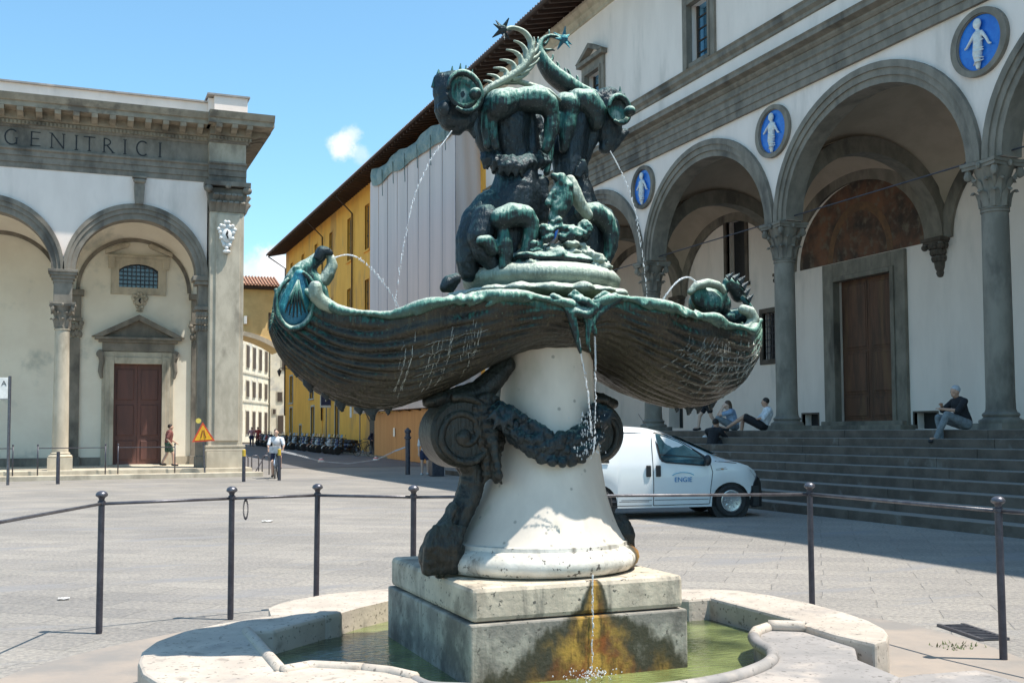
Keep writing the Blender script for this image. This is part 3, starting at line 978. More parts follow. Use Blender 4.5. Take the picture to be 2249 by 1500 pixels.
sm('left_shoulder', [[(1084, 242, 27), (1096, 230, 36), (1118, 222, 31), (1136, 219, 25), (1158, 219, 30), (1180, 219, 34), (1202, 230, 27), (1212, 256, 19), (1211, 280, 19), (1207, 304, 15), (1200, 326, 12)],
                     [(1068, 250, 12), (1066, 285, 11), (1070, 320, 9)], [(1082, 255, 11), (1084, 290, 10), (1090, 325, 8)]], BRZ, 6.12, disp=.008, sit=3)
# shaggy fringe round the waist
mb = MB()
rq = random.Random(4)
for k in range(22):
    u = k / 21
    p = F(1066 + 130 * u, 352 - 30 * math.sin(u * PI) * -.3 + rq.uniform(-6, 6), 6.24 - .15 * math.sin(u * PI))
    mb.tube([p + Vector((0, .02, .05)), p + Vector((rq.uniform(-.02, .02), -.02, -.01)), p + Vector((rq.uniform(-.03, .03), .0, -.07))], [.03, .026, .008], 6)
o = part('waist_fringe', mb, BRZ_D, FO)
sculpt(o, .009, 1, .02, .03)
hd = sm('left_head', [[(1012, 205, 34), (1000, 215, 40), (985, 225, 34), (990, 258, 28), (1000, 275, 22), (1006, 285, 14)],
                      [(978, 205, 30), (972, 180, 22), (1002, 172, 18), (1030, 175, 14)], [(978, 240, 26), (990, 262, 28), (1018, 262, 28), (1030, 250, 22)],
                      [(972, 232, 17), (984, 262, 18), (1004, 280, 15), (996, 290, 9)], [(1035, 285, 8), (1042, 300, 6)]],
        BRZ_D, 6.10, disp=.012, sit=2, size=.04, balls=((975, 238, -.10, 16, 10, 18), (1000, 190, 0, 42, 40, 34)))
def earring(cxp, cyp, y, rp, mat, par, sxx):
    c = F(cxp, cyp, y)
    pts, rr = [], []
    for i in range(34):
        a = R(-120 + 300 * i / 33)
        pts.append(c + Vector((sxx * math.cos(a) * rp * PXM * .95, -.05 + .02 * math.cos(a), math.sin(a) * rp * PXM * 1.02)))
        rr.append(.011 + .012 * math.sin(PI * i / 33))
    part('horn', MB().tube(pts, rr, 9), mat, par, smooth=True)
    part('ear_bowl', MB().lathe([(0, .02), (.07, .015), (rp * PXM * .9, -.02), (rp * PXM * .93, -.03), (.06, -.005), (0, .0)], tuple(c + Vector((0, -.02, 0))), 28, axis='y'), mat, par, smooth=True)
    part('ear_knob', MB().ball(c + Vector((sxx * .05, -.10, -.02)), (.036, .05, .036), 14, 10), mat, par, smooth=True)
earring(1014, 208, 6.02, 42, BRZ, hd, 1)
mb = MB()
for (a, q, r0) in ((962, 165, 9), (992, 158, 6), (1010, 152, 5), (1022, 156, 5), (1036, 165, 5), (952, 182, 6)):
    p = F(a, q, 6.10)
    mb.tube([p - Vector((0, 0, .03)), p + Vector((.005, 0, .035))], [r0 * PXM, .003], 6)
part('crest_spine', mb, BRZ, hd)

ko = 2.9e-3
sm('right_monster', [
    [(1262, 235, 38), (1258, 270, 42), (1254, 305, 40), (1250, 345, 38), (1252, 390, 40), (1262, 430, 46), (1270, 475, 52), (1278, 520, 50), (1282, 560, 46)],
    [(1292, 240, 28), (1306, 265, 26), (1300, 295, 22), (1288, 325, 18), (1282, 352, 14), (1280, 372, 10)],
    [(1310, 222, 24), (1330, 228, 28)],
    [(1268, 435, 28), (1300, 465, 28), (1328, 478, 24), (1342, 505, 22), (1340, 540, 19), (1330, 575, 14), (1324, 590, 10)],
    [(1232, 300, 16), (1222, 340, 14), (1226, 375, 12)],
    [(1196, 400, 12), (1188, 430, 10), (1196, 460, 10)]], BRZ_D, 6.36, ko, disp=.010, sit=3, size=.04)
sm('right_shoulder', [[(1240, 226, 24), (1252, 232, 26), (1250, 255, 20), (1244, 285, 20), (1240, 308, 15), (1238, 328, 11)], [(1270, 218, 24), (1290, 224, 30), (1306, 244, 28), (1310, 268, 20)],
                      [(1225, 255, 8), (1212, 300, 9), (1206, 345, 9), (1200, 380, 8)]], BRZ, 6.26, ko, disp=.008, sit=3)
sm('right_leg', [[(1282, 468, 22), (1306, 468, 25), (1328, 482, 23), (1340, 506, 19), (1342, 535, 16), (1336, 562, 12), (1328, 588, 8)],
                 [(1300, 458, 8), (1290, 490, 11), (1286, 520, 10)]], BRZ, 6.22, ko, disp=.008, sit=3)
sm('claw', [[(1280, 358, 9), (1278, 376, 8), (1272, 390, 4)], [(1284, 365, 7), (1290, 382, 5), (1288, 392, 3)], [(1276, 362, 7), (1266, 374, 5), (1262, 386, 3)]], BRZ_D, 6.22, ko)
hd = sm('right_head', [[(1335, 232, 28), (1342, 250, 36), (1338, 285, 28), (1335, 312, 22), (1326, 326, 14)], [(1345, 290, 18), (1350, 312, 15), (1340, 328, 11)],
                       [(1362, 300, 12), (1374, 290, 9)], [(1322, 212, 18), (1340, 208, 18), (1362, 218, 14)], [(1322, 265, 24), (1330, 295, 24), (1338, 315, 18)]], BRZ_D, 6.34, ko, disp=.012, sit=2, size=.04)
earring(1352, 246, 6.24, 32, BRZ, hd, 1)
mb = MB()
for (a, q, r0) in ((1362, 200, 6), (1346, 202, 4), (1330, 204, 4), (1318, 208, 4), (1372, 215, 4)):
    p = F(a, q, 6.34)
    mb.tube([p - Vector((0, 0, .03)), p + Vector((.0, 0, .03))], [r0 * PXM, .003], 6)
part('crest_spine', mb, BRZ, hd)
# fish, shells and a mask between the two monsters
sm('carved_fish', [[(1218, 388, 9), (1232, 392, 15), (1240, 412, 20), (1238, 440, 23), (1226, 465, 20), (1215, 484, 12)],
                   [(1236, 388, 8), (1228, 404, 8), (1214, 425, 9), (1204, 448, 9)]], BRZ, 6.04, disp=.02, sit=1)
sm('pale_haunch', [[(1252, 398, 15), (1262, 425, 18), (1276, 452, 16), (1292, 474, 12)]], BRZ_L, 6.08, disp=.014, sit=2)
mb = MB()
rq = random.Random(8)
for (a, b, r) in ((1198, 512, 22), (1252, 518, 26), (1222, 490, 15), (1284, 500, 18), (1176, 545, 18)):
    mb.ball(F(a, b, 6.02), r * PXM, 12, 9)
    for q in range(6):
        an = rq.uniform(0, 6.28)
        mb.ball(F(a + r * .7 * math.cos(an), b + r * .7 * math.sin(an), 5.98), r * PXM * .38, 7, 5)
o = part('carved_masks', mb, BRZ, FO)
sculpt(o, .009, 1, .03, .035)
mb = MB()
for q in range(110):
    u = rq.random()
    a = 1165 + 165 * u
    b = 590 - rq.random() ** 1.5 * (48 * math.sin(u * PI) + 8)
    mb.ball(F(a, b, 5.95 + rq.uniform(-.02, .12)), (rq.uniform(.02, .06), rq.uniform(.03, .06), rq.uniform(.012, .035)), 7, 5)
o = part('rocky_mound', mb, BRZ_L, FO)
sculpt(o, .009, 1, .03, .03)
# wings with separate feathers
def wing(name, main, feathers, star, mat, y, par=FO):
    pts = tp([(a, q, r) for a, q, r in main], y)
    # smooth the spine
    P0 = [p for p, r in pts]
    rr = [r for p, r in pts]
    out, ro = [], []
    for i in range(len(P0) - 1):
        for k in range(6):
            u = k / 6
            a0, a1, a2, a3 = P0[max(i - 1, 0)], P0[i], P0[i + 1], P0[min(i + 2, len(P0) - 1)]
            out.append(.5 * ((2 * a1) + (a2 - a0) * u + (2 * a0 - 5 * a1 + 4 * a2 - a3) * u * u + (3 * a1 - a0 - 3 * a2 + a3) * u ** 3))
            ro.append(rr[i] * (1 - u) + rr[i + 1] * u)
    out.append(P0[-1]); ro.append(rr[-1])
    o = part(name, MB().tube(out, ro, 10, 1.3), mat, par, smooth=True)
    for i in range(3, len(out) - 4, 2):      # small scales on the spine
        pass
    for f in feathers:
        q = tp(f, y)
        p3 = [p for p, r in q]
        fine = []
        for i in range(9):
            u = i / 8
            fine.append(p3[0] * (1 - u) ** 2 + p3[1] * 2 * u * (1 - u) + p3[2] * u * u)
        part('feather', MB().tube(fine, [q[0][1] * (1 - .85 * i / 8) + .002 for i in range(9)], 7, 1.5), mat, o, smooth=True)
    mb = MB()
    c = F(star[0], star[1], y)
    mb.ball(c, .030, 8, 6)
    for k in range(7):
        a = R(k * 51 + star[2])
        mb.tube([c, c + Vector((math.cos(a) * .075, (-1) ** k * .03, math.sin(a) * .075))], [.020, .003], 6, .6)
    part('tail_flower', mb, BRZ_D if star[3] else BRZ_T, o)
    return o
wing('left_wing', [(1058, 212, 6), (1072, 196, 8), (1095, 183, 9), (1122, 168, 10), (1148, 148, 11), (1164, 122, 10), (1166, 96, 7), (1156, 76, 6), (1140, 65, 5), (1122, 62, 5), (1110, 66, 5)],
     [[(1152, 148, 8), (1166, 100, 5), (1128, 90, 3)], [(1142, 160, 8), (1156, 114, 5), (1112, 110, 3)], [(1128, 170, 8), (1140, 132, 5), (1098, 132, 3)],
      [(1110, 178, 8), (1122, 148, 5), (1084, 150, 3)], [(1094, 186, 7), (1100, 166, 5), (1070, 164, 3)], [(1158, 140, 6), (1162, 108, 4), (1146, 98, 3)], [(1146, 158, 6), (1150, 130, 4), (1130, 118, 3)],
      [(1134, 166, 6), (1138, 145, 4), (1114, 138, 3)], [(1118, 175, 6), (1120, 158, 4), (1098, 156, 3)], [(1082, 192, 6), (1082, 178, 4), (1062, 178, 2)],
      [(1162, 122, 7), (1184, 112, 5), (1180, 96, 3)], [(1140, 164, 7), (1164, 158, 4), (1178, 136, 3)], [(1160, 134, 7), (1182, 128, 5), (1186, 114, 2)], [(1152, 150, 6), (1174, 146, 4), (1184, 128, 2)],
      [(1124, 174, 6), (1148, 174, 4), (1162, 160, 2)], [(1166, 108, 5), (1176, 96, 3), (1172, 82, 2)]],
     (1104, 66, 15, 1), BRZ_L, 6.16)
wing('right_wing', [(1322, 210, 6), (1296, 205, 12), (1266, 198, 20), (1240, 184, 23), (1212, 162, 21), (1192, 134, 16), (1184, 108, 10), (1190, 90, 6), (1206, 80, 5), (1222, 82, 5), (1232, 88, 4)],
     [[(1250, 186, 6), (1256, 168, 4), (1246, 152, 3)], [(1262, 192, 6), (1272, 176, 4), (1266, 166, 2)], [(1218, 160, 6), (1232, 148, 4), (1222, 136, 2)],
      [(1188, 118, 5), (1178, 100, 4), (1182, 82, 2)], [(1194, 100, 4), (1208, 90, 3), (1206, 66, 3)], [(1204, 142, 5), (1216, 130, 3), (1214, 120, 2)],
      [(1232, 172, 5), (1244, 160, 3), (1240, 150, 2)], [(1196, 112, 4), (1210, 108, 3), (1218, 112, 2)], [(1186, 128, 5), (1172, 118, 3), (1170, 104, 2)], [(1300, 206, 5), (1290, 192, 3), (1284, 190, 2)]],
     (1238, 86, 40, 0), BRZ, 6.40)
part('back_crest', MB().tube([F(a, q, 6.2) for a, q in ((1060, 215), (1078, 192), (1105, 180), (1140, 180), (1175, 190), (1205, 200), (1232, 222))], [.012, .018, .02, .02, .018, .016, .01], 8), BRZ_L, FO, smooth=True)

# water jets and falls, broken into drops towards their ends
def jet(pts, r0, r1, y, brk=.45, lab=None):
    P0 = [F(a, b, y if not isinstance(y, (list, tuple)) else y[i]) for i, (a, b) in enumerate(pts)]
    out = []
    for i in range(len(P0) - 1):
        for k in range(10):
            u = k / 10
            a0, a1, a2, a3 = P0[max(i - 1, 0)], P0[i], P0[i + 1], P0[min(i + 2, len(P0) - 1)]
            out.append(.5 * ((2 * a1) + (a2 - a0) * u + (2 * a0 - 5 * a1 + 4 * a2 - a3) * u * u + (3 * a1 - a0 - 3 * a2 + a3) * u ** 3))
    nb = int(len(out) * brk)
    mb = MB()
    seg = out[:nb]
    if len(seg) > 2:
        mb.tube(seg, [r0 * (.8 + .4 * rnd.random()) for _ in seg], 6)
    rest = out[max(nb - 1, 0):]
    for a, b in zip(rest[:-1], rest[1:]):
        L = (b - a).length
        for k in range(max(2, int(L / .012))):
            u = rnd.random()
            p = a.lerp(b, u) + Vector((rnd.gauss(0, .0028), rnd.gauss(0, .0028), 0))
            r = r1 * rnd.uniform(.25, .75)
            mb.ball(p, (r, r, r * rnd.uniform(1.5, 5)), 5, 4)
    part('water_jet', mb, JET, FO, smooth=True)
jet([(992, 288), (975, 312), (950, 345), (925, 395), (905, 450), (890, 520), (878, 590), (866, 685)], .0040, .0050, 5.95, .22)
jet([(1340, 332), (1358, 365), (1378, 410), (1395, 465), (1405, 520), (1415, 590), (1424, 668)], .0040, .0050, 5.95, .22)
jet([(735, 566), (760, 560), (785, 566), (815, 590), (845, 625), (872, 668), (884, 690)], .0050, .0050, 6.15, .35)
jet([(1532, 622), (1515, 610), (1498, 612), (1480, 626), (1462, 650), (1452, 668)], .0065, .0065, 6.05, .8)
jet([(1272, 742), (1278, 790), (1290, 850), (1296, 905), (1300, 960)], .006, .006, 5.72, .3)
jet([(1306, 722), (1308, 800), (1308, 880), (1306, 950), (1302, 1000)], .006, .006, 5.72, .3)
jet([(1302, 1262), (1301, 1300), (1302, 1345), (1301, 1400), (1300, 1470)], .006, .006, 5.60, .2)
#jet([(818, 770), (816, 830), (820, 885)], .004, .005, 5.78, .1)
#jet([(880, 760), (872, 800), (866, 850)], .004, .005, 5.78, .1)
# water sprayed over the garland
mb = MB()
for i in range(150):
    p = F(1290 + rnd.gauss(0, 16), rnd.uniform(900, 1010), 5.83 + rnd.uniform(-.03, .05))
    r = rnd.uniform(.0012, .0034)
    mb.ball(p, (r, r, r * 3), 5, 4)
for i in range(130):
    p = F(1298 + rnd.gauss(0, 28), 1480 + rnd.gauss(0, 8), 5.52 + rnd.uniform(-.08, .06))
    r = rnd.uniform(.002, .006)
    mb.ball(p, r, 5, 4)
o = part('water_spray', mb, JET, FO, smooth=True)
o['kind'] = 'stuff'

# ------------------------------------------------------------------ basin of the fountain
BA = thing('fountain_basin', 'low quatrefoil basin of worn pinkish marble round the foot of the fountain', 'fountain basin', (2.72, 6.35, 0))
left = [(1.70, 7.42), (1.58, 7.53), (1.38, 7.54), (1.16, 7.47), (.90, 7.34), (.66, 7.15), (.48, 6.88), (.385, 6.6), (.35, 6.3), (.355, 6.0), (.42, 5.72), (.56, 5.45), (.80, 5.24), (1.1, 5.12), (1.42, 5.08),
        (1.62, 5.12), (1.64, 5.30), (1.58, 5.46), (1.45, 5.62), (1.33, 5.74), (1.2, 5.80), (1.04, 5.76), (1.04, 7.0), (1.20, 6.965)]
right = [(3.78, 7.42), (4.43, 7.40), (4.64, 7.32), (4.80, 7.16), (4.89, 6.85), (4.92, 6.45), (4.89, 6.05), (4.82, 5.70), (4.72, 5.45), (4.60, 5.27), (4.47, 5.14), (4.33, 5.08),
         (4.30, 5.4), (4.33, 5.75), (4.40, 5.80), (4.40, 6.95), (4.22, 6.94)]
back = [(1.28, 7.55), (1.315, 7.86), (1.42, 8.04), (1.56, 8.18), (1.86, 8.37), (2.2, 8.43), (2.8, 8.46), (3.4, 8.40), (3.9, 8.15), (4.2, 7.8), (4.35, 7.41), (3.76, 7.40), (3.60, 7.60), (3.3, 7.86), (3.0, 7.97), (2.72, 8.01), (2.45, 7.96), (2.2, 7.85),
        (1.92, 7.63), (1.72, 7.43), (1.58, 7.55)]
front = [(1.63, 5.12), (1.8, 5.08), (2.0, 4.93), (2.35, 4.76), (2.72, 4.70), (3.1, 4.76), (3.4, 4.90), (3.6, 5.06), (3.72, 5.24), (3.78, 5.44), (3.88, 5.64), (4.0, 5.78), (4.15, 5.87), (4.28, 5.80), (4.33, 5.72), (4.29, 5.2), (4.09, 4.94), (4.0, 4.5),
         (3.6, 4.2), (2.72, 4.05), (1.9, 4.2), (1.45, 4.5), (1.40, 5.06)]
for nm, poly, mat, z1 in (('left_lobe', left, RIM, .305), ('right_lobe', right, RIM, .312), ('back_rim', back, RIM, .298), ('front_rim', front, RIM_G, .272)):
    o = part('rim_stone', MB().prism(poly, 'z', -.05, z1), mat, BA, bevel=.022)
# rolled moulding along the inner edge
def roll(pts, z, r=.036, mat=RIM):
    P3 = [Vector((a, b, z)) for a, b in pts]
    out = []
    for i in range(len(P3) - 1):
        for k in range(5):
            u = k / 5
            if sharp(P3, i): out.append(P3[i].lerp(P3[i + 1], u)); continue
            a0, a1, a2, a3 = P3[max(i - 1, 0)], P3[i], P3[i + 1], P3[min(i + 2, len(P3) - 1)]
            out.append(.5 * ((2 * a1) + (a2 - a0) * u + (2 * a0 - 5 * a1 + 4 * a2 - a3) * u * u + (3 * a1 - a0 - 3 * a2 + a3) * u ** 3))
    out.append(P3[-1])
    part('rolled_moulding', MB().tube(out, r, 12), mat, BA, smooth=True)
def sharp(P3, i):
    return len(P3) < 4
roll([(1.035, 6.98), (1.032, 5.76)], .300)
roll([(1.03, 5.75), (1.20, 5.815), (1.44, 5.64)], .300)
roll([(1.44, 5.64), (1.55, 5.52), (1.63, 5.34)], .298)
roll([(1.63, 5.34), (1.66, 5.18), (1.8, 5.08), (2.0, 4.935), (2.35, 4.765), (2.72, 4.70), (3.1, 4.76), (3.4, 4.90), (3.6, 5.06), (3.72, 5.24), (3.78, 5.44), (3.88, 5.64)], .282, mat=RIM_G)
roll([(3.88, 5.64), (4.0, 5.78), (4.15, 5.865)], .286, mat=RIM)
roll([(4.15, 5.865), (4.34, 5.74)], .300)
part('end_block', MB().prism([(1.50, 7.38), (1.62, 7.33), (1.74, 7.40), (1.76, 7.50), (1.62, 7.56)], 'z', .0, .318), RIM, BA, bevel=.03)
# lower step in front right, half under the rim
part('lower_step', MB().prism([(4.02, 5.0), (4.6, 5.05), (5.02, 5.0), (5.0, 4.4), (4.6, 3.9), (3.6, 3.6), (3.6, 4.3)], 'z', -.02, .12), RIM_G, BA, bevel=.02)
part('lower_step', MB().prism([(1.5, 4.6), (1.2, 5.1), (.75, 5.25), (.30, 5.6), (-.1, 5.4), (.1, 4.6), (.8, 3.9), (1.8, 3.6), (1.9, 4.2)], 'z', -.02, .10), RIM, BA, bevel=.02)
inner = [(.95, 5.6), (1.5, 5.2), (2.0, 4.8), (2.72, 4.6), (3.45, 4.8), (3.8, 5.2), (4.45, 5.6), (4.45, 7.1), (3.9, 7.5), (3.4, 7.95), (2.72, 8.1), (2.1, 7.95), (1.65, 7.5), (.95, 7.1)]
part('basin_floor', MB().prism(inner, 'z', -.05, .03), GREENSTAIN, BA)
o = put('water', MB().prism(inner, 'z', .10, .15).mesh('water', WATER))
o['kind'] = 'structure'

# ------------------------------------------------------------------ railing round the fountain
RL = thing('iron_railing', 'dark iron railing of knobbed posts joined by one bar round the fountain', 'railing', (2.75, 6.35, 0))
posts = [(-.95, 6.10), (.215, 9.05), (1.24, 9.28), (1.98, 9.40), (2.66, 8.76), (5.84, 7.62), (5.75, 5.50), (5.9, 3.5), (2.6, 3.2), (.2, 3.9)]
pm = MB().lathe([(.022, -.02), (.0255, 0), (.024, .97), (.03, .975), (.03, 1.0), (.022, 1.005), (.022, 1.02), (.034, 1.035)], (0, 0, 0), 16).mesh('post', IRON, auto=40)
km_ = MB().lathe([(.03, 1.030), (.045, 1.04), (.047, 1.052), (.036, 1.07), (.015, 1.08)], (0, 0, 0), 18).mesh('knob', IRON_T, smooth=True)
for i, (x, y) in enumerate(posts):
    if i in (8, 9): continue
    p = put('post', pm, RL, loc=(x - 2.75, y - 6.35, .02), rot=(R(rnd.uniform(-.6, .6)), R(rnd.uniform(-.6, .6)), 0))
    q = put('knob', km_, p, loc=(0, 0, 0))
for i in range(6):
    (x0, y0), (x1, y1) = posts[i], posts[(i + 1)]
    part('rail', MB().tube([(x0, y0, 1.0), (x1, y1, 1.0)], .0125, 8), RAILM, RL, smooth=True)
(x0, y0), (x1, y1) = posts[6], (5.9, 3.5)
part('rail', MB().tube([(x0, y0, 1.0), (x1, y1, 1.0)], .0125, 8), RAILM, RL, smooth=True)
# bicycle lock chain hanging from the bar
CH = thing('lock_chain', 'thin dark loop of chain hanging from the railing bar beside the second post', 'chain', (1.36, 9.30, .98))
lm = MB().tube([(math.cos(a) * .006, 0, math.sin(a) * .011) for a in [2 * PI * i / 10 for i in range(11)]], .0018, 5).mesh('chain_link', IRON, smooth=True)
for i in range(34):
    a = 2 * PI * i / 34
    put('chain_link', lm, CH, loc=(.018 * math.sin(a), .0, -.075 + .078 * math.cos(a)), rot=(0, 0, (i % 2) * PI / 2 + .4))
# ------------------------------------------------------------------ shared architectural pieces
def capital_mesh(name, rb, h, ha, mat, pil=False):
    """leafy capital: bell, two rows of leaves, corner scrolls, abacus. origin at its foot"""
    mb = MB()
    mb.lathe([(rb * 1.0, 0), (rb * 1.10, .03 * h), (rb * 1.0, .06 * h), (rb * 1.02, .3 * h), (rb * 1.15, .6 * h), (rb * 1.45, .84 * h), (rb * 1.5, .86 * h)], (0, 0, 0), 20)
    for row, (n, z0, hh, off) in enumerate(((8, .06, .34, 0), (8, .22, .42, .5))):
        for i in range(n):
            a = 2 * PI * (i + off) / n
            c, s_ = math.cos(a), math.sin(a)
            t = Vector((-s_, c, 0))
            r0 = rb * 1.03
            wv = rb * .40
            P = [(r0, z0 * h, wv * .8), (r0 * 1.08, (z0 + hh * .5) * h, wv), (r0 * 1.22, (z0 + hh * .85) * h, wv * .9), (r0 * 1.48, (z0 + hh) * h, wv * .6), (r0 * 1.60, (z0 + hh * .86) * h, wv * .25)]
            vs = []
            for (r, z, ww) in P:
                p = Vector((c * r, s_ * r, z))
                vs += [p - t * ww + Vector((c, s_, 0)) * -.02, p + Vector((c, s_, 0)) * rb * .12, p + t * ww + Vector((c, s_, 0)) * -.02]
            fs = []
            for k in range(len(P) - 1):
                for q in range(2):
                    fs.append((k * 3 + q, k * 3 + q + 1, k * 3 + q + 4, k * 3 + q + 3))
            mb.add(vs, fs)
            e = Vector((c * r0 * 1.5, s_ * r0 * 1.5, (z0 + hh * .93) * h))
            mb.ball(e, (rb * .16, rb * .16, rb * .13), 6, 4)
    for i in range(4):
        a = PI / 4 + i * PI / 2
        c, s_ = math.cos(a), math.sin(a)
        p = Vector((c * ha * 1.12, s_ * ha * 1.12, .76 * h))
        mb.ball(p, (rb * .30, rb * .30, h * .13), 8, 6)
        mb.ball(p * 1.0 + Vector((c * rb * .16, s_ * rb * .16, -.03 * h)), (rb * .2, rb * .2, h * .08), 7, 5)
        mb.tube([Vector((c * rb, s_ * rb, .5 * h)), Vector((c * ha * .9, s_ * ha * .9, .66 * h)), p + Vector((0, 0, h * .06))], [.05 * h, .05 * h, .04 * h], 6)
        a2 = i * PI / 2
        mb.ball((math.cos(a2) * ha * .98, math.sin(a2) * ha * .98, .90 * h), (rb * .2, rb * .2, h * .07), 7, 5)
    # abacus with hollow sides
    pl = []
    for i in range(4):
        a = i * PI / 2
        for u in (-1, -.6, -.2, .2, .6, 1):
            r = ha * (1 - .13 * (1 - u * u))
            x, y = r, u * ha
            pl.append((x * math.cos(a) - y * math.sin(a), x * math.sin(a) + y * math.cos(a)))
    mb.prism(pl, 'z', .86 * h, .93 * h)
    mb.prism([(x * 1.06, y * 1.06) for x, y in pl], 'z', .93 * h, h)
    me = mb.mesh(name, mat, auto=35)
    return me
def ell(cu, cz, a, b, n=28, t0=0, t1=PI):
    return [(cu + a * math.cos(t0 + (t1 - t0) * i / n), cz + b * math.sin(t0 + (t1 - t0) * i / n)) for i in range(n + 1)]
def map_x(u, v, w):     # facade running along y, depth along +x
    return (w, u, v)
def map_y(u, v, w):
    return (u, w, v)
def arch_ring(mp, cu, cz, ai, bi, ao, bo, w0, w1, n=32, mb=None, t0=0, t1=PI):
    mb = mb or MB()
    vs, fs = [], []
    for i in range(n + 1):
        t = t0 + (t1 - t0) * i / n
        c, s_ = math.cos(t), math.sin(t)
        for (a, b, w_) in ((ai, bi, w0), (ao, bo, w0), (ao, bo, w1), (ai, bi, w1)):
            vs.append(mp(cu + a * c, cz + b * s_, w_))
    for i in range(n):
        for k in range(4):
            a_, b_ = i * 4 + k, i * 4 + (k + 1) % 4
            fs.append((a_, b_, b_ + 4, a_ + 4))
    fs += [(0, 1, 2, 3), (n * 4 + 3, n * 4 + 2, n * 4 + 1, n * 4)]
    return mb.add(vs, fs)
def spandrel(mp, u0, u1, cu, cz, a, b, ztop, w0, w1, n=32, mb=None):
    """wall from u0 to u1 with an arched opening of half axes a, b, filled from the arch up to ztop, solid beside it down to cz"""
    mb = mb or MB()
    us = [cu - a * math.cos(PI * i / n) for i in range(n + 1)]
    zs = [cz + b * math.sin(PI * i / n) for i in range(n + 1)]
    us = [u0] + us + [u1]
    zs = [cz] + zs + [cz]
    k = len(us)
    vs = []
    for w_ in (w0, w1):
        vs += [mp(u, z, w_) for u, z in zip(us, zs)] + [mp(u, ztop, w_) for u in us]
    fs = []
    for i in range(k - 1):
        fs.append((i, i + 1, k + i + 1, k + i))
        fs.append((2 * k + i, 2 * k + i + 1, 3 * k + i + 1, 3 * k + i))
        fs.append((i, i + 1, 2 * k + i + 1, 2 * k + i))
    return mb.add(vs, fs)
def holed(mp, u0, u1, z0, z1, holes, w0, w1, mb=None):
    """wall panel with rectangular openings (a,b,c,d)"""
    mb = mb or MB()
    U = sorted({u0, u1, *[h[0] for h in holes], *[h[1] for h in holes]})
    Z = sorted({z0, z1, *[h[2] for h in holes], *[h[3] for h in holes]})
    U = [u for u in U if u0 <= u <= u1]
    Z = [z for z in Z if z0 <= z <= z1]
    for a, b in zip(U[:-1], U[1:]):
        for c, d in zip(Z[:-1], Z[1:]):
            mu, mz = (a + b) / 2, (c + d) / 2
            if any(h[0] < mu < h[1] and h[2] < mz < h[3] for h in holes): continue
            mb.add([mp(a, c, w0), mp(b, c, w0), mp(b, d, w0), mp(a, d, w0)], [(0, 1, 2, 3)])
    for (a, b, c, d) in holes:
        mb.add([mp(a, c, w0), mp(b, c, w0), mp(b, d, w0), mp(a, d, w0), mp(a, c, w1), mp(b, c, w1), mp(b, d, w1), mp(a, d, w1)],
               [(0, 1, 5, 4), (1, 2, 6, 5), (2, 3, 7, 6), (3, 0, 4, 7)])
    return mb
def mbox(mp, u0, u1, v0, v1, w0, w1, mb=None):
    mb = mb or MB()
    return mb.add([mp(u, v, w_) for w_ in (w0, w1) for (u, v) in ((u0, v0), (u1, v0), (u1, v1), (u0, v1))],
                  [(3, 2, 1, 0), (4, 5, 6, 7), (0, 1, 5, 4), (1, 2, 6, 5), (2, 3, 7, 6), (3, 0, 4, 7)])
def profile_run(ax, prof, t0, t1):
    """moulding: closed 2D profile extruded along an axis"""
    return MB().prism(prof, ax, t0, t1)

# ------------------------------------------------------------------ arcaded hospital building on the right
XF = 17.1                 # face of the arcade
XW = 17.2                 # face of the wall above
XB = 22.7                 # back wall of the loggia
ZP = 1.535                # loggia floor
ZS = 7.0                  # springing of the arches
SPC, Y0 = 7.05, 16.5
HB = thing('arcaded_hospital', 'long white renaissance building with a raised arcade of grey columns and blue roundels', 'building', (20, 16, 0))
KS = list(range(-5, 5))
ycol = {k: Y0 + SPC * k for k in range(-5, 5)}
YEND = 45.3
# steps
NS = 9
rise = ZP / NS
EDGE = 15.75
for i in range(NS):
    x0 = 12.43 + (EDGE - 12.43) * i / (NS - 1)
    z0 = rise * i
    for (a, b) in ((-20, -6.2), (-6.2, 1.5), (1.5, 6.8), (6.8, 11.1), (11.1, 14.9), (14.9, 19.3), (19.3, 23.6), (23.6, 28.2), (28.2, 33.0), (33.0, 37.0)):
        a2, b2 = a + .4 * math.sin(i * 2.3 + a), b + .4 * math.sin(i * 2.3 + b)
        if a == -20: a2 = a
        if b == 37.0: b2 = b
        xe = x0 + .62 if i < NS - 1 else XB + .3
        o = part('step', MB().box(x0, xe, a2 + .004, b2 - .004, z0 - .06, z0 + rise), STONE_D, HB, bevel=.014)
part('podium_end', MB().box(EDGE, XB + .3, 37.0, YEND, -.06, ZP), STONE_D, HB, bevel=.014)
# columns
base_me = MB().lathe([(.42, .12), (.43, .15), (.42, .19), (.36, .215), (.33, .25), (.355, .275), (.36, .30), (.34, .33), (.305, .35), (.29, .40)], (0, 0, 0), 36)
base_me.prism([(-.44, -.44), (.44, -.44), (.44, .44), (-.44, .44)], 'z', 0, .125)
base_me = base_me.mesh('base', STONE, auto=40)
hs = 5.98 - ZP
shaft_me = MB().lathe([(.288, .35), (.278, .6), (.276, 1.6), (.262, hs - .12), (.258, hs - .05), (.28, hs - .04), (.28, hs)], (0, 0, 0), 40).mesh('shaft', STONE, auto=40)
cap_me = capital_mesh('capital', .262, ZS - 5.98 - .02, .43, STONE)
for k in KS:
    c = put('column', shaft_me, HB, loc=(XF + .27 - 20, ycol[k] - 16, ZP))
    put('base', base_me, c, loc=(0, 0, 0))
    put('capital', cap_me, c, loc=(0, 0, hs))
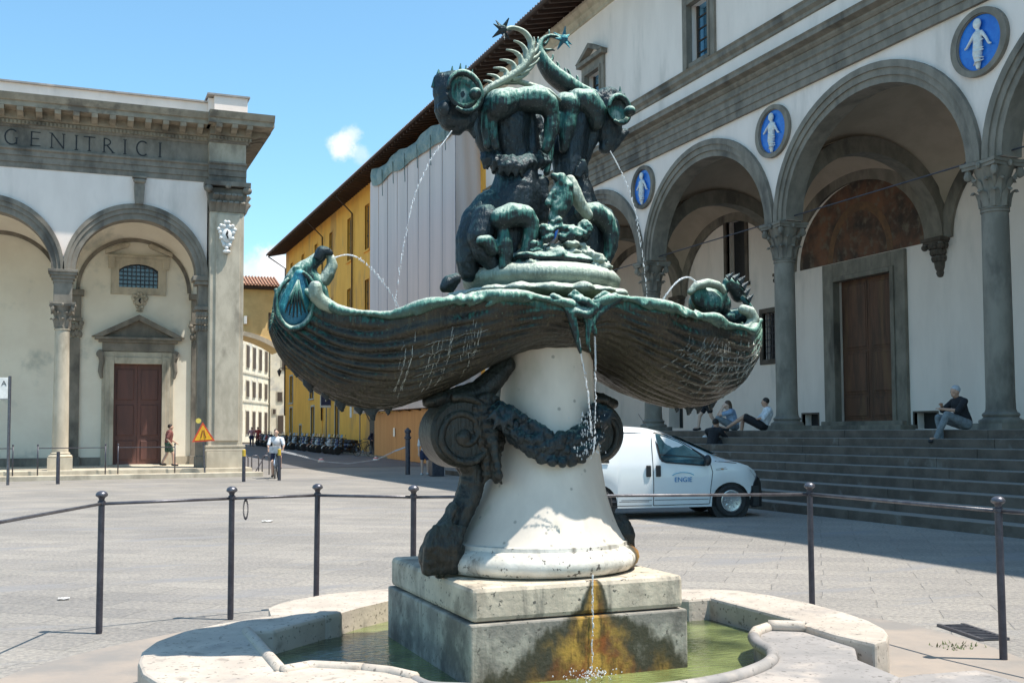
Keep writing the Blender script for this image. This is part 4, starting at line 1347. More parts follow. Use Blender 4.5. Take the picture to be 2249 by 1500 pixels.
# arcade wall, archivolts
for k in list(range(-5, 4)) + [4]:
    y0 = Y0 + SPC * k
    y1 = y0 + SPC
    cy_ = (y0 + y1) / 2
    if k == 4:
        part('wall', mbox(map_x, y0 + .3, YEND, ZP, 10.24, XF + .03, XF + .5), PLAST, HB)
        continue
    part('spandrel', spandrel(map_x, y0, y1, cy_, ZS, 3.07, 2.54, 10.24, XF + .03, XF + .52), PLAST, HB)
    n_ring = arch_ring(map_x, cy_, ZS + .002, 3.06, 2.53, 3.22, 2.70, XF + .0, XF + .54)
    arch_ring(map_x, cy_, ZS + .002, 3.20, 2.70, 3.36, 2.87, XF - .045, XF + .1, mb=n_ring)
    arch_ring(map_x, cy_, ZS + .002, 3.34, 2.87, 3.50, 3.03, XF - .085, XF + .1, mb=n_ring)
    part('archivolt', n_ring, STONE, HB, auto=30)
    # iron tie rod
    part('tie_rod', MB().tube([(XF + .27, y0, ZS + .12), (XF + .27, y1, ZS + .12)], .018, 6), IRON, HB)
    # sail vault of the bay
    A, B, C = (XB - XF - .27) / 2 * 1.4142, SPC / 2 * 1.4142, 3.62
    xc = (XB + XF + .27) / 2
    def vf(u, v):
        dx, dy = (u - .5) * (XB - XF - .27), (v - .5) * SPC
        return (xc + dx, cy_ + dy, ZS - .03 + C * math.sqrt(max(0, 1 - (dx / A) ** 2 - (dy / B) ** 2)))
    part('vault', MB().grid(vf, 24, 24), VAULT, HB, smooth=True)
    # arch flat against the back wall
    part('wall_arch', arch_ring(map_x, cy_, ZS - .1, 3.02, 2.42, 3.42, 2.78, XB - .10, XB + .05), STONE, HB, auto=30)
for k in KS:
    # transverse arch from the column to the bracket capital on the wall
    xa, xb_ = XF + .5, XB
    ring = arch_ring(map_y, (xa + xb_) / 2, ZS - .05, (xb_ - xa) / 2 - .14, 2.15, (xb_ - xa) / 2 + .2, 2.60, ycol[k] - .24, ycol[k] + .24)
    part('transverse_arch', ring, STONE, HB, auto=30)
corb = MB()
corb.lathe([(.04, -1.12), (.09, -1.1), (.13, -1.0), (.11, -.95), (.16, -.85), (.19, -.6), (.18, -.55)], (0, 0, 0), 14)
for row, (z, rr, n) in enumerate(((-.42, .22, 9), (-.25, .27, 9), (-.6, .18, 7))):
    for i in range(n):
        a = PI / 2 + PI * (i + .5 * row) / n
        corb.ball((rr * math.cos(a), rr * math.sin(a), z), (.075, .075, .10), 7, 5)
corb.lathe([(.18, -.6), (.24, -.15)], (0, 0, 0), 14)
corb.box(-.36, .05, -.38, .38, -.12, -.02).box(-.32, .05, -.34, .34, -.18, -.12)
for s_ in (-1, 1):
    corb.ball((-.28, s_ * .30, -.26), (.10, .10, .10), 8, 6)
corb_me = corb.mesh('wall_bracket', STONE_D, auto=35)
for k in KS:
    put('wall_bracket', corb_me, HB, loc=(XB - 20, ycol[k] - 16, ZS - .05))
# back wall with door, windows, cellar vents
door = (25.42, 28.08, ZP + .27, 6.30)
wins = [(33.05, 34.25, 7.1, 9.35), (31.28, 32.05, 4.02, 5.66)]
vents = [(29.1, 29.92, ZP + .02, 2.06), (23.82, 24.72, ZP + .02, 2.02)]
holes = [door] + wins + vents + [(37.6, 38.7, ZP + .1, 4.6), (18.8, 20.6, ZP + .1, 5.6)]
bw = holed(map_x, -20, YEND, ZP - .3, 11.0, holes, XB, XB + .5)
part('back_wall', bw, PLAST, HB)
part('end_wall', MB().box(XF + .5, XB + .4, YEND - .25, YEND, ZP - .3, 11.3), PLAST, HB)
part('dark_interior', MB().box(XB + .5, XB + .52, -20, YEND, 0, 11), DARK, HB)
# portal
fr = mbox(map_x, 24.88, 25.42, ZP + .06, 6.86, XB - .12, XB + .05)
mbox(map_x, 28.08, 28.62, ZP + .06, 6.86, XB - .12, XB + .05, fr)
mbox(map_x, 25.42, 28.08, 6.30, 6.86, XB - .12, XB + .05, fr)
mbox(map_x, 25.30, 25.46, ZP + .06, 6.42, XB - .17, XB + .1, fr)
mbox(map_x, 28.04, 28.20, ZP + .06, 6.42, XB - .17, XB + .1, fr)
mbox(map_x, 25.46, 28.04, 6.26, 6.42, XB - .17, XB + .1, fr)
PT = part('door_frame', fr, STONE, HB, bevel=.02)
part('door_step', MB().box(XB - .55, XB + .1, 24.7, 28.8, ZP - .02, ZP + .14).box(XB - .30, XB + .1, 24.9, 28.6, ZP + .1, ZP + .27), STONE, HB, bevel=.02)
for (a, b) in ((25.44, 26.745), (26.755, 28.06)):
    dl = part('door', mbox(map_x, a, b, ZP + .27, 6.28, XB + .20, XB + .28), DOORI, HB)
    for (z0, z1) in ((ZP + .42, 2.55), (2.72, 3.95), (4.12, 6.12)):
        part('door_panel', mbox(map_x, a + .16, b - .16, z0, z1, XB + .155, XB + .21), DOORI, dl, bevel=.03)
        part('panel_moulding', mbox(map_x, a + .10, b - .10, z0 - .06, z1 + .06, XB + .180, XB + .20), DOORI, dl, bevel=.01)
# painted lunette above the door
pl = ell(26.9, 6.90, 2.98, 2.42, 30)
part('fresco_lunette', MB().prism(pl, 'x', XB - .03, XB + .02), FRESCO, HB)
pl = ell(26.9, 6.92, 1.5, 1.6, 24)
f2 = arch_ring(map_x, 26.9, 6.92, 1.25, 1.45, 1.5, 1.72, XB - .036, XB - .01)
part('fresco_arch_band', f2, M('fresco_gold_band', (.20, .10, .05), (.13, .075, .045), 4, .9), HB)
# windows and grilles in the back wall
for i, (a, b, c, d) in enumerate(wins):
    f_ = MB()
    for (u0, u1, v0, v1) in ((a - .17, a, c - .17, d + .17), (b, b + .17, c - .17, d + .17), (a, b, d, d + .17), (a, b, c - .17, c)):
        mbox(map_x, u0, u1, v0, v1, XB - .07, XB + .1, f_)
    if i == 0: mbox(map_x, a - .25, b + .25, c - .30, c - .17, XB - .16, XB + .05, f_)
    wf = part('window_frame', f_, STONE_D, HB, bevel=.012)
    part('window_pane', mbox(map_x, a, b, c, d, XB + .30, XB + .32), DARK, wf)
    if i == 1:
        for q in range(1, 5): part('grille_bar', mbox(map_x, a + (b - a) * q / 5 - .012, a + (b - a) * q / 5 + .012, c, d, XB + .03, XB + .055), IRON, wf)
        for q in range(1, 7): part('grille_bar', mbox(map_x, a, b, c + (d - c) * q / 7 - .012, c + (d - c) * q / 7 + .012, XB + .055, XB + .075), IRON, wf)
for (a, b, c, d) in vents:
    f_ = MB()
    for (u0, u1, v0, v1) in ((a - .05, a, c, d + .05), (b, b + .05, c, d + .05), (a, b, d, d + .05)):
        mbox(map_x, u0, u1, v0, v1, XB - .02, XB + .1, f_)
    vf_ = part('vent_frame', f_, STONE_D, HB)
    part('vent_back', mbox(map_x, a, b, c, d, XB + .35, XB + .37), DARK, vf_)
# entablature: fascias, frieze, cornice
def run_x(name, prof, mat, y0=-20, y1=YEND, par=HB, **k):
    return part(name, run_mb(prof, y0, y1), mat, par, **k)
def run_mb(prof, y0, y1):
    """prof: (x, z) closed outline, extruded along y"""
    return MB().prism(prof, 'y', y0, y1)
run_x('architrave', [(XF - .06, 10.24), (XF - .06, 10.42), (XF - .09, 10.43), (XF - .09, 10.62), (XF - .12, 10.63), (XF - .12, 10.80), (XF - .17, 10.84), (XF - .17, 10.88), (XF + .5, 10.88), (XF + .5, 10.24)], STONE)
run_x('frieze', [(XF - .07, 10.88), (XF - .07, 11.08), (XF + .5, 11.08), (XF + .5, 10.88)], STONE)
run_x('cornice', [(XF - .10, 11.08), (XF - .16, 11.14), (XF - .16, 11.20), (XF - .34, 11.26), (XF - .34, 11.36), (XF - .38, 11.42), (XF + .1, 11.50), (XF + .1, 11.08)], STONE)
run_x('string_course', [(XW, 12.05), (XW - .05, 12.07), (XW - .05, 12.16), (XW - .14, 12.24), (XW - .14, 12.36), (XW - .19, 12.42), (XW, 12.50)], STONE)
run_x('upper_cornice', [(XW, 16.45), (XW - .06, 16.47), (XW - .06, 16.60), (XW - .16, 16.72), (XW - .16, 16.84), (XW - .28, 16.98), (XW - .28, 17.08), (XW, 17.10)], STONE_W)
# upper wall with pedimented windows
wy = [ycol[k] + SPC / 2 + .15 for k in range(-2, 4)]
holes = [(y - .60, y + .60, 12.62, 14.45) for y in wy]
part('upper_wall', holed(map_x, -20, YEND, 11.4, 17.4, holes, XW, XW + .5), PLAST, HB)
for y in wy:
    f_ = MB()
    for (u0, u1, v0, v1, ww) in ((y - .88, y - .58, 12.47, 14.47, .09), (y + .58, y + .88, 12.47, 14.47, .09), (y - .88, y + .88, 14.47, 14.80, .09), (y - .58, y + .58, 12.47, 12.63, .07),
                                 (y - .66, y - .57, 12.5, 14.54, .13), (y + .57, y + .66, 12.5, 14.54, .13), (y - .57, y + .57, 14.42, 14.54, .13)):
        mbox(map_x, u0, u1, v0, v1, XW - ww, XW + .08, f_)
    wf = part('window_frame', f_, STONE, HB, bevel=.012)
    pd = MB()
    MBp = lambda pts, x0, x1: pd.prism(pts, 'x', x0, x1)
    mbox(map_x, y - 1.02, y + 1.02, 14.80, 14.95, XW - .24, XW + .05, pd)
    MBp([(y - 1.06, 14.95), (y - .74, 14.95), (y, 15.28), (y, 15.46)], XW - .26, XW + .05)
    MBp([(y + 1.06, 14.95), (y, 15.46), (y, 15.28), (y + .74, 14.95)], XW - .26, XW + .05)
    part('pediment', pd, STONE, wf)
    part('window_pane', mbox(map_x, y - .6, y + .6, 12.62, 14.45, XW + .30, XW + .32), GLASS, wf)
    part('mullion', mbox(map_x, y - .035, y + .035, 12.62, 14.45, XW + .26, XW + .30), SHUT, wf)
    for q in range(1, 5):
        z = 12.62 + 1.83 * q / 5
        part('glazing_bar', mbox(map_x, y - .6, y + .6, z - .016, z + .016, XW + .268, XW + .298), SHUT, wf)
    for s_ in (-1, 1):
        part('sash_stile', mbox(map_x, y + s_ * .56 - .04, y + s_ * .56 + .04, 12.62, 14.45, XW + .255, XW + .30), SHUT, wf)
# blue roundels with swaddled infants
def infant(parent, y, z, armv, k):
    x = XF - .02
    mb = MB()
    mb.ball((x - .05, y, z + .40), (.06, .10, .115), 14, 10)
    mb.chain([((x - .03, y, z + .26), .05), ((x - .04, y, z + .16), .10), ((x - .04, y, z - .02), .095), ((x - .04, y + .02, z - .22), .10), ((x - .03, y + .02, z - .42), .06), ((x - .03, y + .02, z - .50), .045)], 10)
    for s_, (dx, dz, ex, ez) in zip((-1, 1), armv):
        mb.chain([((x - .03, y + s_ * .09, z + .21), .042), ((x - .03, y + s_ * dx, z + dz), .034), ((x - .03, y + s_ * ex, z + ez), .028), ((x - .03, y + s_ * (ex + .05), z + ez - .02), .024)], 7)
    for q in range(5):
        zz = z + .02 - q * .105
        mb.tube([(x - .02, y - .13, zz + .03 * (-1) ** q), (x - .145 + .02 * (q > 2), y, zz), (x - .02, y + .14, zz - .03 * (-1) ** q)], .018, 6)
    o = part('infant_relief', mb, WGLAZE, parent)
    sculpt(o, .014, 2)
    for s_ in (-1, 1):
        pass
arms_ = [((.20, .06, .27, -.08), (.20, .10, .30, .0)), ((.18, .06, .26, -.06), (.22, .14, .32, .06)), ((.20, .08, .28, -.08), (.20, .10, .30, .02))]
for k in range(-1, 4):
    y, z = ycol[k] + .0, 9.44
    t = part('roundel', MB().lathe([(0, -.02), (.60, -.02), (.60, .05), (0, .05)], (XF + .02, y, z), 48, axis='x'), GLAZE, HB, auto=40)
    # squash of the frame follows the opening it was set in
    ring = arch_ring(map_x, y, z, .585, .585, .74, .70, XF - .07, XF + .04, 48, t1=2 * PI)
    arch_ring(map_x, y, z, .565, .565, .60, .60, XF - .035, XF + .04, 48, mb=ring, t1=2 * PI)
    part('roundel_frame', ring, STONE, t, auto=30)
    infant(t, y, z - .02, arms_[k % 3], k)
# eaves: dark soffit, rafters, gutter and tile edge
EX = 15.62
def roof_run(par, ya, yb):
    part('eave_boards', MB().add([(EX, ya, 17.02), (EX, yb, 17.02), (XW + .3, yb, 17.50), (XW + .3, ya, 17.50), (EX, ya, 17.10), (EX, yb, 17.10), (24.5, yb, 19.9), (24.5, ya, 19.9), (24.5, yb, 17.5), (24.5, ya, 17.5)],
                              [(0, 1, 2, 3), (4, 5, 6, 7), (0, 1, 5, 4), (0, 3, 9, 7, 4), (1, 5, 6, 8, 2)]), EAVEW, par)
    mb = MB()
    y = ya + .3
    while y < yb:
        mb.add([(EX + .06, y - .06, 16.90), (EX + .06, y + .06, 16.90), (XW, y + .06, 17.24), (XW, y - .06, 17.24), (EX + .06, y - .06, 17.03), (EX + .06, y + .06, 17.03), (XW, y + .06, 17.42), (XW, y - .06, 17.42)],
               [(3, 2, 1, 0), (0, 1, 5, 4), (1, 2, 6, 5), (3, 0, 4, 7)])
        y += .55
    part('rafters', mb, EAVEW, par, kind='stuff')
    part('gutter', MB().tube([(EX - .06, ya, 17.06), (EX - .06, yb, 17.06)], .075, 8), EAVEW, par, smooth=True)
    mb = MB()
    y = ya + .1
    while y < yb:
        mb.lathe([(.085, 0), (.095, .9)], (0, 0, 0), 6, a0=0, a1=PI, closed=False)
        m4 = Matrix.Translation((EX - .05, y, 17.12)) @ Matrix.Rotation(R(90 - 17.3), 4, 'Y')
        mb.xf(m4 @ Matrix.Rotation(PI / 2, 4, 'Z'), len(mb.v) - 14)
        y += .24
    part('tile_ends', mb, TILE, par, kind='stuff')
roof_run(HB, -20, YEND)
# ------------------------------------------------------------------ church portico on the left
CH_ = thing('church_portico', 'cream church portico with grey arches, end pilaster and carved latin frieze', 'church', (0, 42, 0))
YF = 40.0
YB = 44.8
ZF = .30
SP = 7.17
def run_y(name, prof, mat, x0, x1, par=CH_, **k):
    """prof (y, z) outline extruded along x"""
    return part(name, MB().prism(prof, 'x', x0, x1), mat, par, **k)
part('portico_floor', MB().box(-14, 5.95, YF - .75, 50, -.1, ZF), STONE_W, CH_, bevel=.02)
part('portico_step', MB().box(-14, 6.25, YF - 1.35, YF - .75, -.1, .16), STONE_W, CH_, bevel=.02)
cxs = [-.38 - 4.78 * k for k in range(3)]
hcol = 5.15 - ZF - .45
shc = MB().lathe([(.275, 0), (.262, .25), (.258, 1.4), (.235, hcol - .1), (.232, hcol - .05), (.26, hcol - .04), (.26, hcol)], (0, 0, 0), 32).mesh('shaft', STONE_W, auto=40)
bsc = MB().box(-.40, .40, -.40, .40, 0, .42).lathe([(.38, .42), (.40, .46), (.37, .5), (.31, .53), (.33, .57), (.29, .60)], (0, 0, 0), 28)
bsc = bsc.mesh('base', STONE_W, auto=40)
cpc = capital_mesh('capital', .235, .90, .40, STONE)
for x in cxs:
    c = put('column', shc, CH_, loc=(x, YF + .32 - 42, ZF + .45))
    put('base', bsc, c, loc=(0, 0, -.45))
    put('capital', cpc, c, loc=(0, 0, hcol))
    dz = MB().box(x - .30, x + .30, YF + .02, YF + .62, 6.05, 6.78)
    part('impost_block', dz, STONE, CH_, bevel=.01)
    dz = MB()
    for i, (q, z) in enumerate(((.33, 6.74), (.38, 6.86), (.44, 6.98), (.48, 7.08))):
        dz.box(x - q, x + q, YF + .32 - q, YF + .32 + q, z, z + .13 if i < 3 else SP)
    part('impost_cornice', dz, STONE, CH_, bevel=.008)
for k in range(3):
    xr = 4.40 if k == 0 else cxs[k - 1]
    xl = cxs[k]
    cu = 2.02 if k == 0 else (xl + xr) / 2
    part('spandrel', spandrel(map_y, xl, xr, cu, SP, 2.02, 1.92, 10.60, YF + .03, YF + .62), CPLAST if False else PLAST, CH_)
    ring = arch_ring(map_y, cu, SP + .002, 2.01, 1.91, 2.20, 2.12, YF, YF + .64)
    arch_ring(map_y, cu, SP + .002, 2.18, 2.12, 2.32, 2.28, YF - .05, YF + .1, mb=ring)
    arch_ring(map_y, cu, SP + .002, 2.30, 2.28, 2.42, 2.45, YF - .09, YF + .1, mb=ring)
    part('archivolt', ring, STONE, CH_, auto=30)
    A, B, C = (xr - xl) / 2 * 1.4142, (YB - YF - .6) / 2 * 1.4142, 3.0
    xm, ym = (xl + xr) / 2, (YB + YF + .6) / 2
    def vf(u, v):
        dx, dy = (u - .5) * (xr - xl), (v - .5) * (YB - YF - .6)
        return (xm + dx, ym + dy, SP - .1 + C * math.sqrt(max(0, 1 - (dx / A) ** 2 - (dy / B) ** 2)))
    part('vault', MB().grid(vf, 20, 20), CPLAST, CH_, smooth=True)
    part('wall_arch', arch_ring(map_y, cu + .16, SP - .05, 2.0, 1.95, 2.14, 2.10, YB - .06, YB + .05), STONE, CH_, auto=30)
    part('transverse_arch', arch_ring(map_x, (YF + .6 + YB) / 2, SP, 1.9, 1.75, 2.3, 2.15, xl - .22, xl + .22), STONE, CH_, auto=30)
# pilasters on the back wall
for x in (-.02, 4.60, -4.8):
    part('wall_pilaster', MB().box(x - .24, x + .24, YB - .12, YB + .05, ZF + .35, 5.2), STONE, CH_, bevel=.01)
    pb = MB().box(x - .30, x + .30, YB - .18, YB + .05, ZF, ZF + .35)
    part('wall_pilaster_base', pb, STONE, CH_, bevel=.02)
    pc = MB()
    for q in range(5):
        for r_ in range(2):
            pc.ball((x - .24 + q * .12, YB - .15 - .05 * r_, 5.35 + .28 * r_ + .05 * (q % 2)), (.085, .08, .14), 7, 5)
    pc.box(x - .32, x + .32, YB - .24, YB + .05, 5.86, 5.98)
    for s_ in (-1, 1): pc.ball((x + s_ * .28, YB - .2, 5.78), (.10, .09, .10), 8, 6)
    part('wall_pilaster_capital', pc, STONE, CH_, auto=35)
    part('wall_impost', MB().box(x - .26, x + .26, YB - .16, YB + .05, 5.98, 6.85).box(x - .36, x + .36, YB - .28, YB + .05, 6.85, 7.08), STONE, CH_, bevel=.015)
# half column hidden beside the pilaster
hp = MB().box(4.12, 4.46, YF + .10, YF + .62, ZF, 5.2).box(4.08, 4.46, YF + .05, YF + .62, ZF, ZF + .4)
part('respond', hp, STONE, CH_, bevel=.015)
pc = MB()
for q in range(4):
    for r_ in range(3):
        pc.ball((4.10 + q * .10, YF + .10 - .04 * r_, 5.3 + .24 * r_), (.08, .08, .12), 7, 5)
pc.box(4.0, 4.46, YF - .05, YF + .62, 5.95, 6.08)
part('respond_capital', pc, STONE, CH_, auto=35)
part('respond_impost', MB().box(4.12, 4.46, YF + .06, YF + .62, 6.08, 6.86).box(4.0, 4.46, YF - .06, YF + .66, 6.86, 7.0).box(3.92, 4.46, YF - .12, YF + .7, 7.0, SP), STONE, CH_, bevel=.012)
# back wall and its portal
holes = [(1.44, 3.26, ZF + .02, 4.27), (1.60, 3.06, 7.26, 8.24)]
part('back_wall', holed(map_y, -14, 5.6, ZF - .2, 10.6, holes, YB, YB + .5), CPLAST, CH_)
part('skirting', mbox(map_y, -14, 1.0, ZF, ZF + .32, YB - .04, YB + .02), STONE, CH_)
part('skirting', mbox(map_y, 3.72, 5.6, ZF, ZF + .32, YB - .04, YB + .02), STONE_W, CH_)
dm = MB()
for (u0, u1, v0, v1, ww) in ((1.02, 1.46, ZF, 4.72, .10), (3.24, 3.68, ZF, 4.72, .10), (1.46, 3.24, 4.27, 4.72, .10), (1.14, 1.46, ZF, 4.52, .16), (3.24, 3.56, ZF, 4.52, .16), (1.46, 3.24, 4.25, 4.50, .16),
                             (1.30, 1.46, ZF, 4.40, .20), (3.24, 3.40, ZF, 4.40, .20)):
    mbox(map_y, u0, u1, v0, v1, YB - ww, YB + .05, dm)
part('door_surround', dm, STONE_W, CH_, bevel=.015)
for s_, xx in ((-1, .96), (1, 3.74)):
    m_ = MB()
    m_.chain([((xx, YB - .14, 4.66), .13), ((xx - s_ * .05, YB - .12, 4.35), .10), ((xx + s_ * .0, YB - .12, 3.95), .09), ((xx - s_ * .04, YB - .12, 3.72), .06)], 9)
    m_.lathe([(0, -.12), (.14, -.12), (.14, .12), (0, .12)], (xx + s_ * .02, YB - .12, 4.62), 16, axis='y')
    part('console', m_, STONE, CH_, auto=40)
ent = MB()
mbox(map_y, 1.02, 3.68, 4.74, 5.08, YB - .14, YB + .05, ent)
mbox(map_y, .88, 3.82, 5.08, 5.18, YB - .26, YB + .05, ent)
mbox(map_y, .74, 3.96, 5.18, 5.28, YB - .38, YB + .05, ent)
part('door_entablature', ent, STONE, CH_, bevel=.012)
pd = MB()
pd.prism([(.62, 5.28), (1.02, 5.28), (2.35, 5.94), (2.35, 6.16)], 'y', YB - .42, YB + .02)
pd.prism([(4.08, 5.28), (2.35, 6.16), (2.35, 5.94), (3.68, 5.28)], 'y', YB - .42, YB + .02)
pd.prism([(.95, 5.28), (3.75, 5.28), (2.35, 5.98)], 'y', YB - .12, YB + .02)
part('door_pediment', pd, STONE, CH_, bevel=.01)
for (a, b) in ((1.45, 2.345), (2.355, 3.25)):
    dl = part('door', mbox(map_y, a, b, ZF + .02, 4.26, YB + .16, YB + .24), DOORW, CH_)
    for (z0, z1) in ((.50, 1.25), (1.45, 2.65), (2.85, 4.05)):
        part('door_panel', mbox(map_y, a + .13, b - .13, z0, z1, YB + .125, YB + .17), DOORW, dl, bevel=.025)
# oval topped window with broken pediment
wf = MB()
for (u0, u1, v0, v1, ww) in ((1.30, 1.60, 6.98, 8.30, .10), (3.06, 3.36, 6.98, 8.30, .10), (1.60, 3.06, 6.98, 7.26, .10), (1.18, 3.48, 8.42, 8.52, .18), (1.30, 3.36, 8.26, 8.42, .12),
                             (1.20, 1.44, 8.0, 8.42, .16), (3.22, 3.46, 8.0, 8.42, .16)):
    mbox(map_y, u0, u1, v0, v1, YB - ww, YB + .05, wf)
wf.prism([(1.60, 7.95), (1.60, 8.28), (3.06, 8.28), (3.06, 7.95), (2.85, 8.09), (2.60, 8.17), (2.33, 8.20), (2.06, 8.17), (1.81, 8.09)], 'y', YB - .09, YB + .05)
for s_, x0 in ((1, 1.08), (-1, 3.58)):
    wf.prism([(x0, 8.52), (x0 + s_ * .85, 8.84), (x0 + s_ * .92, 8.95), (x0 + s_ * .80, 9.0), (x0 + s_ * .25, 8.76), (x0, 8.66)] if s_ > 0 else
             [(x0, 8.52), (x0, 8.66), (x0 + s_ * .25, 8.76), (x0 + s_ * .80, 9.0), (x0 + s_ * .92, 8.95), (x0 + s_ * .85, 8.84)], 'y', YB - .24, YB + .02)
W_ = part('window_frame', wf, STONE_W, CH_, bevel=.01)
part('window_pane', mbox(map_y, 1.6, 3.06, 7.26, 8.24, YB + .22, YB + .24), GLASSD, W_)
for q in range(1, 9): part('grille_bar', mbox(map_y, 1.6 + 1.46 * q / 9 - .012, 1.6 + 1.46 * q / 9 + .012, 7.26, 8.24, YB + .06, YB + .08), IRON, W_)
for q in range(1, 6): part('grille_bar', mbox(map_y, 1.6, 3.06, 7.26 + .98 * q / 6 - .012, 7.26 + .98 * q / 6 + .012, YB + .08, YB + .10), IRON, W_)
def arms(name, x, y, z, w_, h_, mat, dark):
    m_ = MB()
    pts = [(0, -.5), (.18, -.38), (.36, -.12), (.42, .10), (.50, .22), (.36, .36), (.18, .34), (.10, .50), (-.10, .50), (-.18, .34), (-.36, .36), (-.50, .22), (-.42, .10), (-.36, -.12), (-.18, -.38)]
    m_.prism([(x + a * w_, z + b * h_) for a, b in pts], 'y', y - .10, y + .02)
    for a, b in pts:
        m_.ball((x + a * w_ * .86, y - .12, z + b * h_ * .9), (.085 * w_ / .8, .07, .085 * w_ / .8), 7, 5)
    m_.ball((x, y - .12, z - .02 * h_), (w_ * .28, .10, h_ * .24), 14, 8)
    m_.ball((x, y - .10, z - .56 * h_), (w_ * .22, .09, h_ * .07), 8, 6)
    o = part(name, m_, mat, CH_, auto=40)
    part('shield_charge', MB().chain([((x + .02 * w_, y - .215, z + .12 * h_), .05 * w_), ((x - .03 * w_, y - .22, z), .06 * w_), ((x + .04 * w_, y - .215, z - .12 * h_), .035 * w_)], 8), DARK, o, smooth=True)
arms('coat_of_arms', 2.37, YB - .02, 6.72, .62, .66, STONE_W, 0)
# corner pilaster
px0, px1 = 4.46, 5.66
pr = MB().box(px0, px1, YF - .36, YF + .7, 1.05, 9.50)
part('corner_pilaster', pr, STONE_W, CH_, bevel=.03)
part('pilaster_strip', MB().box(px0 + .20, px1 - .14, YF - .42, YF - .34, 1.25, 9.40), STONE_W, CH_, bevel=.02)
pb = MB().box(px0 - .06, px1 + .10, YF - .46, YF + .8, ZF - .02, .88)
for (q, z0, z1) in ((.10, .88, .96), (.06, .96, 1.02), (.09, 1.02, 1.10)):
    pb.box(px0 - q, px1 + q, YF - .36 - q, YF + .7 + q, z0, z1)
part('pilaster_base', pb, STONE_W, CH_, bevel=.015)
pc = MB().box(px0 - .02, px1 + .02, YF - .38, YF + .7, 9.48, 9.56)
for row, (z, n, off, hh) in enumerate(((9.72, 6, 0, .22), (9.98, 5, .5, .24))):
    for i in range(n):
        xx = px0 + .08 + (px1 - px0 - .16) * (i + off) / 5
        pc.tube([(xx, YF - .36, z - hh), (xx, YF - .44 - .03 * row, z), (xx, YF - .58 - .04 * row, z + hh * .45), (xx, YF - .62, z + hh * .25)], [.12, .13, .10, .04], 7, .5)
    for i in range(4):
        yy = YF - .25 + .28 * i
        pc.tube([(px1, yy, z - hh), (px1 + .08, yy, z), (px1 + .20, yy, z + hh * .45), (px1 + .24, yy, z + hh * .25)], [.10, .11, .09, .04], 7, .6)
pc.prism([(px0 + .02, 9.52), (px1 - .02, 9.52), (px1 + .12, 10.35), (px0 - .12, 10.35)], 'y', YF - .40, YF + .7)
for xx in (px0 - .08, px1 + .08):
    for yy in (YF - .50, YF + .6):
        pc.ball((xx, yy, 10.28), (.17, .14, .15), 10, 7)
pc.ball(((px0 + px1) / 2, YF - .56, 10.40), (.12, .08, .10), 8, 6)
pc.box(px0 - .20, px1 + .20, YF - .60, YF + .8, 10.40, 10.56)
part('pilaster_capital', pc, STONE, CH_, auto=35)
arms('marble_arms', 5.03, YF - .42, 8.62, .66, 1.05, WGLAZE, 1)
# keystone bracket above the arch
ks = MB().prism([(1.92, 9.60), (2.20, 9.60), (2.24, 10.2), (2.22, 10.6), (1.90, 10.6), (1.88, 10.2)], 'y', YF - .16, YF + .1)
ks.chain([((1.92, YF - .16, 10.42), .08), ((2.20, YF - .16, 10.42), .08)], 8)
ks.box(1.82, 2.30, YF - .22, YF + .1, 10.52, 10.60)
part('keystone', ks, STONE, CH_, bevel=.01)
# entablature, breaking forward over the pilaster
def entab(x0, x1, dy, side):
    y = YF - dy
    xr = x1
    prof = [(y, 10.60), (y, 10.78), (y - .04, 10.79), (y - .04, 11.0), (y - .08, 11.01), (y - .08, 11.17), (y - .14, 11.21), (y - .14, 11.27), (y + .6, 11.27), (y + .6, 10.60)]
    run_y('architrave', prof, STONE, x0, xr + (.02 if side else 0))
    run_y('frieze', [(y - .02, 11.27), (y - .02, 11.98), (y + .6, 11.98), (y + .6, 11.27)], STONE_W if side else STONE, x0, xr)
    run_y('bed_moulding', [(y - .05, 11.98), (y - .10, 12.03), (y - .10, 12.06), (y + .6, 12.06), (y + .6, 11.98)], STONE, x0, xr + (.08 if side else 0))
    run_y('cornice_bed', [(y - .12, 12.06), (y - .12, 12.20), (y - .24, 12.24), (y - .24, 12.52), (y + .6, 12.52), (y + .6, 12.06)], STONE_C, x0, xr + (.16 if side else 0))
    run_y('corona', [(y - .84, 12.50), (y - .84, 12.66), (y - .90, 12.68), (y - .98, 12.84), (y - 1.0, 12.90), (y + .6, 12.92), (y + .6, 12.50)], STONE_C, x0 - (.10 if side else 0), xr + (.88 if side else 0))
entab(-14, 4.40, .0, False)
entab(4.40, 5.70, .38, True)
mb = MB()
x = -14
dent = []
while x < 4.32:
    dent.append((x, YF - .19)); x += .125
x = 4.42
while x < 5.84:
    dent.append((x, YF - .57)); x += .125
dm_ = MB().box(0, .072, 0, .10, 12.07, 12.19).mesh('dentil', STONE_C)
vis = [d for d in dent if d[0] > -3.4]
for (a, b) in vis: put('dentil', dm_, CH_, loc=(a, b - 42, 0))
mod_ = MB().prism([(-.56, 12.36), (-.60, 12.49), (0, 12.49), (0, 12.26), (-.18, 12.27), (-.36, 12.34)], 'x', -.10, .10).mesh('modillion', STONE_C)
x = 4.05
while x > -6:
    put('modillion', mod_, CH_, loc=(x, YF - .24 - 42, 0)); x -= .585
for x in (4.66, 5.20, 5.72):
    put('modillion', mod_, CH_, loc=(x, YF - .62 - 42, 0))
for y in (YF - .3, YF + .2, YF + .6):
    o = put('modillion', mod_, CH_, loc=(5.86, y - 42, 0), rot=(0, 0, R(90)))
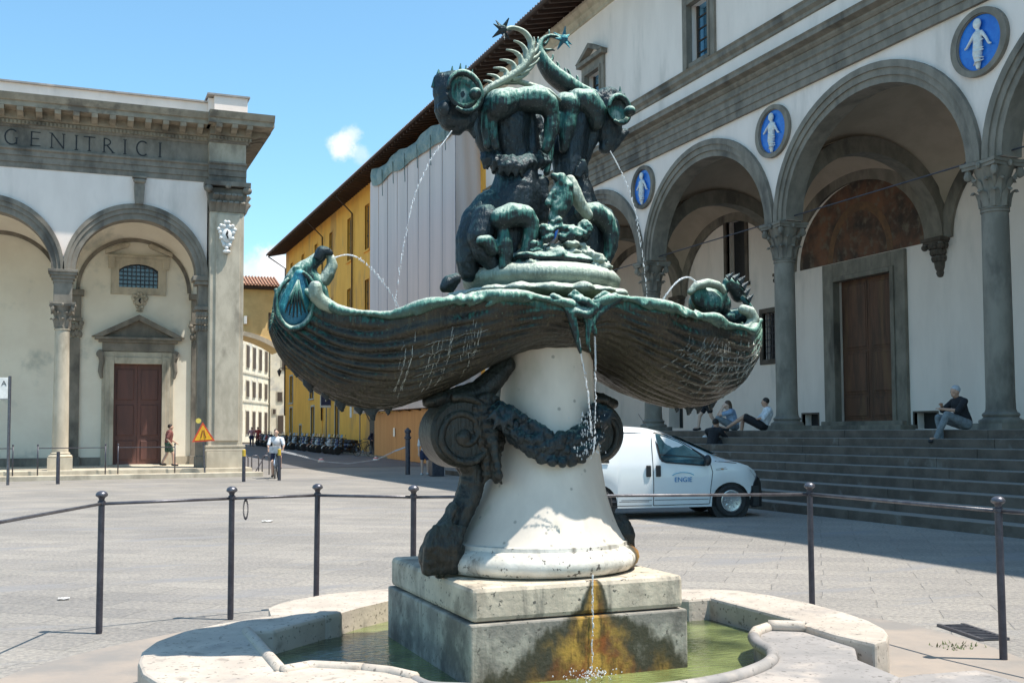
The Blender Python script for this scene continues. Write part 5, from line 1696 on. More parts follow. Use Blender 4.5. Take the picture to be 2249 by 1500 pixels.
# returns on the street side
part('side_entablature', MB().box(5.40, 5.72, YF - .2, 50, 10.60, 11.25).box(5.40, 5.70, YF - .2, 50, 11.25, 12.0).box(5.3, 5.86, YF - .2, 50, 12.0, 12.5).box(5.0, 6.60, YF - .4, 50, 12.505, 12.915), STONE_C, CH_)
# parapet and roof
part('parapet', MB().box(-14, 4.5, YF - .15, YF + .3, 12.90, 13.50), PLAST, CH_)
part('parapet', MB().box(4.55, 5.72, YF - .55, YF + .3, 12.90, 13.66).box(4.36, 4.56, YF - .3, YF + .3, 12.90, 13.62), PLAST, CH_)
part('coping', MB().box(-14, 4.45, YF - .24, YF + .4, 13.46, 13.52).box(4.30, 5.80, YF - .62, YF + .4, 13.655, 13.72), RIM_G, CH_)
part('portico_roof', MB().prism([(YF, 13.4), (YF + 9, 13.5), (YF + 9, 10.8), (YF + .6, 10.8)], 'x', -14, 5.4), TILE, CH_)
part('nave_block', MB().box(-14, 5.4, YB + .5, 60, 0, 13.2), CPLAST, CH_)
# frieze inscription
xs = {'G': -2.07, 'E': -1.33, 'N': -.63}
for ch, xx in (('G', -2.07), ('E', -1.33), ('N', -.63), ('I', -.03), ('T', .39), ('R', 1.01), ('I', 1.56), ('C', 2.15), ('I', 2.74)):
    hgt, wd = .50, {'G': .42, 'E': .32, 'N': .42, 'I': .0, 'T': .38, 'R': .34, 'C': .40}[ch]
    L = MB()
    zb = 11.37
    yq = YF - .034
    def st(a, b, tt=.045):
        a, b = Vector((xx + a[0] * wd, 0, zb + a[1] * hgt)), Vector((xx + b[0] * wd, 0, zb + b[1] * hgt))
        dd = (b - a).normalized()
        nn_ = Vector((-dd.z, 0, dd.x)) * tt / 2
        P = [a - nn_, b - nn_, b + nn_, a + nn_]
        L.prism([(p.x, p.z) for p in P], 'y', yq, yq + .02)
    def serif(u, v):
        L.prism([(xx + u * wd - .055, zb + v * hgt - .012), (xx + u * wd + .055, zb + v * hgt - .012), (xx + u * wd + .055, zb + v * hgt + .012), (xx + u * wd - .055, zb + v * hgt + .012)], 'y', yq - .001, yq + .02)
    def curve(a0, a1, n=10):
        pp = [(.5 * math.cos(R(a0 + (a1 - a0) * i / n)), .5 + .52 * math.sin(R(a0 + (a1 - a0) * i / n))) for i in range(n + 1)]
        for p, q in zip(pp[:-1], pp[1:]): st(p, q)
    if ch == 'I': st((0, 0), (0, 1)); serif(0, 0); serif(0, 1)
    if ch == 'E':
        st((-.4, 0), (-.4, 1)); st((-.5, .97), (.5, .97), .03); st((-.4, .52), (.35, .52), .03); st((-.5, .03), (.5, .03), .03)
    if ch == 'N': st((-.45, 0), (-.45, 1), .03); st((-.45, 1), (.45, 0)); st((.45, 0), (.45, 1), .03); serif(-.45, 0); serif(.45, 1); serif(-.5, 1)
    if ch == 'T': st((0, 0), (0, 1)); st((-.5, .97), (.5, .97), .035); serif(0, 0)
    if ch in 'CG': curve(48, 312)
    if ch == 'G': st((.36, .02), (.36, .45), .04); serif(.36, .45)
    if ch == 'R':
        st((-.4, 0), (-.4, 1)); serif(-.4, 0)
        pp = [(-.4 + .62 * math.sin(R(a)), .73 + .25 * math.cos(R(a))) for a in range(0, 181, 20)]
        for p, q in zip(pp[:-1], pp[1:]): st(p, q, .035)
        st((-.1, .48), (.5, 0), .045); serif(.5, 0)
    part('letter', L, DARK, CH_)

# ------------------------------------------------------------------ ochre building along the street
YH = thing('ochre_building', 'long ochre yellow building with dark deep eaves and tall brown windows along the street', 'building', (19, 70, 0))
XY = 17.2
upw = [(66.6, 1.05), (71.4, 1.05), (77.0, 1.05), (82.2, 1.05), (87.4, 1.05), (92.2, 1.05)]
H_ = []
for y, wd in upw:
    H_ += [(y - wd / 2, y + wd / 2, 13.1, 16.0), (y - wd / 2, y + wd / 2, 9.0, 11.2)]
gw = [(92.1, 4.05, 6.3), (83.6, 4.15, 6.6), (74.9, 4.15, 6.4)]
for y, a, b in gw: H_.append((y - .7, y + .7, a, b))
drs = [(92.1, .55, 3.6), (83.2, .5, 3.5), (74.9, .4, 3.5)]
for y, a, b in drs: H_.append((y - .6, y + .6, a, b))
H_.append((87.6, 88.4, .6, 2.1))
part('street_wall', holed(map_x, 61.5, 95, 0, 17.45, H_, XY, XY + .4), YELLOW, YH)
part('hidden_wall', mbox(map_x, YEND + .01, 61.5, 0, 17.45, XY, XY + .4), YELLOW, YH)
part('end_wall', MB().box(XY, 30, 94.9, 95, 0, 17.4), YELLOW, YH)
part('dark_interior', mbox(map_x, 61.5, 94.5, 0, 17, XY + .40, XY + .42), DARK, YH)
for h in H_:
    a, b, c, d = h
    f_ = MB()
    tall = d - c > 1.9
    e = .13
    for (u0, u1, v0, v1) in ((a - e, a, c, d + e), (b, b + e, c, d + e), (a, b, d, d + e)):
        mbox(map_x, u0, u1, v0, v1, XY - .03, XY + .05, f_)
    mbox(map_x, a - .2, b + .2, c - .12, c, XY - .10, XY + .05, f_)
    wf = part('window' if c > 4 else 'doorway', f_, STONE_W if c < 8 else YELLOW, YH)
    part('pane' if c > 4 else 'door', mbox(map_x, a, b, c, d, XY + .16, XY + .18), SHUT, wf)
    if c > 4:
        for q in range(1, 3): part('glazing_bar', mbox(map_x, a, b, c + (d - c) * q / 3 - .03, c + (d - c) * q / 3 + .03, XY + .12, XY + .15), DARK, wf)
for y, w_ in ((79.5, .3), (70.2, .25), (97, .2)):
    if y > 95: continue
    part('rain_pipe', MB().tube([(EX + .1, y - 1.4, 16.85), (XY - .12, y, 16.1), (XY - .12, y, 2.4 if y > 72 else 3.4)], .055, 7), EAVEW, YH, smooth=True)
part('rain_pipe', MB().tube([(EX + .1, 95.4, 16.95), (XY - .1, 94.8, 15.9), (XY - .1, 94.7, 3.0)], .055, 7), EAVEW, YH, smooth=True)
part('cable', MB().tube([(XY - .05, 69, 5.2), (XY - .05, 68.8, 3.4), (XY - .05, 67.2, 3.0), (XY - .05, 65.2, 1.9), (XY - .05, 65.0, 5.0)], .03, 5), SHUT, YH)
part('pilaster_strip', mbox(map_x, 79.6, 80.5, 0, 6.4, XY - .06, XY + .02), YELLOW, YH)
part('notice', mbox(map_x, 70.6, 71.1, 2.5, 3.3, XY - .02, XY + .01), WGLAZE, YH)
roof_run(YH, YEND + .02, 95.3)

# wall lamp on the far corner
lp = thing('wall_lantern', 'small dark lantern on a bracket at the far corner of the ochre building', 'street lamp', (XY, 93.4, 7.0))
lpart('bracket', MB().tube([(0, 0, 0), (-.5, 0, .1), (-.8, 0, 0)], .03, 6), IRON, lp)
lpart('lantern', MB().lathe([(.05, -.55), (.20, -.1), (.05, .05), (.02, .12)], (-.8, 0, -.1), 6), IRON, lp)

# scaffold wrapped in pale netting
SC = thing('wrapped_scaffold', 'tall scaffold wrapped in pale lilac grey netting against the ochre facade', 'scaffold', (16.6, 53.7, 0))
def sheet_mb(fn, nu, nv): return MB().grid(fn, nu, nv)
def tzp(y): return 16.15 if y > 60.4 else 15.55 + .55 * (y - 46) / 15
rs = random.Random(3)
n_str = 8
for k in range(n_str):
    ya, yb = 46 + (61.3 - 46) * k / n_str, 46 + (61.3 - 46) * (k + 1) / n_str
    ph = rs.uniform(0, 6)
    def fn(u, v):
        y = ya + (yb - ya) * u + .02
        z = 2.9 + (tzp(y) - 2.9) * v
        return (16.0 - .006 * math.sin(PI * u) + .005 * math.sin(v * 30 + ph) * math.sin(PI * u) + .004 * math.sin(u * 22 + v * 5), y, z)
    part('netting_sheet', MB().grid(fn, 16, 60), SHEET, SC, smooth=True)
    part('netting_seam', MB().tube([(15.985, ya + .02, 3.0), (15.985, ya + .02, tzp(ya) + .1)], .008 if k % 2 else .014, 5), flat('seam_cloth', (.35, .35, .40), .9) if k == 0 else bpy.data.materials['seam_cloth'], SC)  # plain grey cloth for the seams between the netting sheets
part('netting_sheet', MB().grid(lambda u, v: (16.0 + 1.2 * u, 46.0 + .03 * math.sin(u * 12 + v * 8), 2.9 + 12.4 * v), 10, 50), SHEET, SC, smooth=True)
for z in (5.2, 7.2, 9.2, 11.2, 13.2):
    part('scaffold_tube', MB().tube([(16.05, 46.1, z), (16.05, 61.2, z)], .03, 6), IRON_T, SC)
    part('scaffold_tube', MB().tube([(16.06, 46.08, z), (17.15, 46.08, z)], .025, 6), IRON_T, SC)
for i in range(n_str + 1):
    y = 46.1 + (61.2 - 46.1) * i / n_str
    part('scaffold_pole', MB().tube([(16.07, y, 0), (16.07, y, tzp(y) + .35)], .03, 6), IRON_T, SC)
    part('scaffold_pole', MB().tube([(16.9, y, 0), (16.9, y, tzp(y))], .03, 6), IRON_T, SC)
def fn(u, v):
    y = 45.9 + 14.6 * u
    zt = tzp(y) + .55 - .20 * math.sin(u * 17) * .6
    zb_ = tzp(y) - .30 - .14 * abs(math.sin(u * 9)) - .06 * math.sin(u * 23)
    return (15.90 - .08 * math.sin(v * PI) - .03 * math.sin(u * 50 + v * 3) * v, y, zb_ + (zt - zb_) * v)
part('tarpaulin', MB().grid(fn, 90, 8), TARP, SC, smooth=True)
for k in range(6):
    y = 47 + k * 2.2
    part('tie_strip', MB().tube([(15.80, y, tzp(y) + .2), (15.84, y, tzp(y) - 1.0 - .3 * (k % 2))], .025, 5, .3), TARP, SC)
# site hoarding
HO = thing('site_hoarding', 'orange brown hoarding boards fencing the foot of the wrapped scaffold', 'hoarding', (15.4, 55, 0))
yy = 45.5
k = 0
while yy < 60.2:
    w_ = .62
    x0 = 15.25 + (yy - 45.5) * .035
    if yy > 58.6: o_ = SHUT
    else: o_ = HOARD
    part('hoarding_board', MB().box(x0, x0 + .04 + .03 * (k % 2), yy + .008, yy + w_ - .008, gz(yy) + .03, 2.55 + .04 * (k % 3)), o_, HO)
    yy += w_; k += 1
k = 0
x0 = 15.28
while x0 < 17.1:
    part('hoarding_board', MB().box(x0, x0 + .60, 45.44 - .02 * (k % 2), 45.49, .0, 2.55), HOARD, HO); x0 += .62; k += 1
part('hoarding_canopy', MB().box(15.1, 16.0, 45.4, 60.3, 2.66, 2.95), SHEET, HO)
part('notice', MB().box(15.50, 15.52, 54.3, 54.6, 1.3, 1.75), WGLAZE, HO)

# ------------------------------------------------------------------ archway house closing the street
AR = thing('archway_house', 'yellow house with tiled roof bridging the street on a low arch', 'building', (11, 100, .45))
zc, RR, cxa = 2.1, 8.2, 12.5
us = [cxa - 4.72 + 9.44 * i / 28 for i in range(29)]
aw = MB()
lo = [(u, zc + math.sqrt(RR * RR - (u - cxa) ** 2)) for u in us]
poly = [(2, 0.3), (us[0], .3)] + lo + [(17.2, .3), (17.2, 14.35), (2, 14.35)]
part('wall', MB().prism([(2, .3), (us[0], .3), *lo, (us[-1], 14.35), (2, 14.35)], 'y', 98, 102), CREAM, AR)
rg = MB()
pts = [(u, z) for u, z in lo] + [(cxa + (u - cxa) * 1.05, zc + (z - zc) * 1.05) for u, z in reversed(lo)]
rg.prism(pts, 'y', 97.9, 98.05)
part('arch_moulding', rg, STONE_W, AR)
part('eave', MB().box(1.6, 17.15, 97.2, 102.8, 14.36, 14.60), EAVEW, AR)
rf = MB().prism([(97.0, 14.6), (103.0, 14.6), (100.0, 15.75)], 'x', 1.5, 17.1)
r_ = part('roof', rf, TILE, AR)
mb = MB()
x = 1.6
while x < 17.0:
    mb.tube([(x, 96.98, 14.66), (x, 100.0, 15.80)], .09, 5)
    x += .28
part('tile_rows', mb, TILE, r_, kind='stuff')
wf = part('window', MB().box(16.2, 16.9, 97.95, 98.02, 10.9, 12.3), SHUT, AR)
part('small_lamp', MB().box(14.0, 14.25, 97.6, 98.0, 11.2, 11.9), WGLAZE, AR)
# houses beyond the archway
def far_house(lab, x0, x1, y0, y1, z1, mat, face, wins_, group=None, roof=True):
    T = thing('town_house', lab, 'house', ((x0 + x1) / 2, (y0 + y1) / 2, .4), group=group)
    part('wall', MB().box(x0, x1, y0, y1, .2, z1), mat, T)
    if roof: part('roof', MB().box(x0 - .5, x1 + .5, y0 - .5, y1 + .5, z1, z1 + .25), TILE, T)
    for (u, z, w_, h_) in wins_:
        if face == 'x': fr_, pn = MB().box(x1, x1 + .06, u - w_ / 2 - .12, u + w_ / 2 + .12, z - .12, z + h_ + .12), MB().box(x1 + .061, x1 + .10, u - w_ / 2, u + w_ / 2, z, z + h_)
        else: fr_, pn = MB().box(u - w_ / 2 - .12, u + w_ / 2 + .12, y0 - .06, y0, z - .12, z + h_ + .12), MB().box(u - w_ / 2, u + w_ / 2, y0 - .10, y0 - .061, z, z + h_)
        f_ = part('window', fr_, STONE_W, T)
        part('shutter', pn, SHUT, f_)
    return T
T = thing('town_house', 'cream house with dark shutters seen through the archway beside the church pilaster', 'house', (14, 112, .4))
A_, B_ = Vector((12.6, 102.6, 0)), Vector((20.3, 122, 0))
part('wall', MB().prism([(A_.x, A_.y), (B_.x, B_.y), (14, 126), (6, 108)], 'z', .2, 14.8), PALE, T)
dv = (B_ - A_)
ln = dv.length
dv.normalize()
nv_ = Vector((dv.y, -dv.x, 0))
def on_wall(s0, s1, z0, z1, t0, t1):
    mb = MB()
    P = [A_ + dv * s0, A_ + dv * s1]
    mb.add([(P[k].x + nv_.x * t, P[k].y + nv_.y * t, z) for t in (t0, t1) for (k, z) in ((0, z0), (1, z0), (1, z1), (0, z1))],
           [(3, 2, 1, 0), (4, 5, 6, 7), (0, 1, 5, 4), (1, 2, 6, 5), (2, 3, 7, 6), (3, 0, 4, 7)])
    return mb
for i in range(7):
    s0 = 1.4 + i * 2.85
    for z, h_ in ((1.4, 2.3), (5.2, 1.6), (8.2, 2.2), (11.6, 1.7)):
        f_ = part('window', on_wall(s0 - .12, s0 + 1.22, z - .14, z + h_ + .12, 0, .06), STONE_W, T)
        part('shutter', on_wall(s0, s0 + 1.1, z, z + h_, .061, .12), SHUT, f_)
for z in (4.6, 7.5, 11.0):
    part('string_course', on_wall(0, ln, z, z + .16, 0, .09), STONE_W, T)
far_house('sunlit white house end wall beyond the archway', 20.35, 27, 121.5, 134, 14.5, PALE, 'y', [(21.5, 1.4, .6, 2.0), (21.4, 5.0, .5, 1.0), (21.9, 8.5, .5, 1.2), (20.8, 3.6, .3, .5)])
# ------------------------------------------------------------------ white delivery van
VPAINT = M('white_van_paint', (.78, .80, .80), (.74, .76, .76), .8, .28, .0, coat=.6)
VGLASS = M('van_glass', (.10, .24, .30), (.04, .08, .10), 2.2, .05, metal=.5, spec=1.0)
CHROME = M('wheel_alloy', (.55, .56, .58), (.45, .46, .48), 12, .25, metal=.8)
RUB = M('tyre_rubber', (.02, .02, .021), (.03, .03, .03), 20, .8, .2, 60)
LAMP = M('headlamp_glass', (.35, .37, .40), (.12, .13, .15), 14, .08, spec=1.0)
RED = flat('red_lamp', (.35, .02, .02), .2)
VH = Vector((math.sin(R(99.5)), math.cos(R(99.5)), 0))
VAN = thing('delivery_van', 'small white delivery van with black bumper and blue door logo parked before the steps', 'van', (10.886, 16.41, 0), math.atan2(VH.y, VH.x))
# local frame: x forward (0 = front axle), y left (camera side is y = 0, body spans y 0..1.62), z up
WB = 2.5
def vroof(x):
    T = [(-3.32, 1.20), (-3.30, 1.46), (-3.1, 1.575), (-2.6, 1.61), (-1.9, 1.625), (-1.5, 1.60), (-1.2, 1.53), (-.9, 1.41), (-.5, 1.23), (-.12, 1.06), (.1, 1.00), (.34, .93), (.52, .83), (.62, .70), (.70, .48), (.71, .34), (.68, .22)]
    for (a, b), (c, d) in zip(T[:-1], T[1:]):
        if a <= x <= c: return b + (d - b) * (x - a) / (c - a)
    return T[0][1] if x < T[0][0] else T[-1][1]
def vbot(x):
    z = .20 + (.06 if x > .45 else 0) * (x - .45)
    for c in (0, -WB):
        d = abs(x - c)
        if d < .375: z = max(z, .26 + math.sqrt(max(0, .375 ** 2 - d * d)) * .97)
    return z
WV = 1.60
def section(x):
    zt, zb = vroof(x), vbot(x)
    belt = min(.98, zt - .02)
    # plan taper at the nose and tail
    tp_ = 0
    if x > .15: tp_ = .34 * ((x - .15) / .56) ** 2
    if x < -3.15: tp_ = .05 * ((-3.15 - x) / .17)
    up = max(0, zt - 1.0) * .20
    pts = [(.02 + tp_, zb), (-.005 + tp_, zb + (belt - zb) * .25), (-.012 + tp_, zb + (belt - zb) * .55), (.0 + tp_, zb + (belt - zb) * .85), (.012 + tp_, belt)]
    zz = max(zt - .10, belt + .005)
    pts += [(.03 + tp_ + up * .6, belt + (zz - belt) * .5), (.055 + tp_ + up, zz), (.13 + tp_ + up, zt - .03), (.26 + tp_ + up, zt), (WV / 2, zt + .012)]
    full = pts + [(WV - p[0], p[1]) for p in reversed(pts[:-1])]
    return [(x, p[0], p[1]) for p in full]
xs_ = sorted(set([-3.32, -3.30, -3.24, -3.15] + [-3.05 + .10 * i for i in range(36)] + [-WB + .375 * math.cos(PI * i / 14) for i in range(15)] + [.375 * math.cos(PI * i / 14) for i in range(15)] + [.5, .55, .6, .64, .68, .705]))
xs_ = [x for x in xs_ if -3.32 <= x <= .705]
mb = MB()
secs = [section(x) for x in xs_]
n = len(secs[0])
for s_ in secs: mb.v += s_
for i in range(len(secs) - 1):
    for k in range(n - 1):
        mb.f.append((i * n + k, (i + 1) * n + k, (i + 1) * n + k + 1, i * n + k + 1))
mb.f.append(tuple(range(n)))
mb.f.append(tuple((len(secs) - 1) * n + k for k in reversed(range(n))))
lpart('body', mb, VPAINT, VAN, auto=32)
lpart('underbody', MB().box(-3.25, .55, .06, WV - .06, .20, .55), BLK, VAN)
def side_panel(pts, off, thick, mat, name, par, inset=0):
    """polygon in (x,z) laid on the camera side of the body"""
    def yy(x, z):
        sc_ = section(x)
        prev = sc_[0]
        for q in sc_[:10]:
            if q[2] >= z:
                a, b = prev, q
                u = 0 if b[2] == a[2] else (z - a[2]) / (b[2] - a[2])
                return a[1] + (b[1] - a[1]) * max(0, min(1, u))
            prev = q
        return prev[1]
    tri = tessellate_polygon([[Vector((p[0], p[1], 0)) for p in pts]])
    m_ = MB()
    nn2 = len(pts)
    vs = [(x, yy(x, z) - off, z) for x, z in pts] + [(x, yy(x, z) - off + thick, z) for x, z in pts]
    m_.add(vs, [tuple(t_) for t_ in tri] + [(i, (i + 1) % nn2, nn2 + (i + 1) % nn2, nn2 + i) for i in range(nn2)])
    return lpart(name, m_, mat, par)
def seam(pts, name='door_seam', w_=.012, mat=BLK):
    for a, b in zip(pts[:-1], pts[1:]):
        d = Vector((b[0] - a[0], b[1] - a[1]))
        k = max(1, int(d.length / .12))
        for i in range(k):
            p, q = Vector(a) + d * i / k, Vector(a) + d * (i + 1) / k
            nrm = Vector((-(q - p).y, (q - p).x)).normalized() * w_ / 2
            yield (p, q, nrm)
def seams(lines, name, par, w_=.012, mat=BLK, off=.006):
    m_ = MB()
    for L in lines:
        for p, q, nr in seam(L, w_=w_):
            P = [p - nr, q - nr, q + nr, p + nr]
            vs = []
            for c in P:
                sc_ = section(max(-3.3, min(.7, c.x)))
                prev = sc_[0]; y = prev[1]
                for s_ in sc_[:10]:
                    if s_[2] >= c.y:
                        u = 0 if s_[2] == prev[2] else (c.y - prev[2]) / (s_[2] - prev[2])
                        y = prev[1] + (s_[1] - prev[1]) * u
                        break
                    prev = s_
                vs.append((c.x, y - off, c.y))
            m_.add(vs, [(0, 1, 2, 3)])
    return lpart(name, m_, mat, par)
door = seams([[(-1.47, .24), (-1.47, 1.0), (-1.44, 1.52), (-1.3, 1.53), (-.95, 1.40), (-.42, 1.06), (-.36, .80), (-.40, .55), (-.42, .26)], [(-1.47, .24), (-.42, .25)]], 'front_door_gap', VAN)
seams([[(-2.42, .24), (-2.42, 1.50), (-1.50, 1.52)], [(-2.42, .24), (-1.50, .24)]], 'rear_door_gap', VAN)
seams([[(-.30, 1.0), (.1, .96)]], 'bonnet_gap', VAN)
side_panel([(-1.40, 1.50), (-1.34, 1.06), (-1.30, 1.00), (-1.22, .975), (-.52, .915), (-.47, .93), (-.45, 1.06), (-.60, 1.17), (-.92, 1.38), (-1.15, 1.47), (-1.36, 1.52)], .010, .02, BLK, 'window_surround', door)
side_panel([(-1.36, 1.48), (-1.31, 1.07), (-1.27, 1.02), (-1.20, 1.00), (-.55, .945), (-.50, .96), (-.49, 1.05), (-.62, 1.15), (-.93, 1.355), (-1.15, 1.445), (-1.33, 1.49)], .016, .01, VGLASS, 'side_window', door)
side_panel([(-1.34, 1.12), (-.50, 1.05), (-.50, 1.065), (-1.34, 1.135)], .020, .006, BLK, 'window_line', door)
for hx, p_ in ((-1.56, VAN), (-1.38, door)):
    lpart('door_handle', MB().box(hx - .045, hx + .045, -.035, .0, .74, .94), BLK, p_, bevel=.015)
lpart('fuel_flap_hinge', MB().box(-2.40, -2.28, -.02, .0, .985, 1.03), BLK, VAN)
seams([[(-1.45, .335), (-.44, .335)], [(-2.40, .335), (-1.5, .335)], [(-2.3, .26), (-2.3, .31), (-1.55, .31)]], 'side_crease', VAN, .01, IRON_T)
# bumper, lamps, windscreen
bm_ = MB()
for i in range(9):
    pass
def bump(x, grow):
    sc_ = section(x)
    return sc_
rows = []
mbp = MB()
for x in (.36, .45, .55, .62, .68, .705):
    tpv = .34 * ((x - .15) / .56) ** 2
    ztop = {.36: .44, .45: .62, .55: .74, .62: .70, .68: .60, .705: .46}[x]
    rows.append([(x + .02, tpv - .018, .17), (x + .02, tpv - .022, .30), (x + .02, tpv - .018, ztop - .03), (x + .015, tpv + .02, ztop)])
full = []
for r_ in rows: full.append(r_ + [(p[0], WV - p[1], p[2]) for p in reversed(r_)])
for r_ in full: mbp.v += r_
for i in range(len(full) - 1):
    for k in range(7):
        if k == 3: continue
        mbp.f.append((i * 8 + k, (i + 1) * 8 + k, (i + 1) * 8 + k + 1, i * 8 + k + 1))
mbp.f.append(tuple(5 * 8 + k for k in range(8)))
lpart('bumper', mbp, BLK, VAN, auto=40)
side_panel([(.30, .945), (.36, .935), (.50, .845), (.62, .71), (.655, .62), (.60, .60), (.50, .72), (.38, .84)], .012, .03, LAMP, 'headlight', VAN)
lpart('headlight', MB().ball((.50, WV - .16, .76), (.12, .10, .14), 10, 8), LAMP, VAN, smooth=True)
wsm = MB().add([(-.98, .20, 1.455), (-.98, WV - .20, 1.455), (-.22, WV - .10, 1.115), (-.22, .10, 1.115)], [(0, 1, 2, 3)])
lpart('windscreen', wsm, VGLASS, VAN)
lpart('door_mirror', MB().ball((-.50, -.12, 1.02), (.06, .10, .10), 10, 8).tube([(-.50, 0, .96), (-.50, -.08, .98)], .03, 6), BLK, door, smooth=True)
lpart('roof_aerial', MB().tube([(-1.3, WV / 2, 1.62), (-1.45, WV / 2, 1.85)], .006, 5), BLK, VAN)
lpart('side_marker', MB().box(-.20, -.15, -.01, .01, .845, .865), flat('amber', (.6, .25, .03)), VAN)
seams([[(-.30, .86), (-.10, .885)], [(-.30, .84), (-.08, .86)]], 'fender_badge', VAN, .006, IRON_T)
lpart('arch_liner', MB().lathe([(.0, .06), (.365, .06), (.37, .30), (.0, .30)], (0, 0, .27), 28, axis='y').lathe([(.0, .06), (.365, .06), (.37, .30), (.0, .30)], (-WB, 0, .27), 28, axis='y'), BLK, VAN)
def wheel_at(x, y, sd):
    tyre = MB().lathe([(.19, -.08), (.26, -.095), (.285, -.075), (.295, 0), (.285, .075), (.26, .095), (.19, .08)], (0, 0, 0), 40, axis='y')
    w_ = lpart('wheel', tyre, RUB, VAN, loc=(x, y, .292), auto=40)
    lpart('rim', MB().lathe([(.0, -.02), (.19, -.02), (.195, -.085), (.18, -.09), (.175, .05), (.0, .05)], (0, 0, 0), 36, axis='y'), BLK, w_, auto=40)
    sp = MB().lathe([(0, -.09), (.045, -.085), (.05, -.03), (0, -.03)], (0, 0, 0), 16, axis='y')
    for k in range(9):
        a = 2 * PI * k / 9 + .2
        c, s_ = math.cos(a), math.sin(a)
        sp.tube([(c * .03, -.07, s_ * .03), (c * .11, -.082, s_ * .11), (c * .185, -.07, s_ * .185)], [.022, .020, .026], 5, .5)
    sp.lathe([(.168, -.088), (.185, -.092), (.195, -.088), (.19, -.07), (.172, -.07)], (0, 0, 0), 36, axis='y')
    lpart('spokes', sp, CHROME, w_, auto=40)
wheel_at(0, .10, 1); wheel_at(-WB, .10, 1); wheel_at(0, WV - .10, 1); wheel_at(-WB, WV - .10, 1)
# blue lettering and arc on the front door
LOGO = flat('logo_blue', (.02, .22, .50), .4)
m4 = Matrix.Translation((-.92, -.022, .68)) @ Matrix.Rotation(PI / 2, 4, 'X')
lg = text_mb('ENGIE', .12, .002, m4)
lg.v = [(x * 1.0, y, z) for x, y, z in lg.v]
lpart('door_lettering', lg, LOGO, door)
arc = [(-.92 + .21 * math.cos(R(a)), -.022, .735 + .075 * math.sin(R(a))) for a in range(20, 165, 12)]
lpart('logo_arc', MB().tube(arc, .006, 5), flat('logo_cyan', (.05, .45, .65), .4), door)

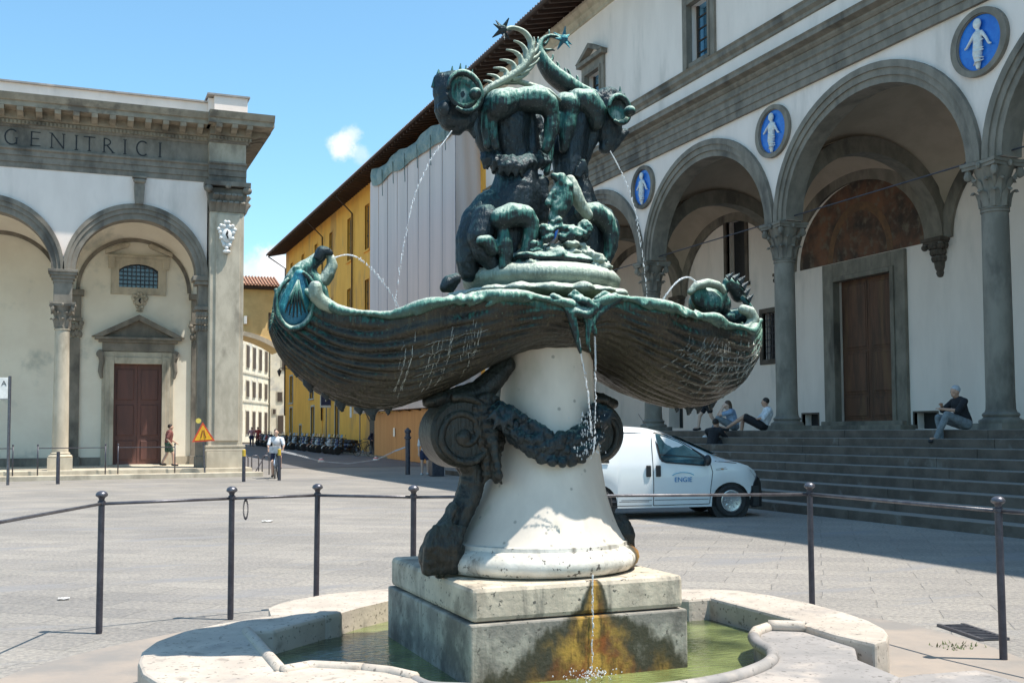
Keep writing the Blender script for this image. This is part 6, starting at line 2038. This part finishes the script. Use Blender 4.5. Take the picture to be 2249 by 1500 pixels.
# ------------------------------------------------------------------ people
SKIN = M('skin', (.50, .29, .20), (.44, .25, .17), 30, .6)
SKIN2 = M('pale_skin', (.62, .40, .30), (.55, .35, .26), 30, .6)
HAIRD = flat('dark_hair', (.02, .014, .01), .6)
HAIRG = flat('grey_hair', (.42, .44, .47), .6)
HAIRB = flat('brown_hair', (.09, .05, .03), .6)
CL = {}
def cloth(name, c):
    if name not in CL: CL[name] = M(name, c, tuple(x * .7 for x in c), 14, .9, .3, 40)
    return CL[name]
VS = .90      # the place is measured with this height factor, people follow it
def person(label, loc, rz, J, skin, top, legs, shoes, hair, sleeve=.45, leglen=1.0, group=None, hat=None, lean=0):
    """J: joints in metres, local x right, y forward, z up from the ground point"""
    T = thing('person', label, 'person', loc, rz, group)
    T.scale = (1, 1, 1)
    V = {k: Vector(v) for k, v in J.items()}
    V = {k: Vector((v.x, v.y, v.z * VS)) for k, v in V.items()}
    def lerp(a, b, u): return V[a].lerp(V[b], u)
    body = MB()
    hd = V['head']
    fw = (V.get('look', Vector((0, 1, 0)))).normalized()
    body.ball(hd, (.075, .09, .105 * VS + .005), 14, 10)
    body.ball(hd + fw * .035 + Vector((0, 0, -.065)), (.048, .05, .045), 10, 7)
    body.ball(hd + fw * .095 + Vector((0, 0, -.015)), (.013, .02, .02), 6, 5)
    sdv = Vector((fw.y, -fw.x, 0))
    for s_ in (-1, 1):
        body.ball(hd + sdv * s_ * .076 + Vector((0, 0, -.01)), (.015, .02, .028), 6, 5)
    body.chain([(V['chest'] + Vector((0, 0, .12)), .055), (hd + Vector((0, 0, -.08)), .05)])
    body.chain([(V['chest'], .13), (lerp('chest', 'hip', .5), .115), (V['hip'], .125)])
    for s_ in 'lr':
        body.chain([(V['sh' + s_], .05), (V['el' + s_], .038), (V['ha' + s_], .027)])
        h_ = V['ha' + s_]
        d_ = (V['ha' + s_] - V['el' + s_]).normalized()
        body.ball(h_ + d_ * .05, (.036, .036, .03), 8, 6)
        side_ = d_.cross(Vector((0, 0, 1)))
        if side_.length < .1: side_ = Vector((1, 0, 0))
        side_.normalize()
        for q in range(4):
            b_ = h_ + d_ * .075 + side_ * (q - 1.5) * .018
            body.chain([(b_, .0115), (b_ + d_ * (.04 - .005 * abs(q - 1.4)), .011), (b_ + d_ * (.062 - .006 * abs(q - 1.4)) + Vector((0, 0, -.012)), .0095)], 6)
        body.chain([(h_ + d_ * .03 + side_ * .03, .013), (h_ + d_ * .065 + side_ * .05, .011)], 6)
        body.chain([(V['hp' + s_], .085), (lerp('hp' + s_, 'kn' + s_, .5), .075), (V['kn' + s_], .055), (lerp('kn' + s_, 'an' + s_, .35), .052), (V['an' + s_], .036)])
        body.chain([(V['an' + s_], .034), (V['an' + s_] + V['toe' + s_ ] * .12, .03)])
    o = lpart('body', body, skin, T)
    sculpt(o, .0125, 2)
    # hair
    hb = MB()
    hb.ball(hd - fw * .022 + Vector((0, 0, .030)), (.084, .095, .088 * VS + .01), 12, 9)
    if hat == 'long': hb.chain([(hd - fw * .06, .07), (hd - fw * .09 + Vector((0, 0, -.16)), .06), (hd - fw * .07 + Vector((0, 0, -.28)), .03)])
    o = lpart('hair', hb, hair, T)
    sculpt(o, .012, 2, .012, .03)
    # face features
    fc = MB()
    for s_ in (-1, 1): fc.ball(hd + fw * .086 + sdv * s_ * .03 + Vector((0, 0, .012)), (.009, .009, .006), 6, 4)
    fc.ball(hd + fw * .092 + Vector((0, 0, -.055)), (.018, .008, .005), 6, 4)
    lpart('face', fc, HAIRD, T)
    tb_ = MB()
    tb_.chain([(V['chest'] + Vector((0, 0, .05)), .135), (V['chest'], .15), (lerp('chest', 'hip', .5), .138), (V['hip'] + Vector((0, 0, .03)), .142)])
    tb_.chain([(V['shl'], .072), (V['chest'] + Vector((0, 0, .10)), .085), (V['shr'], .072)])
    for s_ in 'lr':
        e_ = min(1, sleeve * 2)
        tb_.chain([(V['sh' + s_], .072), (V['sh' + s_].lerp(V['el' + s_], e_), .060)])
        if sleeve > .5: tb_.chain([(V['el' + s_], .055), (V['el' + s_].lerp(V['ha' + s_], (sleeve - .5) * 2), .045)])
    o = lpart('shirt', tb_, top, T)
    sculpt(o, .016, 2, .014, .09)
    lb = MB()
    lb.chain([(V['hpl'], .105), (V['hip'], .145), (V['hpr'], .105)])
    for s_ in 'lr':
        if leglen >= 1:
            lb.chain([(V['hp' + s_], .105), (lerp('hp' + s_, 'kn' + s_, .5), .092), (V['kn' + s_], .074), (lerp('kn' + s_, 'an' + s_, .5), .064), (lerp('kn' + s_, 'an' + s_, .94), .058)])
        else:
            lb.chain([(V['hp' + s_], .11), (lerp('hp' + s_, 'kn' + s_, leglen), .095)])
    o = lpart('trousers' if leglen >= 1 else 'shorts', lb, legs, T)
    sculpt(o, .016, 2, .014, .08)
    for s_ in 'lr':
        an, to = V['an' + s_], V['toe' + s_]
        m_ = MB().chain([(an + Vector((0, 0, -.02)) - to * .04, .045), (an + Vector((0, 0, -.035)) + to * .06, .042), (an + Vector((0, 0, -.042)) + to * .15, .036)])
        lpart('shoe', m_, shoes, T, smooth=True)
    return T
def stand(walk=0, armd=0, bend=0):
    w_ = walk
    return dict(head=(0, .03 + bend, 1.63), look=(0, 1, 0), chest=(0, bend * .8, 1.32), hip=(0, 0, .95), shl=(-.19, bend * .8, 1.40), shr=(.19, bend * .8, 1.40),
                ell=(-.25, -.03 + w_ * .5 + armd * .12, 1.12), elr=(.25, -.03 - w_ * .5 + armd * .12, 1.12), hal=(-.22, .05 + w_ * .7 + armd * .32, .88 + armd * .22), har=(.22, .05 - w_ * .7 + armd * .32, .88 + armd * .22),
                hpl=(-.09, 0, .90), hpr=(.09, 0, .90), knl=(-.10, .04 - w_ * .4, .49), knr=(.10, .04 + w_ * .6, .50), anl=(-.10, -w_ * 1.1, .085 + abs(w_) * .12), anr=(.10, w_ * .9, .085), toel=(0, 1, 0), toer=(0, 1, 0))
WHT = cloth('white_cloth', (.72, .73, .76))
NAVY = cloth('navy_cloth', (.03, .035, .075))
BLKC = cloth('black_cloth', (.02, .02, .024))
GREYC = cloth('grey_denim', (.20, .23, .25))
BLUEC = cloth('light_blue_cloth', (.30, .40, .55))
REDC = cloth('red_brown_cloth', (.25, .09, .08))
GRNC = cloth('green_cloth', (.08, .13, .09))
SHOEB, SHOEW = flat('dark_shoe', (.02, .02, .022), .5), flat('white_shoe', (.7, .7, .7), .6)
# man in black on the right, sitting on the top step with crossed feet, hand at his chest
J = dict(head=(0, .18, .80), look=(-.25, .9, -.35), chest=(0, .10, .50), hip=(0, -.02, .12), shl=(-.19, .10, .58), shr=(.19, .10, .58), ell=(-.27, .30, .38), elr=(.24, .30, .40),
         hal=(-.05, .48, .42), har=(.05, .44, .50), hpl=(-.10, .02, .10), hpr=(.10, .02, .10), knl=(-.16, .46, .30), knr=(.14, .46, .24), anl=(-.02, .62, -.22), anr=(.12, .42, -.22), toel=(-.2, 1, 0), toer=(0, 1, 0))
person('grey haired man in black shirt and grey trousers sitting by the right hand column', (16.05, 16.15, ZP + .02), R(78), J, SKIN, BLKC, GREYC, SHOEB, HAIRG, .5, 1)
# man in white shirt leaning back against the column base
J = dict(head=(0, -.10, .78), look=(.1, 1, -.1), chest=(0, -.16, .46), hip=(0, -.04, .12), shl=(-.19, -.18, .56), shr=(.19, -.18, .56), ell=(-.30, -.02, .32), elr=(.28, .02, .32),
         hal=(-.14, .16, .30), har=(.16, .20, .26), hpl=(-.10, .02, .12), hpr=(.10, .02, .12), knl=(-.14, .44, .38), knr=(.12, .44, .36), anl=(-.06, .90, .04), anr=(.16, .52, -.26), toel=(0, 1, .3), toer=(0, 1, 0))
person('man in white shirt and dark shorts leaning back against the column on the steps', (16.35, 23.25, ZP + .02), R(62), J, SKIN, WHT, BLKC, SHOEB, HAIRD, .5, .9)
# couple member in light blue, hands to the face
J = dict(head=(0, .14, .74), look=(0, 1, -.3), chest=(0, .04, .44), hip=(0, -.04, .12), shl=(-.17, .06, .52), shr=(.17, .06, .52), ell=(-.16, .36, .44), elr=(.16, .36, .44),
         hal=(-.06, .26, .66), har=(.07, .26, .66), hpl=(-.09, .02, .12), hpr=(.09, .02, .12), knl=(-.12, .38, .34), knr=(.12, .38, .34), anl=(-.10, .64, -.16), anr=(.10, .56, -.18), toel=(0, 1, 0), toer=(0, 1, 0))
person('person in light blue top crouched with hands at the face beside the man in white', (16.35, 24.55, ZP + .02), R(66), J, SKIN2, BLUEC, GREYC, SHOEW, HAIRB, .35, 1, hat='long')
# man in dark shirt sitting low on the steps behind the van bonnet, seen from the side
J = dict(head=(0, .20, .78), look=(.0, .9, -.3), chest=(0, .08, .48), hip=(0, -.04, .12), shl=(-.19, .08, .56), shr=(.19, .08, .56), ell=(-.22, .30, .34), elr=(.22, .32, .36),
         hal=(-.08, .50, .44), har=(.06, .52, .50), hpl=(-.10, .02, .12), hpr=(.10, .02, .12), knl=(-.14, .44, .36), knr=(.14, .44, .36), anl=(-.12, .56, -.12), anr=(.12, .56, -.12), toel=(0, 1, 0), toer=(0, 1, 0))
person('dark haired man in black shirt sitting low on the steps just behind the van bonnet', (15.1, 23.6, 1.02), R(-62), J, SKIN, BLKC, BLKC, SHOEB, HAIRD, .5, 1)
# walker in the loggia
person('person in black top and shorts striding through the loggia above the van', (18.3, 28.85, ZP), R(75), stand(.30), SKIN2, BLKC, BLKC, SHOEB, HAIRD, .45, .55)
# woman walking past the church door
person('blurred walker with white bag shirt and dark green shorts passing the church door', (3.35, 42.6, ZF), R(-85), stand(.20, .4, .05), SKIN2, REDC, GRNC, SHOEB, HAIRD, .4, .6)
# legs beside the black bollard
person('person in navy shorts and white socks standing behind the fountain stem by the bollard', (11.75, 37.2, 0), R(150), stand(.04), SKIN2, WHT, NAVY, SHOEW, HAIRB, .4, .6)

# ------------------------------------------------------------------ bicycles
def bicycle(label, loc, rz, frame_c, scale=1.0):
    T = thing('bicycle', label, 'bicycle', loc, rz)
    fm = cloth('bike_frame_%d' % int(frame_c[0] * 100), frame_c)
    for x in (-.52, .52):
        pts = [(x + .32 * math.cos(a), 0, .335 + .32 * math.sin(a)) for a in [2 * PI * i / 28 for i in range(29)]]
        w_ = lpart('wheel', MB().tube(pts, .018, 6, cap=False), RUB, T, smooth=True)
        m_ = MB()
        for k in range(12):
            a = 2 * PI * k / 12
            m_.tube([(x, 0, .335), (x + .31 * math.cos(a), 0, .335 + .31 * math.sin(a))], .003, 4)
        lpart('spokes', m_, CHROME, w_)
    bb, st_, hdt, ra, fa = (-.05, 0, .30), (-.20, 0, .78), (.36, 0, .80), (-.52, 0, .335), (.52, 0, .335)
    m_ = MB()
    for a, b in ((bb, st_), (bb, hdt), (st_, (.34, 0, .86)), (ra, st_), (ra, bb), (fa, (.34, 0, .90))): m_.tube([a, b], .017, 6)
    lpart('frame', m_, fm, T, smooth=True)
    lpart('saddle', MB().chain([((-.32, 0, .90), .05), ((-.12, 0, .91), .025)], 8).tube([st_, (-.23, 0, .88)], .014, 6), BLK, T, smooth=True)
    lpart('handlebar', MB().tube([(.22, -.26, 1.0), (.36, -.22, 1.02), (.34, 0, .98), (.36, .22, 1.02), (.22, .26, 1.0)], .014, 6), IRON_T, T, smooth=True)
    lpart('crank', MB().lathe([(0, -.02), (.09, -.02), (.09, .02), (0, .02)], bb, 14, axis='y').tube([(bb[0], -.08, bb[2]), (bb[0] + .05, -.08, bb[2] - .16)], .012, 5), IRON_T, T)
    for x in (-.52, .52):
        pts = [(x + .35 * math.cos(a), 0, .335 + .35 * math.sin(a)) for a in [R(20 + 14 * i) for i in range(12)]]
        lpart('mudguard', MB().tube(pts, .02, 6), fm, T, smooth=True)
    return T
bcl = bicycle('pale blue city bicycle with front basket ridden across the plaza', (6.42, 37.0, 0), R(-105), (.38, .48, .62))
lpart('basket', MB().prism([(.42, .86), (.74, .86), (.78, 1.08), (.38, 1.08)], 'y', -.17, .17), cloth('white_basket', (.6, .62, .65)), bcl)
J = dict(head=(0, .16, 1.72), look=(0, 1, 0), chest=(0, .08, 1.38), hip=(0, -.26, .99), shl=(-.19, .10, 1.46), shr=(.19, .10, 1.46), ell=(-.26, .22, 1.22), elr=(.26, .22, 1.22), hal=(-.24, .26, 1.13), har=(.24, .26, 1.13),
         hpl=(-.09, -.22, .96), hpr=(.09, -.22, .96), knl=(-.13, .16, .78), knr=(.13, .10, .60), anl=(-.13, .0, .40), anr=(.13, -.02, .12), toel=(0, 1, 0), toer=(0, 1, 0))
J = {k: ((v[0], v[1], v[2]) if k in ('look', 'toel', 'toer') else (v[0], v[1], v[2])) for k, v in J.items()}
person('cyclist in white top and cap riding a pale blue bicycle between the yellow tipped bollards', (6.42, 37.0, 0), R(165), J, SKIN2, WHT, NAVY, SHOEB, HAIRD, .4, .7)
bb2 = bicycle('dark bicycle pushed by the man in navy on the street', (15.35, 60.2, gz(60)), R(-60), (.03, .03, .04))
person('man in navy clothes wheeling a dark bicycle past the hoarding', (15.75, 59.7, gz(60)), R(-150), stand(.30, .8, .08), SKIN, NAVY, BLKC, SHOEB, HAIRD, 1, 1)

# ------------------------------------------------------------------ scooters parked along the ochre wall
def scooter(i, paint, label):
    T = thing('parked_scooter', label, 'motor scooter', (0, 0, 0), 0, 'scooters parked along the ochre wall')
    for x in (-.58, .62):
        w_ = lpart('wheel', MB().lathe([(.13, -.05), (.21, -.055), (.25, -.03), (.25, .03), (.21, .055), (.13, .05)], (x, 0, .25), 18, axis='y'), RUB, T, auto=40)
        lpart('hub', MB().lathe([(0, -.045), (.13, -.04), (.13, .04), (0, .045)], (x, 0, .25), 14, axis='y'), CHROME, w_, auto=40)
    b_ = MB()
    b_.chain([((-.72, 0, .62), .10), ((-.45, 0, .60), .15), ((-.15, 0, .55), .14)], 8)
    b_.chain([((-.15, 0, .32), .10), ((.25, 0, .30), .09)], 8)
    b_.chain([((.34, 0, .35), .14), ((.42, 0, .62), .15), ((.36, 0, .84), .12)], 8)
    o = lpart('bodywork', b_, paint, T, smooth=True)
    lpart('seat', MB().chain([((-.62, 0, .78), .10), ((-.30, 0, .78), .12), ((-.12, 0, .74), .09)], 8), BLK, T, smooth=True)
    lpart('handlebar', MB().tube([(.22, -.32, .98), (.34, -.1, .99), (.34, .1, .99), (.22, .32, .98)], .022, 6).chain([((.35, 0, .92), .09)], 8), BLK, T, smooth=True)
    lpart('fork', MB().tube([(.62, 0, .25), (.42, 0, .70)], .04, 6), IRON_T, T)
    lpart('front_mudguard', MB().grid(lambda u, v: (.62 + (.28) * math.cos(R(20 + 140 * u)), (v - .5) * .14, .25 + .28 * math.sin(R(20 + 140 * u))), 8, 2), paint, T, smooth=True)
    lpart('headlight', MB().ball((.48, 0, .90), (.05, .08, .06), 8, 6), LAMP, T, smooth=True)
    lpart('screen', MB().grid(lambda u, v: (.44 - .07 * u, (v - .5) * .30, 1.02 + .18 * u), 3, 4), M('perspex_screen_%d' % i, (.10, .11, .12), (.16, .17, .18), 3, .15), T, smooth=True)
    for s_ in (-1, 1):
        lpart('mirror', MB().tube([(.30, s_ * .2, 1.0), (.28, s_ * .26, 1.14)], .007, 5).ball((.28, s_ * .27, 1.17), (.015, .05, .035), 7, 5), BLK, T)
    return T
pc_ = [((.03, .03, .035), 'black'), ((.55, .56, .58), 'silver'), ((.04, .06, .14), 'dark blue'), ((.30, .03, .03), 'red')]
protos = []
for i, (c, nm) in enumerate(pc_):
    protos.append(scooter(i, M('scooter_paint_' + nm.replace(' ', '_'), c, tuple(x * .8 for x in c), 4, .25, coat=.5), nm + ' scooter parked in the row along the ochre wall'))
seq = [0, 2, 0, 1, 0, 0, 2, 1, 0, 3, 0, 1, 2, 0, 0, 1, 0, 2, 0, 1, 3, 0, 1, 0, 2, 0, 3, 1, 0, 3]
used = set()
ORD = 'first second third fourth fifth sixth seventh eighth ninth tenth eleventh twelfth thirteenth fourteenth fifteenth sixteenth seventeenth eighteenth nineteenth twentieth'.split() + ['twenty ' + q for q in 'first second third fourth fifth sixth seventh eighth ninth'.split()] + ['thirtieth']
order = {0: 'black', 1: 'silver', 2: 'dark blue', 3: 'red'}
rs = random.Random(11)
y = 63.6
for n_, k in enumerate(seq):
    o = protos[k] if k not in used else copy_tree(protos[k])
    used.add(k)
    o.location = (15.2 + rs.uniform(-.08, .12) - .012 * n_, y, gz(y) + .012)
    o.rotation_euler = (R(rs.uniform(-6, -2)), 0, R(180 + rs.uniform(-10, 16)))
    o['label'] = order[k] + ' scooter, ' + ORD[n_] + ' from the hoarding in the row along the ochre wall'
    o['group'] = 'scooters parked along the ochre wall'
    y += rs.uniform(.82, 1.02) + (.1 if n_ > 12 else 0)
# far crowd of red things near the archway is two people
person('distant person in red top walking under the archway', (14.4, 92.0, gz(92)), R(180), stand(.15), SKIN, cloth('bright_red_cloth', (.5, .08, .07)), REDC, SHOEB, HAIRD, .5, 1)
person('distant person in pale pink top beside the one in red', (13.6, 90.0, gz(90)), R(170), stand(.1), SKIN2, cloth('pink_cloth', (.6, .3, .3)), NAVY, SHOEB, HAIRB, .5, 1)

# ------------------------------------------------------------------ street furniture
YTIP = flat('yellow_tip_paint', (.62, .42, .05), .5)
def bollard(x, y, lab, tip):
    T = thing('bollard', lab, 'bollard', (x, y, 0), group=None)
    lpart('post', MB().lathe([(.055, -.02), (.055, .78), (.05, .80), (.05, .98), (.0, 1.0)], (0, 0, 0), 14), IRON, T, auto=40)
    if tip: lpart('yellow_band', MB().lathe([(.0565, .80), (.0565, 1.0), (.0, 1.02)], (0, 0, 0), 14), YTIP, T, auto=40)
bollard(5.02, 34.8, 'slim bollard with worn yellow tip at the foot of the church pilaster', True)
bollard(6.2, 35.2, 'slim bollard with worn yellow tip directly in front of the cyclist', True)
bollard(-.39, 35.95, 'slim dark bollard in front of the church column', False)
T = thing('bollard', 'tall dark bollard holding the right end of the white barrier chain', 'bollard', (11.25, 37.7, 0))
lpart('post', MB().lathe([(.09, -.02), (.09, 1.5), (.12, 1.52), (.12, 1.6), (.09, 1.62), (.0, 1.70)], (0, 0, 0), 16), IRON, T, auto=40)
lpart('ring', MB().lathe([(.09, 1.28), (.13, 1.30), (.13, 1.36), (.09, 1.38)], (0, 0, 0), 16), IRON, T, auto=40)
T = thing('litter_bin', 'dark square litter bin standing behind the fountain stem', 'litter bin', (11.75, 35.9, 0))
lpart('bin_body', MB().box(-.22, .22, -.22, .22, 0, .68), IRON, T, bevel=.03)
lpart('bin_lid', MB().box(-.25, .25, -.25, .25, .68, .74).lathe([(.2, .74), (.14, .84), (0, .88)], (0, 0, 0), 16), IRON, T, bevel=.01)
# plastic chain barrier across the street mouth
T = thing('barrier_chain', 'thin white chain with two red and white weights slung across the street', 'chain', (9, 45, 0))
P0, P1, P2 = Vector((6.25, 36.2, .95)), Vector((9.3, 43.5, .16)), Vector((11.25, 37.7, .98))
cpts = [Vector((6.22, 35.25, .95)), Vector((6.9, 37.4, .62)), Vector((7.9, 39.8, .20)), Vector((9.0, 40.6, .14)), Vector((10.2, 39.8, .22)), Vector((10.8, 38.6, .60)), Vector((11.2, 37.75, .98))]
# keep the visible path: through the two weights
wa, wb_ = at(705, 1013, 'z', .12), at(826, 1010, 'z', .12)
cpts = [Vector((6.2, 35.2, .95)), at(650, 998, 'y', 41), wa, at(765, 1018, 'z', .09), wb_, at(868, 990, 'y', 41), Vector((11.22, 37.75, 1.0))]
fine = []
for i in range(len(cpts) - 1):
    for k in range(26):
        fine.append(cpts[i].lerp(cpts[i + 1], k / 26))
cl = MB().tube([(math.cos(a) * .022, 0, math.sin(a) * .034) for a in [2 * PI * i / 8 for i in range(9)]], .008, 4, cap=False).mesh('chain_link', WHT)
for i, p in enumerate(fine):
    put('chain_link', cl, T, loc=p - Vector((9, 45, 0)), rot=(R(90 * (i % 2)), R(60), 0))
for p in (wa, wb_):
    c_ = put('chain_weight', MB().lathe([(.16, 0), (.17, .06), (.10, .16), (.06, .20)], (0, 0, 0), 14).mesh('chain_weight', WGLAZE, auto=40), T, loc=Vector((p.x, p.y, gz(p.y))) - Vector((9, 45, 0)))
    put('red_band', MB().lathe([(.135, .12), (.105, .165), (.095, .16)], (0, 0, 0), 14).mesh('red_band', flat('band_red', (.6, .08, .08))), c_, loc=(0, 0, 0))
# warning sign: yellow triangle with red border on a leaning post
T = thing('warning_sign', 'tilted yellow roadworks triangle with red border and lamp leaning by the church pilaster', 'road sign', (4.30, 39.0, .05), R(0))
T.rotation_euler = (0, R(-3), 0)
def tri(s_, y0, y1, dz=0): return MB().prism([(-.5 * s_, -.29 * s_ + dz), (.5 * s_, -.29 * s_ + dz), (0, .58 * s_ + dz)], 'y', y0, y1)
zc_ = 1.42
m_ = tri(.78, -.03, -.015); m_.v = [(x, y, z + zc_) for x, y, z in m_.v]
sg = lpart('sign_plate', m_, flat('sign_red', (.65, .08, .03), .5), T)
m_ = tri(.60, -.036, -.031); m_.v = [(x, y, z + zc_) for x, y, z in m_.v]
lpart('sign_face', m_, flat('sign_yellow', (.85, .45, .02), .5), sg)
m_ = MB().chain([((-.08, -.04, zc_ - .08), .022), ((-.05, -.04, zc_ + .04), .022), ((-.02, -.04, zc_ + .16), .018)], 6).chain([((.08, -.04, zc_ - .08), .022), ((.05, -.04, zc_ + .02), .022), ((.03, -.04, zc_ + .16), .018)], 6)
lpart('sign_symbol', m_, flat('symbol_brown', (.30, .10, .02)), sg)
lpart('post', MB().tube([(0, 0, 0), (0, 0, 1.2)], .03, 8), IRON_T, T)
lpart('warning_lamp', MB().lathe([(0, -.05), (.09, -.05), (.09, .05), (0, .05)], (-.14, -.02, zc_ + .50), 16, axis='y'), flat('lamp_yellow', (.75, .6, .12)), T, auto=40)
# white notice board on a pole at the left edge
T = thing('notice_pole', 'tall pale metal pole carrying a white notice board at the left edge', 'sign post', (-1.78, 36.0, 0))
lpart('pole', MB().lathe([(.045, -.02), (.045, 3.28), (0, 3.30)], (0, 0, 0), 12), IRON_T, T, auto=40)
bd = lpart('notice_board', MB().box(-1.0, -.05, -.03, -.01, 2.58, 3.24), WGLAZE, T, bevel=.006)
m_ = text_mb('A', .22, .003, Matrix.Translation((-.16, -.034, 3.06)) @ Matrix.Rotation(PI / 2, 4, 'X'))
lpart('notice_letter', m_, BLK, bd)
lpart('notice_border', MB().box(-1.0, -.05, -.034, -.031, 2.58, 2.60), IRON_T, bd)
# pedestrian barriers along the church step
bars = [(-3.3, -1.8, 'left edge of the church step'), (-1.05, 1.05, 'before the church column'), (1.45, 3.30, 'before the church door')]
for a, b, w_ in bars:
    T = thing('step_barrier', 'thin grey tubular barrier on the ' + ('step at the ' if 'left' in w_ else 'church step ') + w_, 'barrier', ((a + b) / 2, YF - .9, .16))
    hw = (b - a) / 2
    lpart('post', MB().tube([(-hw, 0, 0), (-hw, 0, .98)], .022, 7).ball((-hw, 0, 1.0), .035, 8, 6), IRON, T, smooth=True)
    lpart('post', MB().tube([(hw, 0, 0), (hw, 0, .98)], .022, 7).ball((hw, 0, 1.0), .035, 8, 6), IRON, T, smooth=True)
    lpart('rail', MB().tube([(-hw, 0, .90), (hw, 0, .90)], .016, 6), IRON, T)
# wire barriers / bicycle stand by the bollards
T = thing('bicycle_rack', 'low grey bicycle rack hoops behind the yellow tipped bollard', 'bicycle rack', (6.2, 40.2, 0))
for k in range(4):
    x = -.5 + k * .38
    lpart('hoop', MB().tube([(x, 0, 0), (x, 0, .62), (x + .05, 0, .70), (x + .20, 0, .70), (x + .25, 0, .62), (x + .25, 0, 0)], .022, 6), IRON_T, T, smooth=True)
lpart('prop', MB().tube([(-.1, -.3, 0), (.55, .2, .95)], .02, 6), IRON, T)
# street signs on the ochre wall
def wall_sign(y, z, w_, h_, cat_lab, face, ch):
    T = thing('street_sign', cat_lab, 'road sign', (16.9, y, gz(y)))
    lpart('post', MB().tube([(0, 0, 0), (0, 0, z - gz(y) + h_)], .035, 7), IRON_T, T)
    s_ = lpart('sign_plate', MB().box(-w_ / 2, w_ / 2, -.10, -.07, z - gz(y), z - gz(y) + h_), WGLAZE, T)
    lpart('sign_face', MB().box(-w_ / 2 + .06, w_ / 2 - .06, -.106, -.101, z - gz(y) + .16, z - gz(y) + h_ - .06), face, s_)
    if ch: lpart('sign_letter', text_mb(ch, .62, .004, Matrix.Translation((0, -.112, z - gz(y) + h_ * .56)) @ Matrix.Rotation(PI / 2, 4, 'X')), WGLAZE, s_)
    else:
        lpart('sign_symbol', MB().lathe([(0, -.112), (.24, -.112), (.24, -.107), (0, -.107)], (0, 0, z - gz(y) + h_ * .58), 20, axis='y'), flat('sign_no_red', (.5, .05, .05)), s_)
wall_sign(77.0, 3.3, .95, 1.1, 'square blue parking sign on a post by the ochre wall', flat('sign_navy', (.03, .04, .10)), 'P')
wall_sign(67.2, 2.7, .85, 1.25, 'white sign plate with red disc on a post by the ochre wall', flat('sign_pink', (.55, .35, .33)), None)
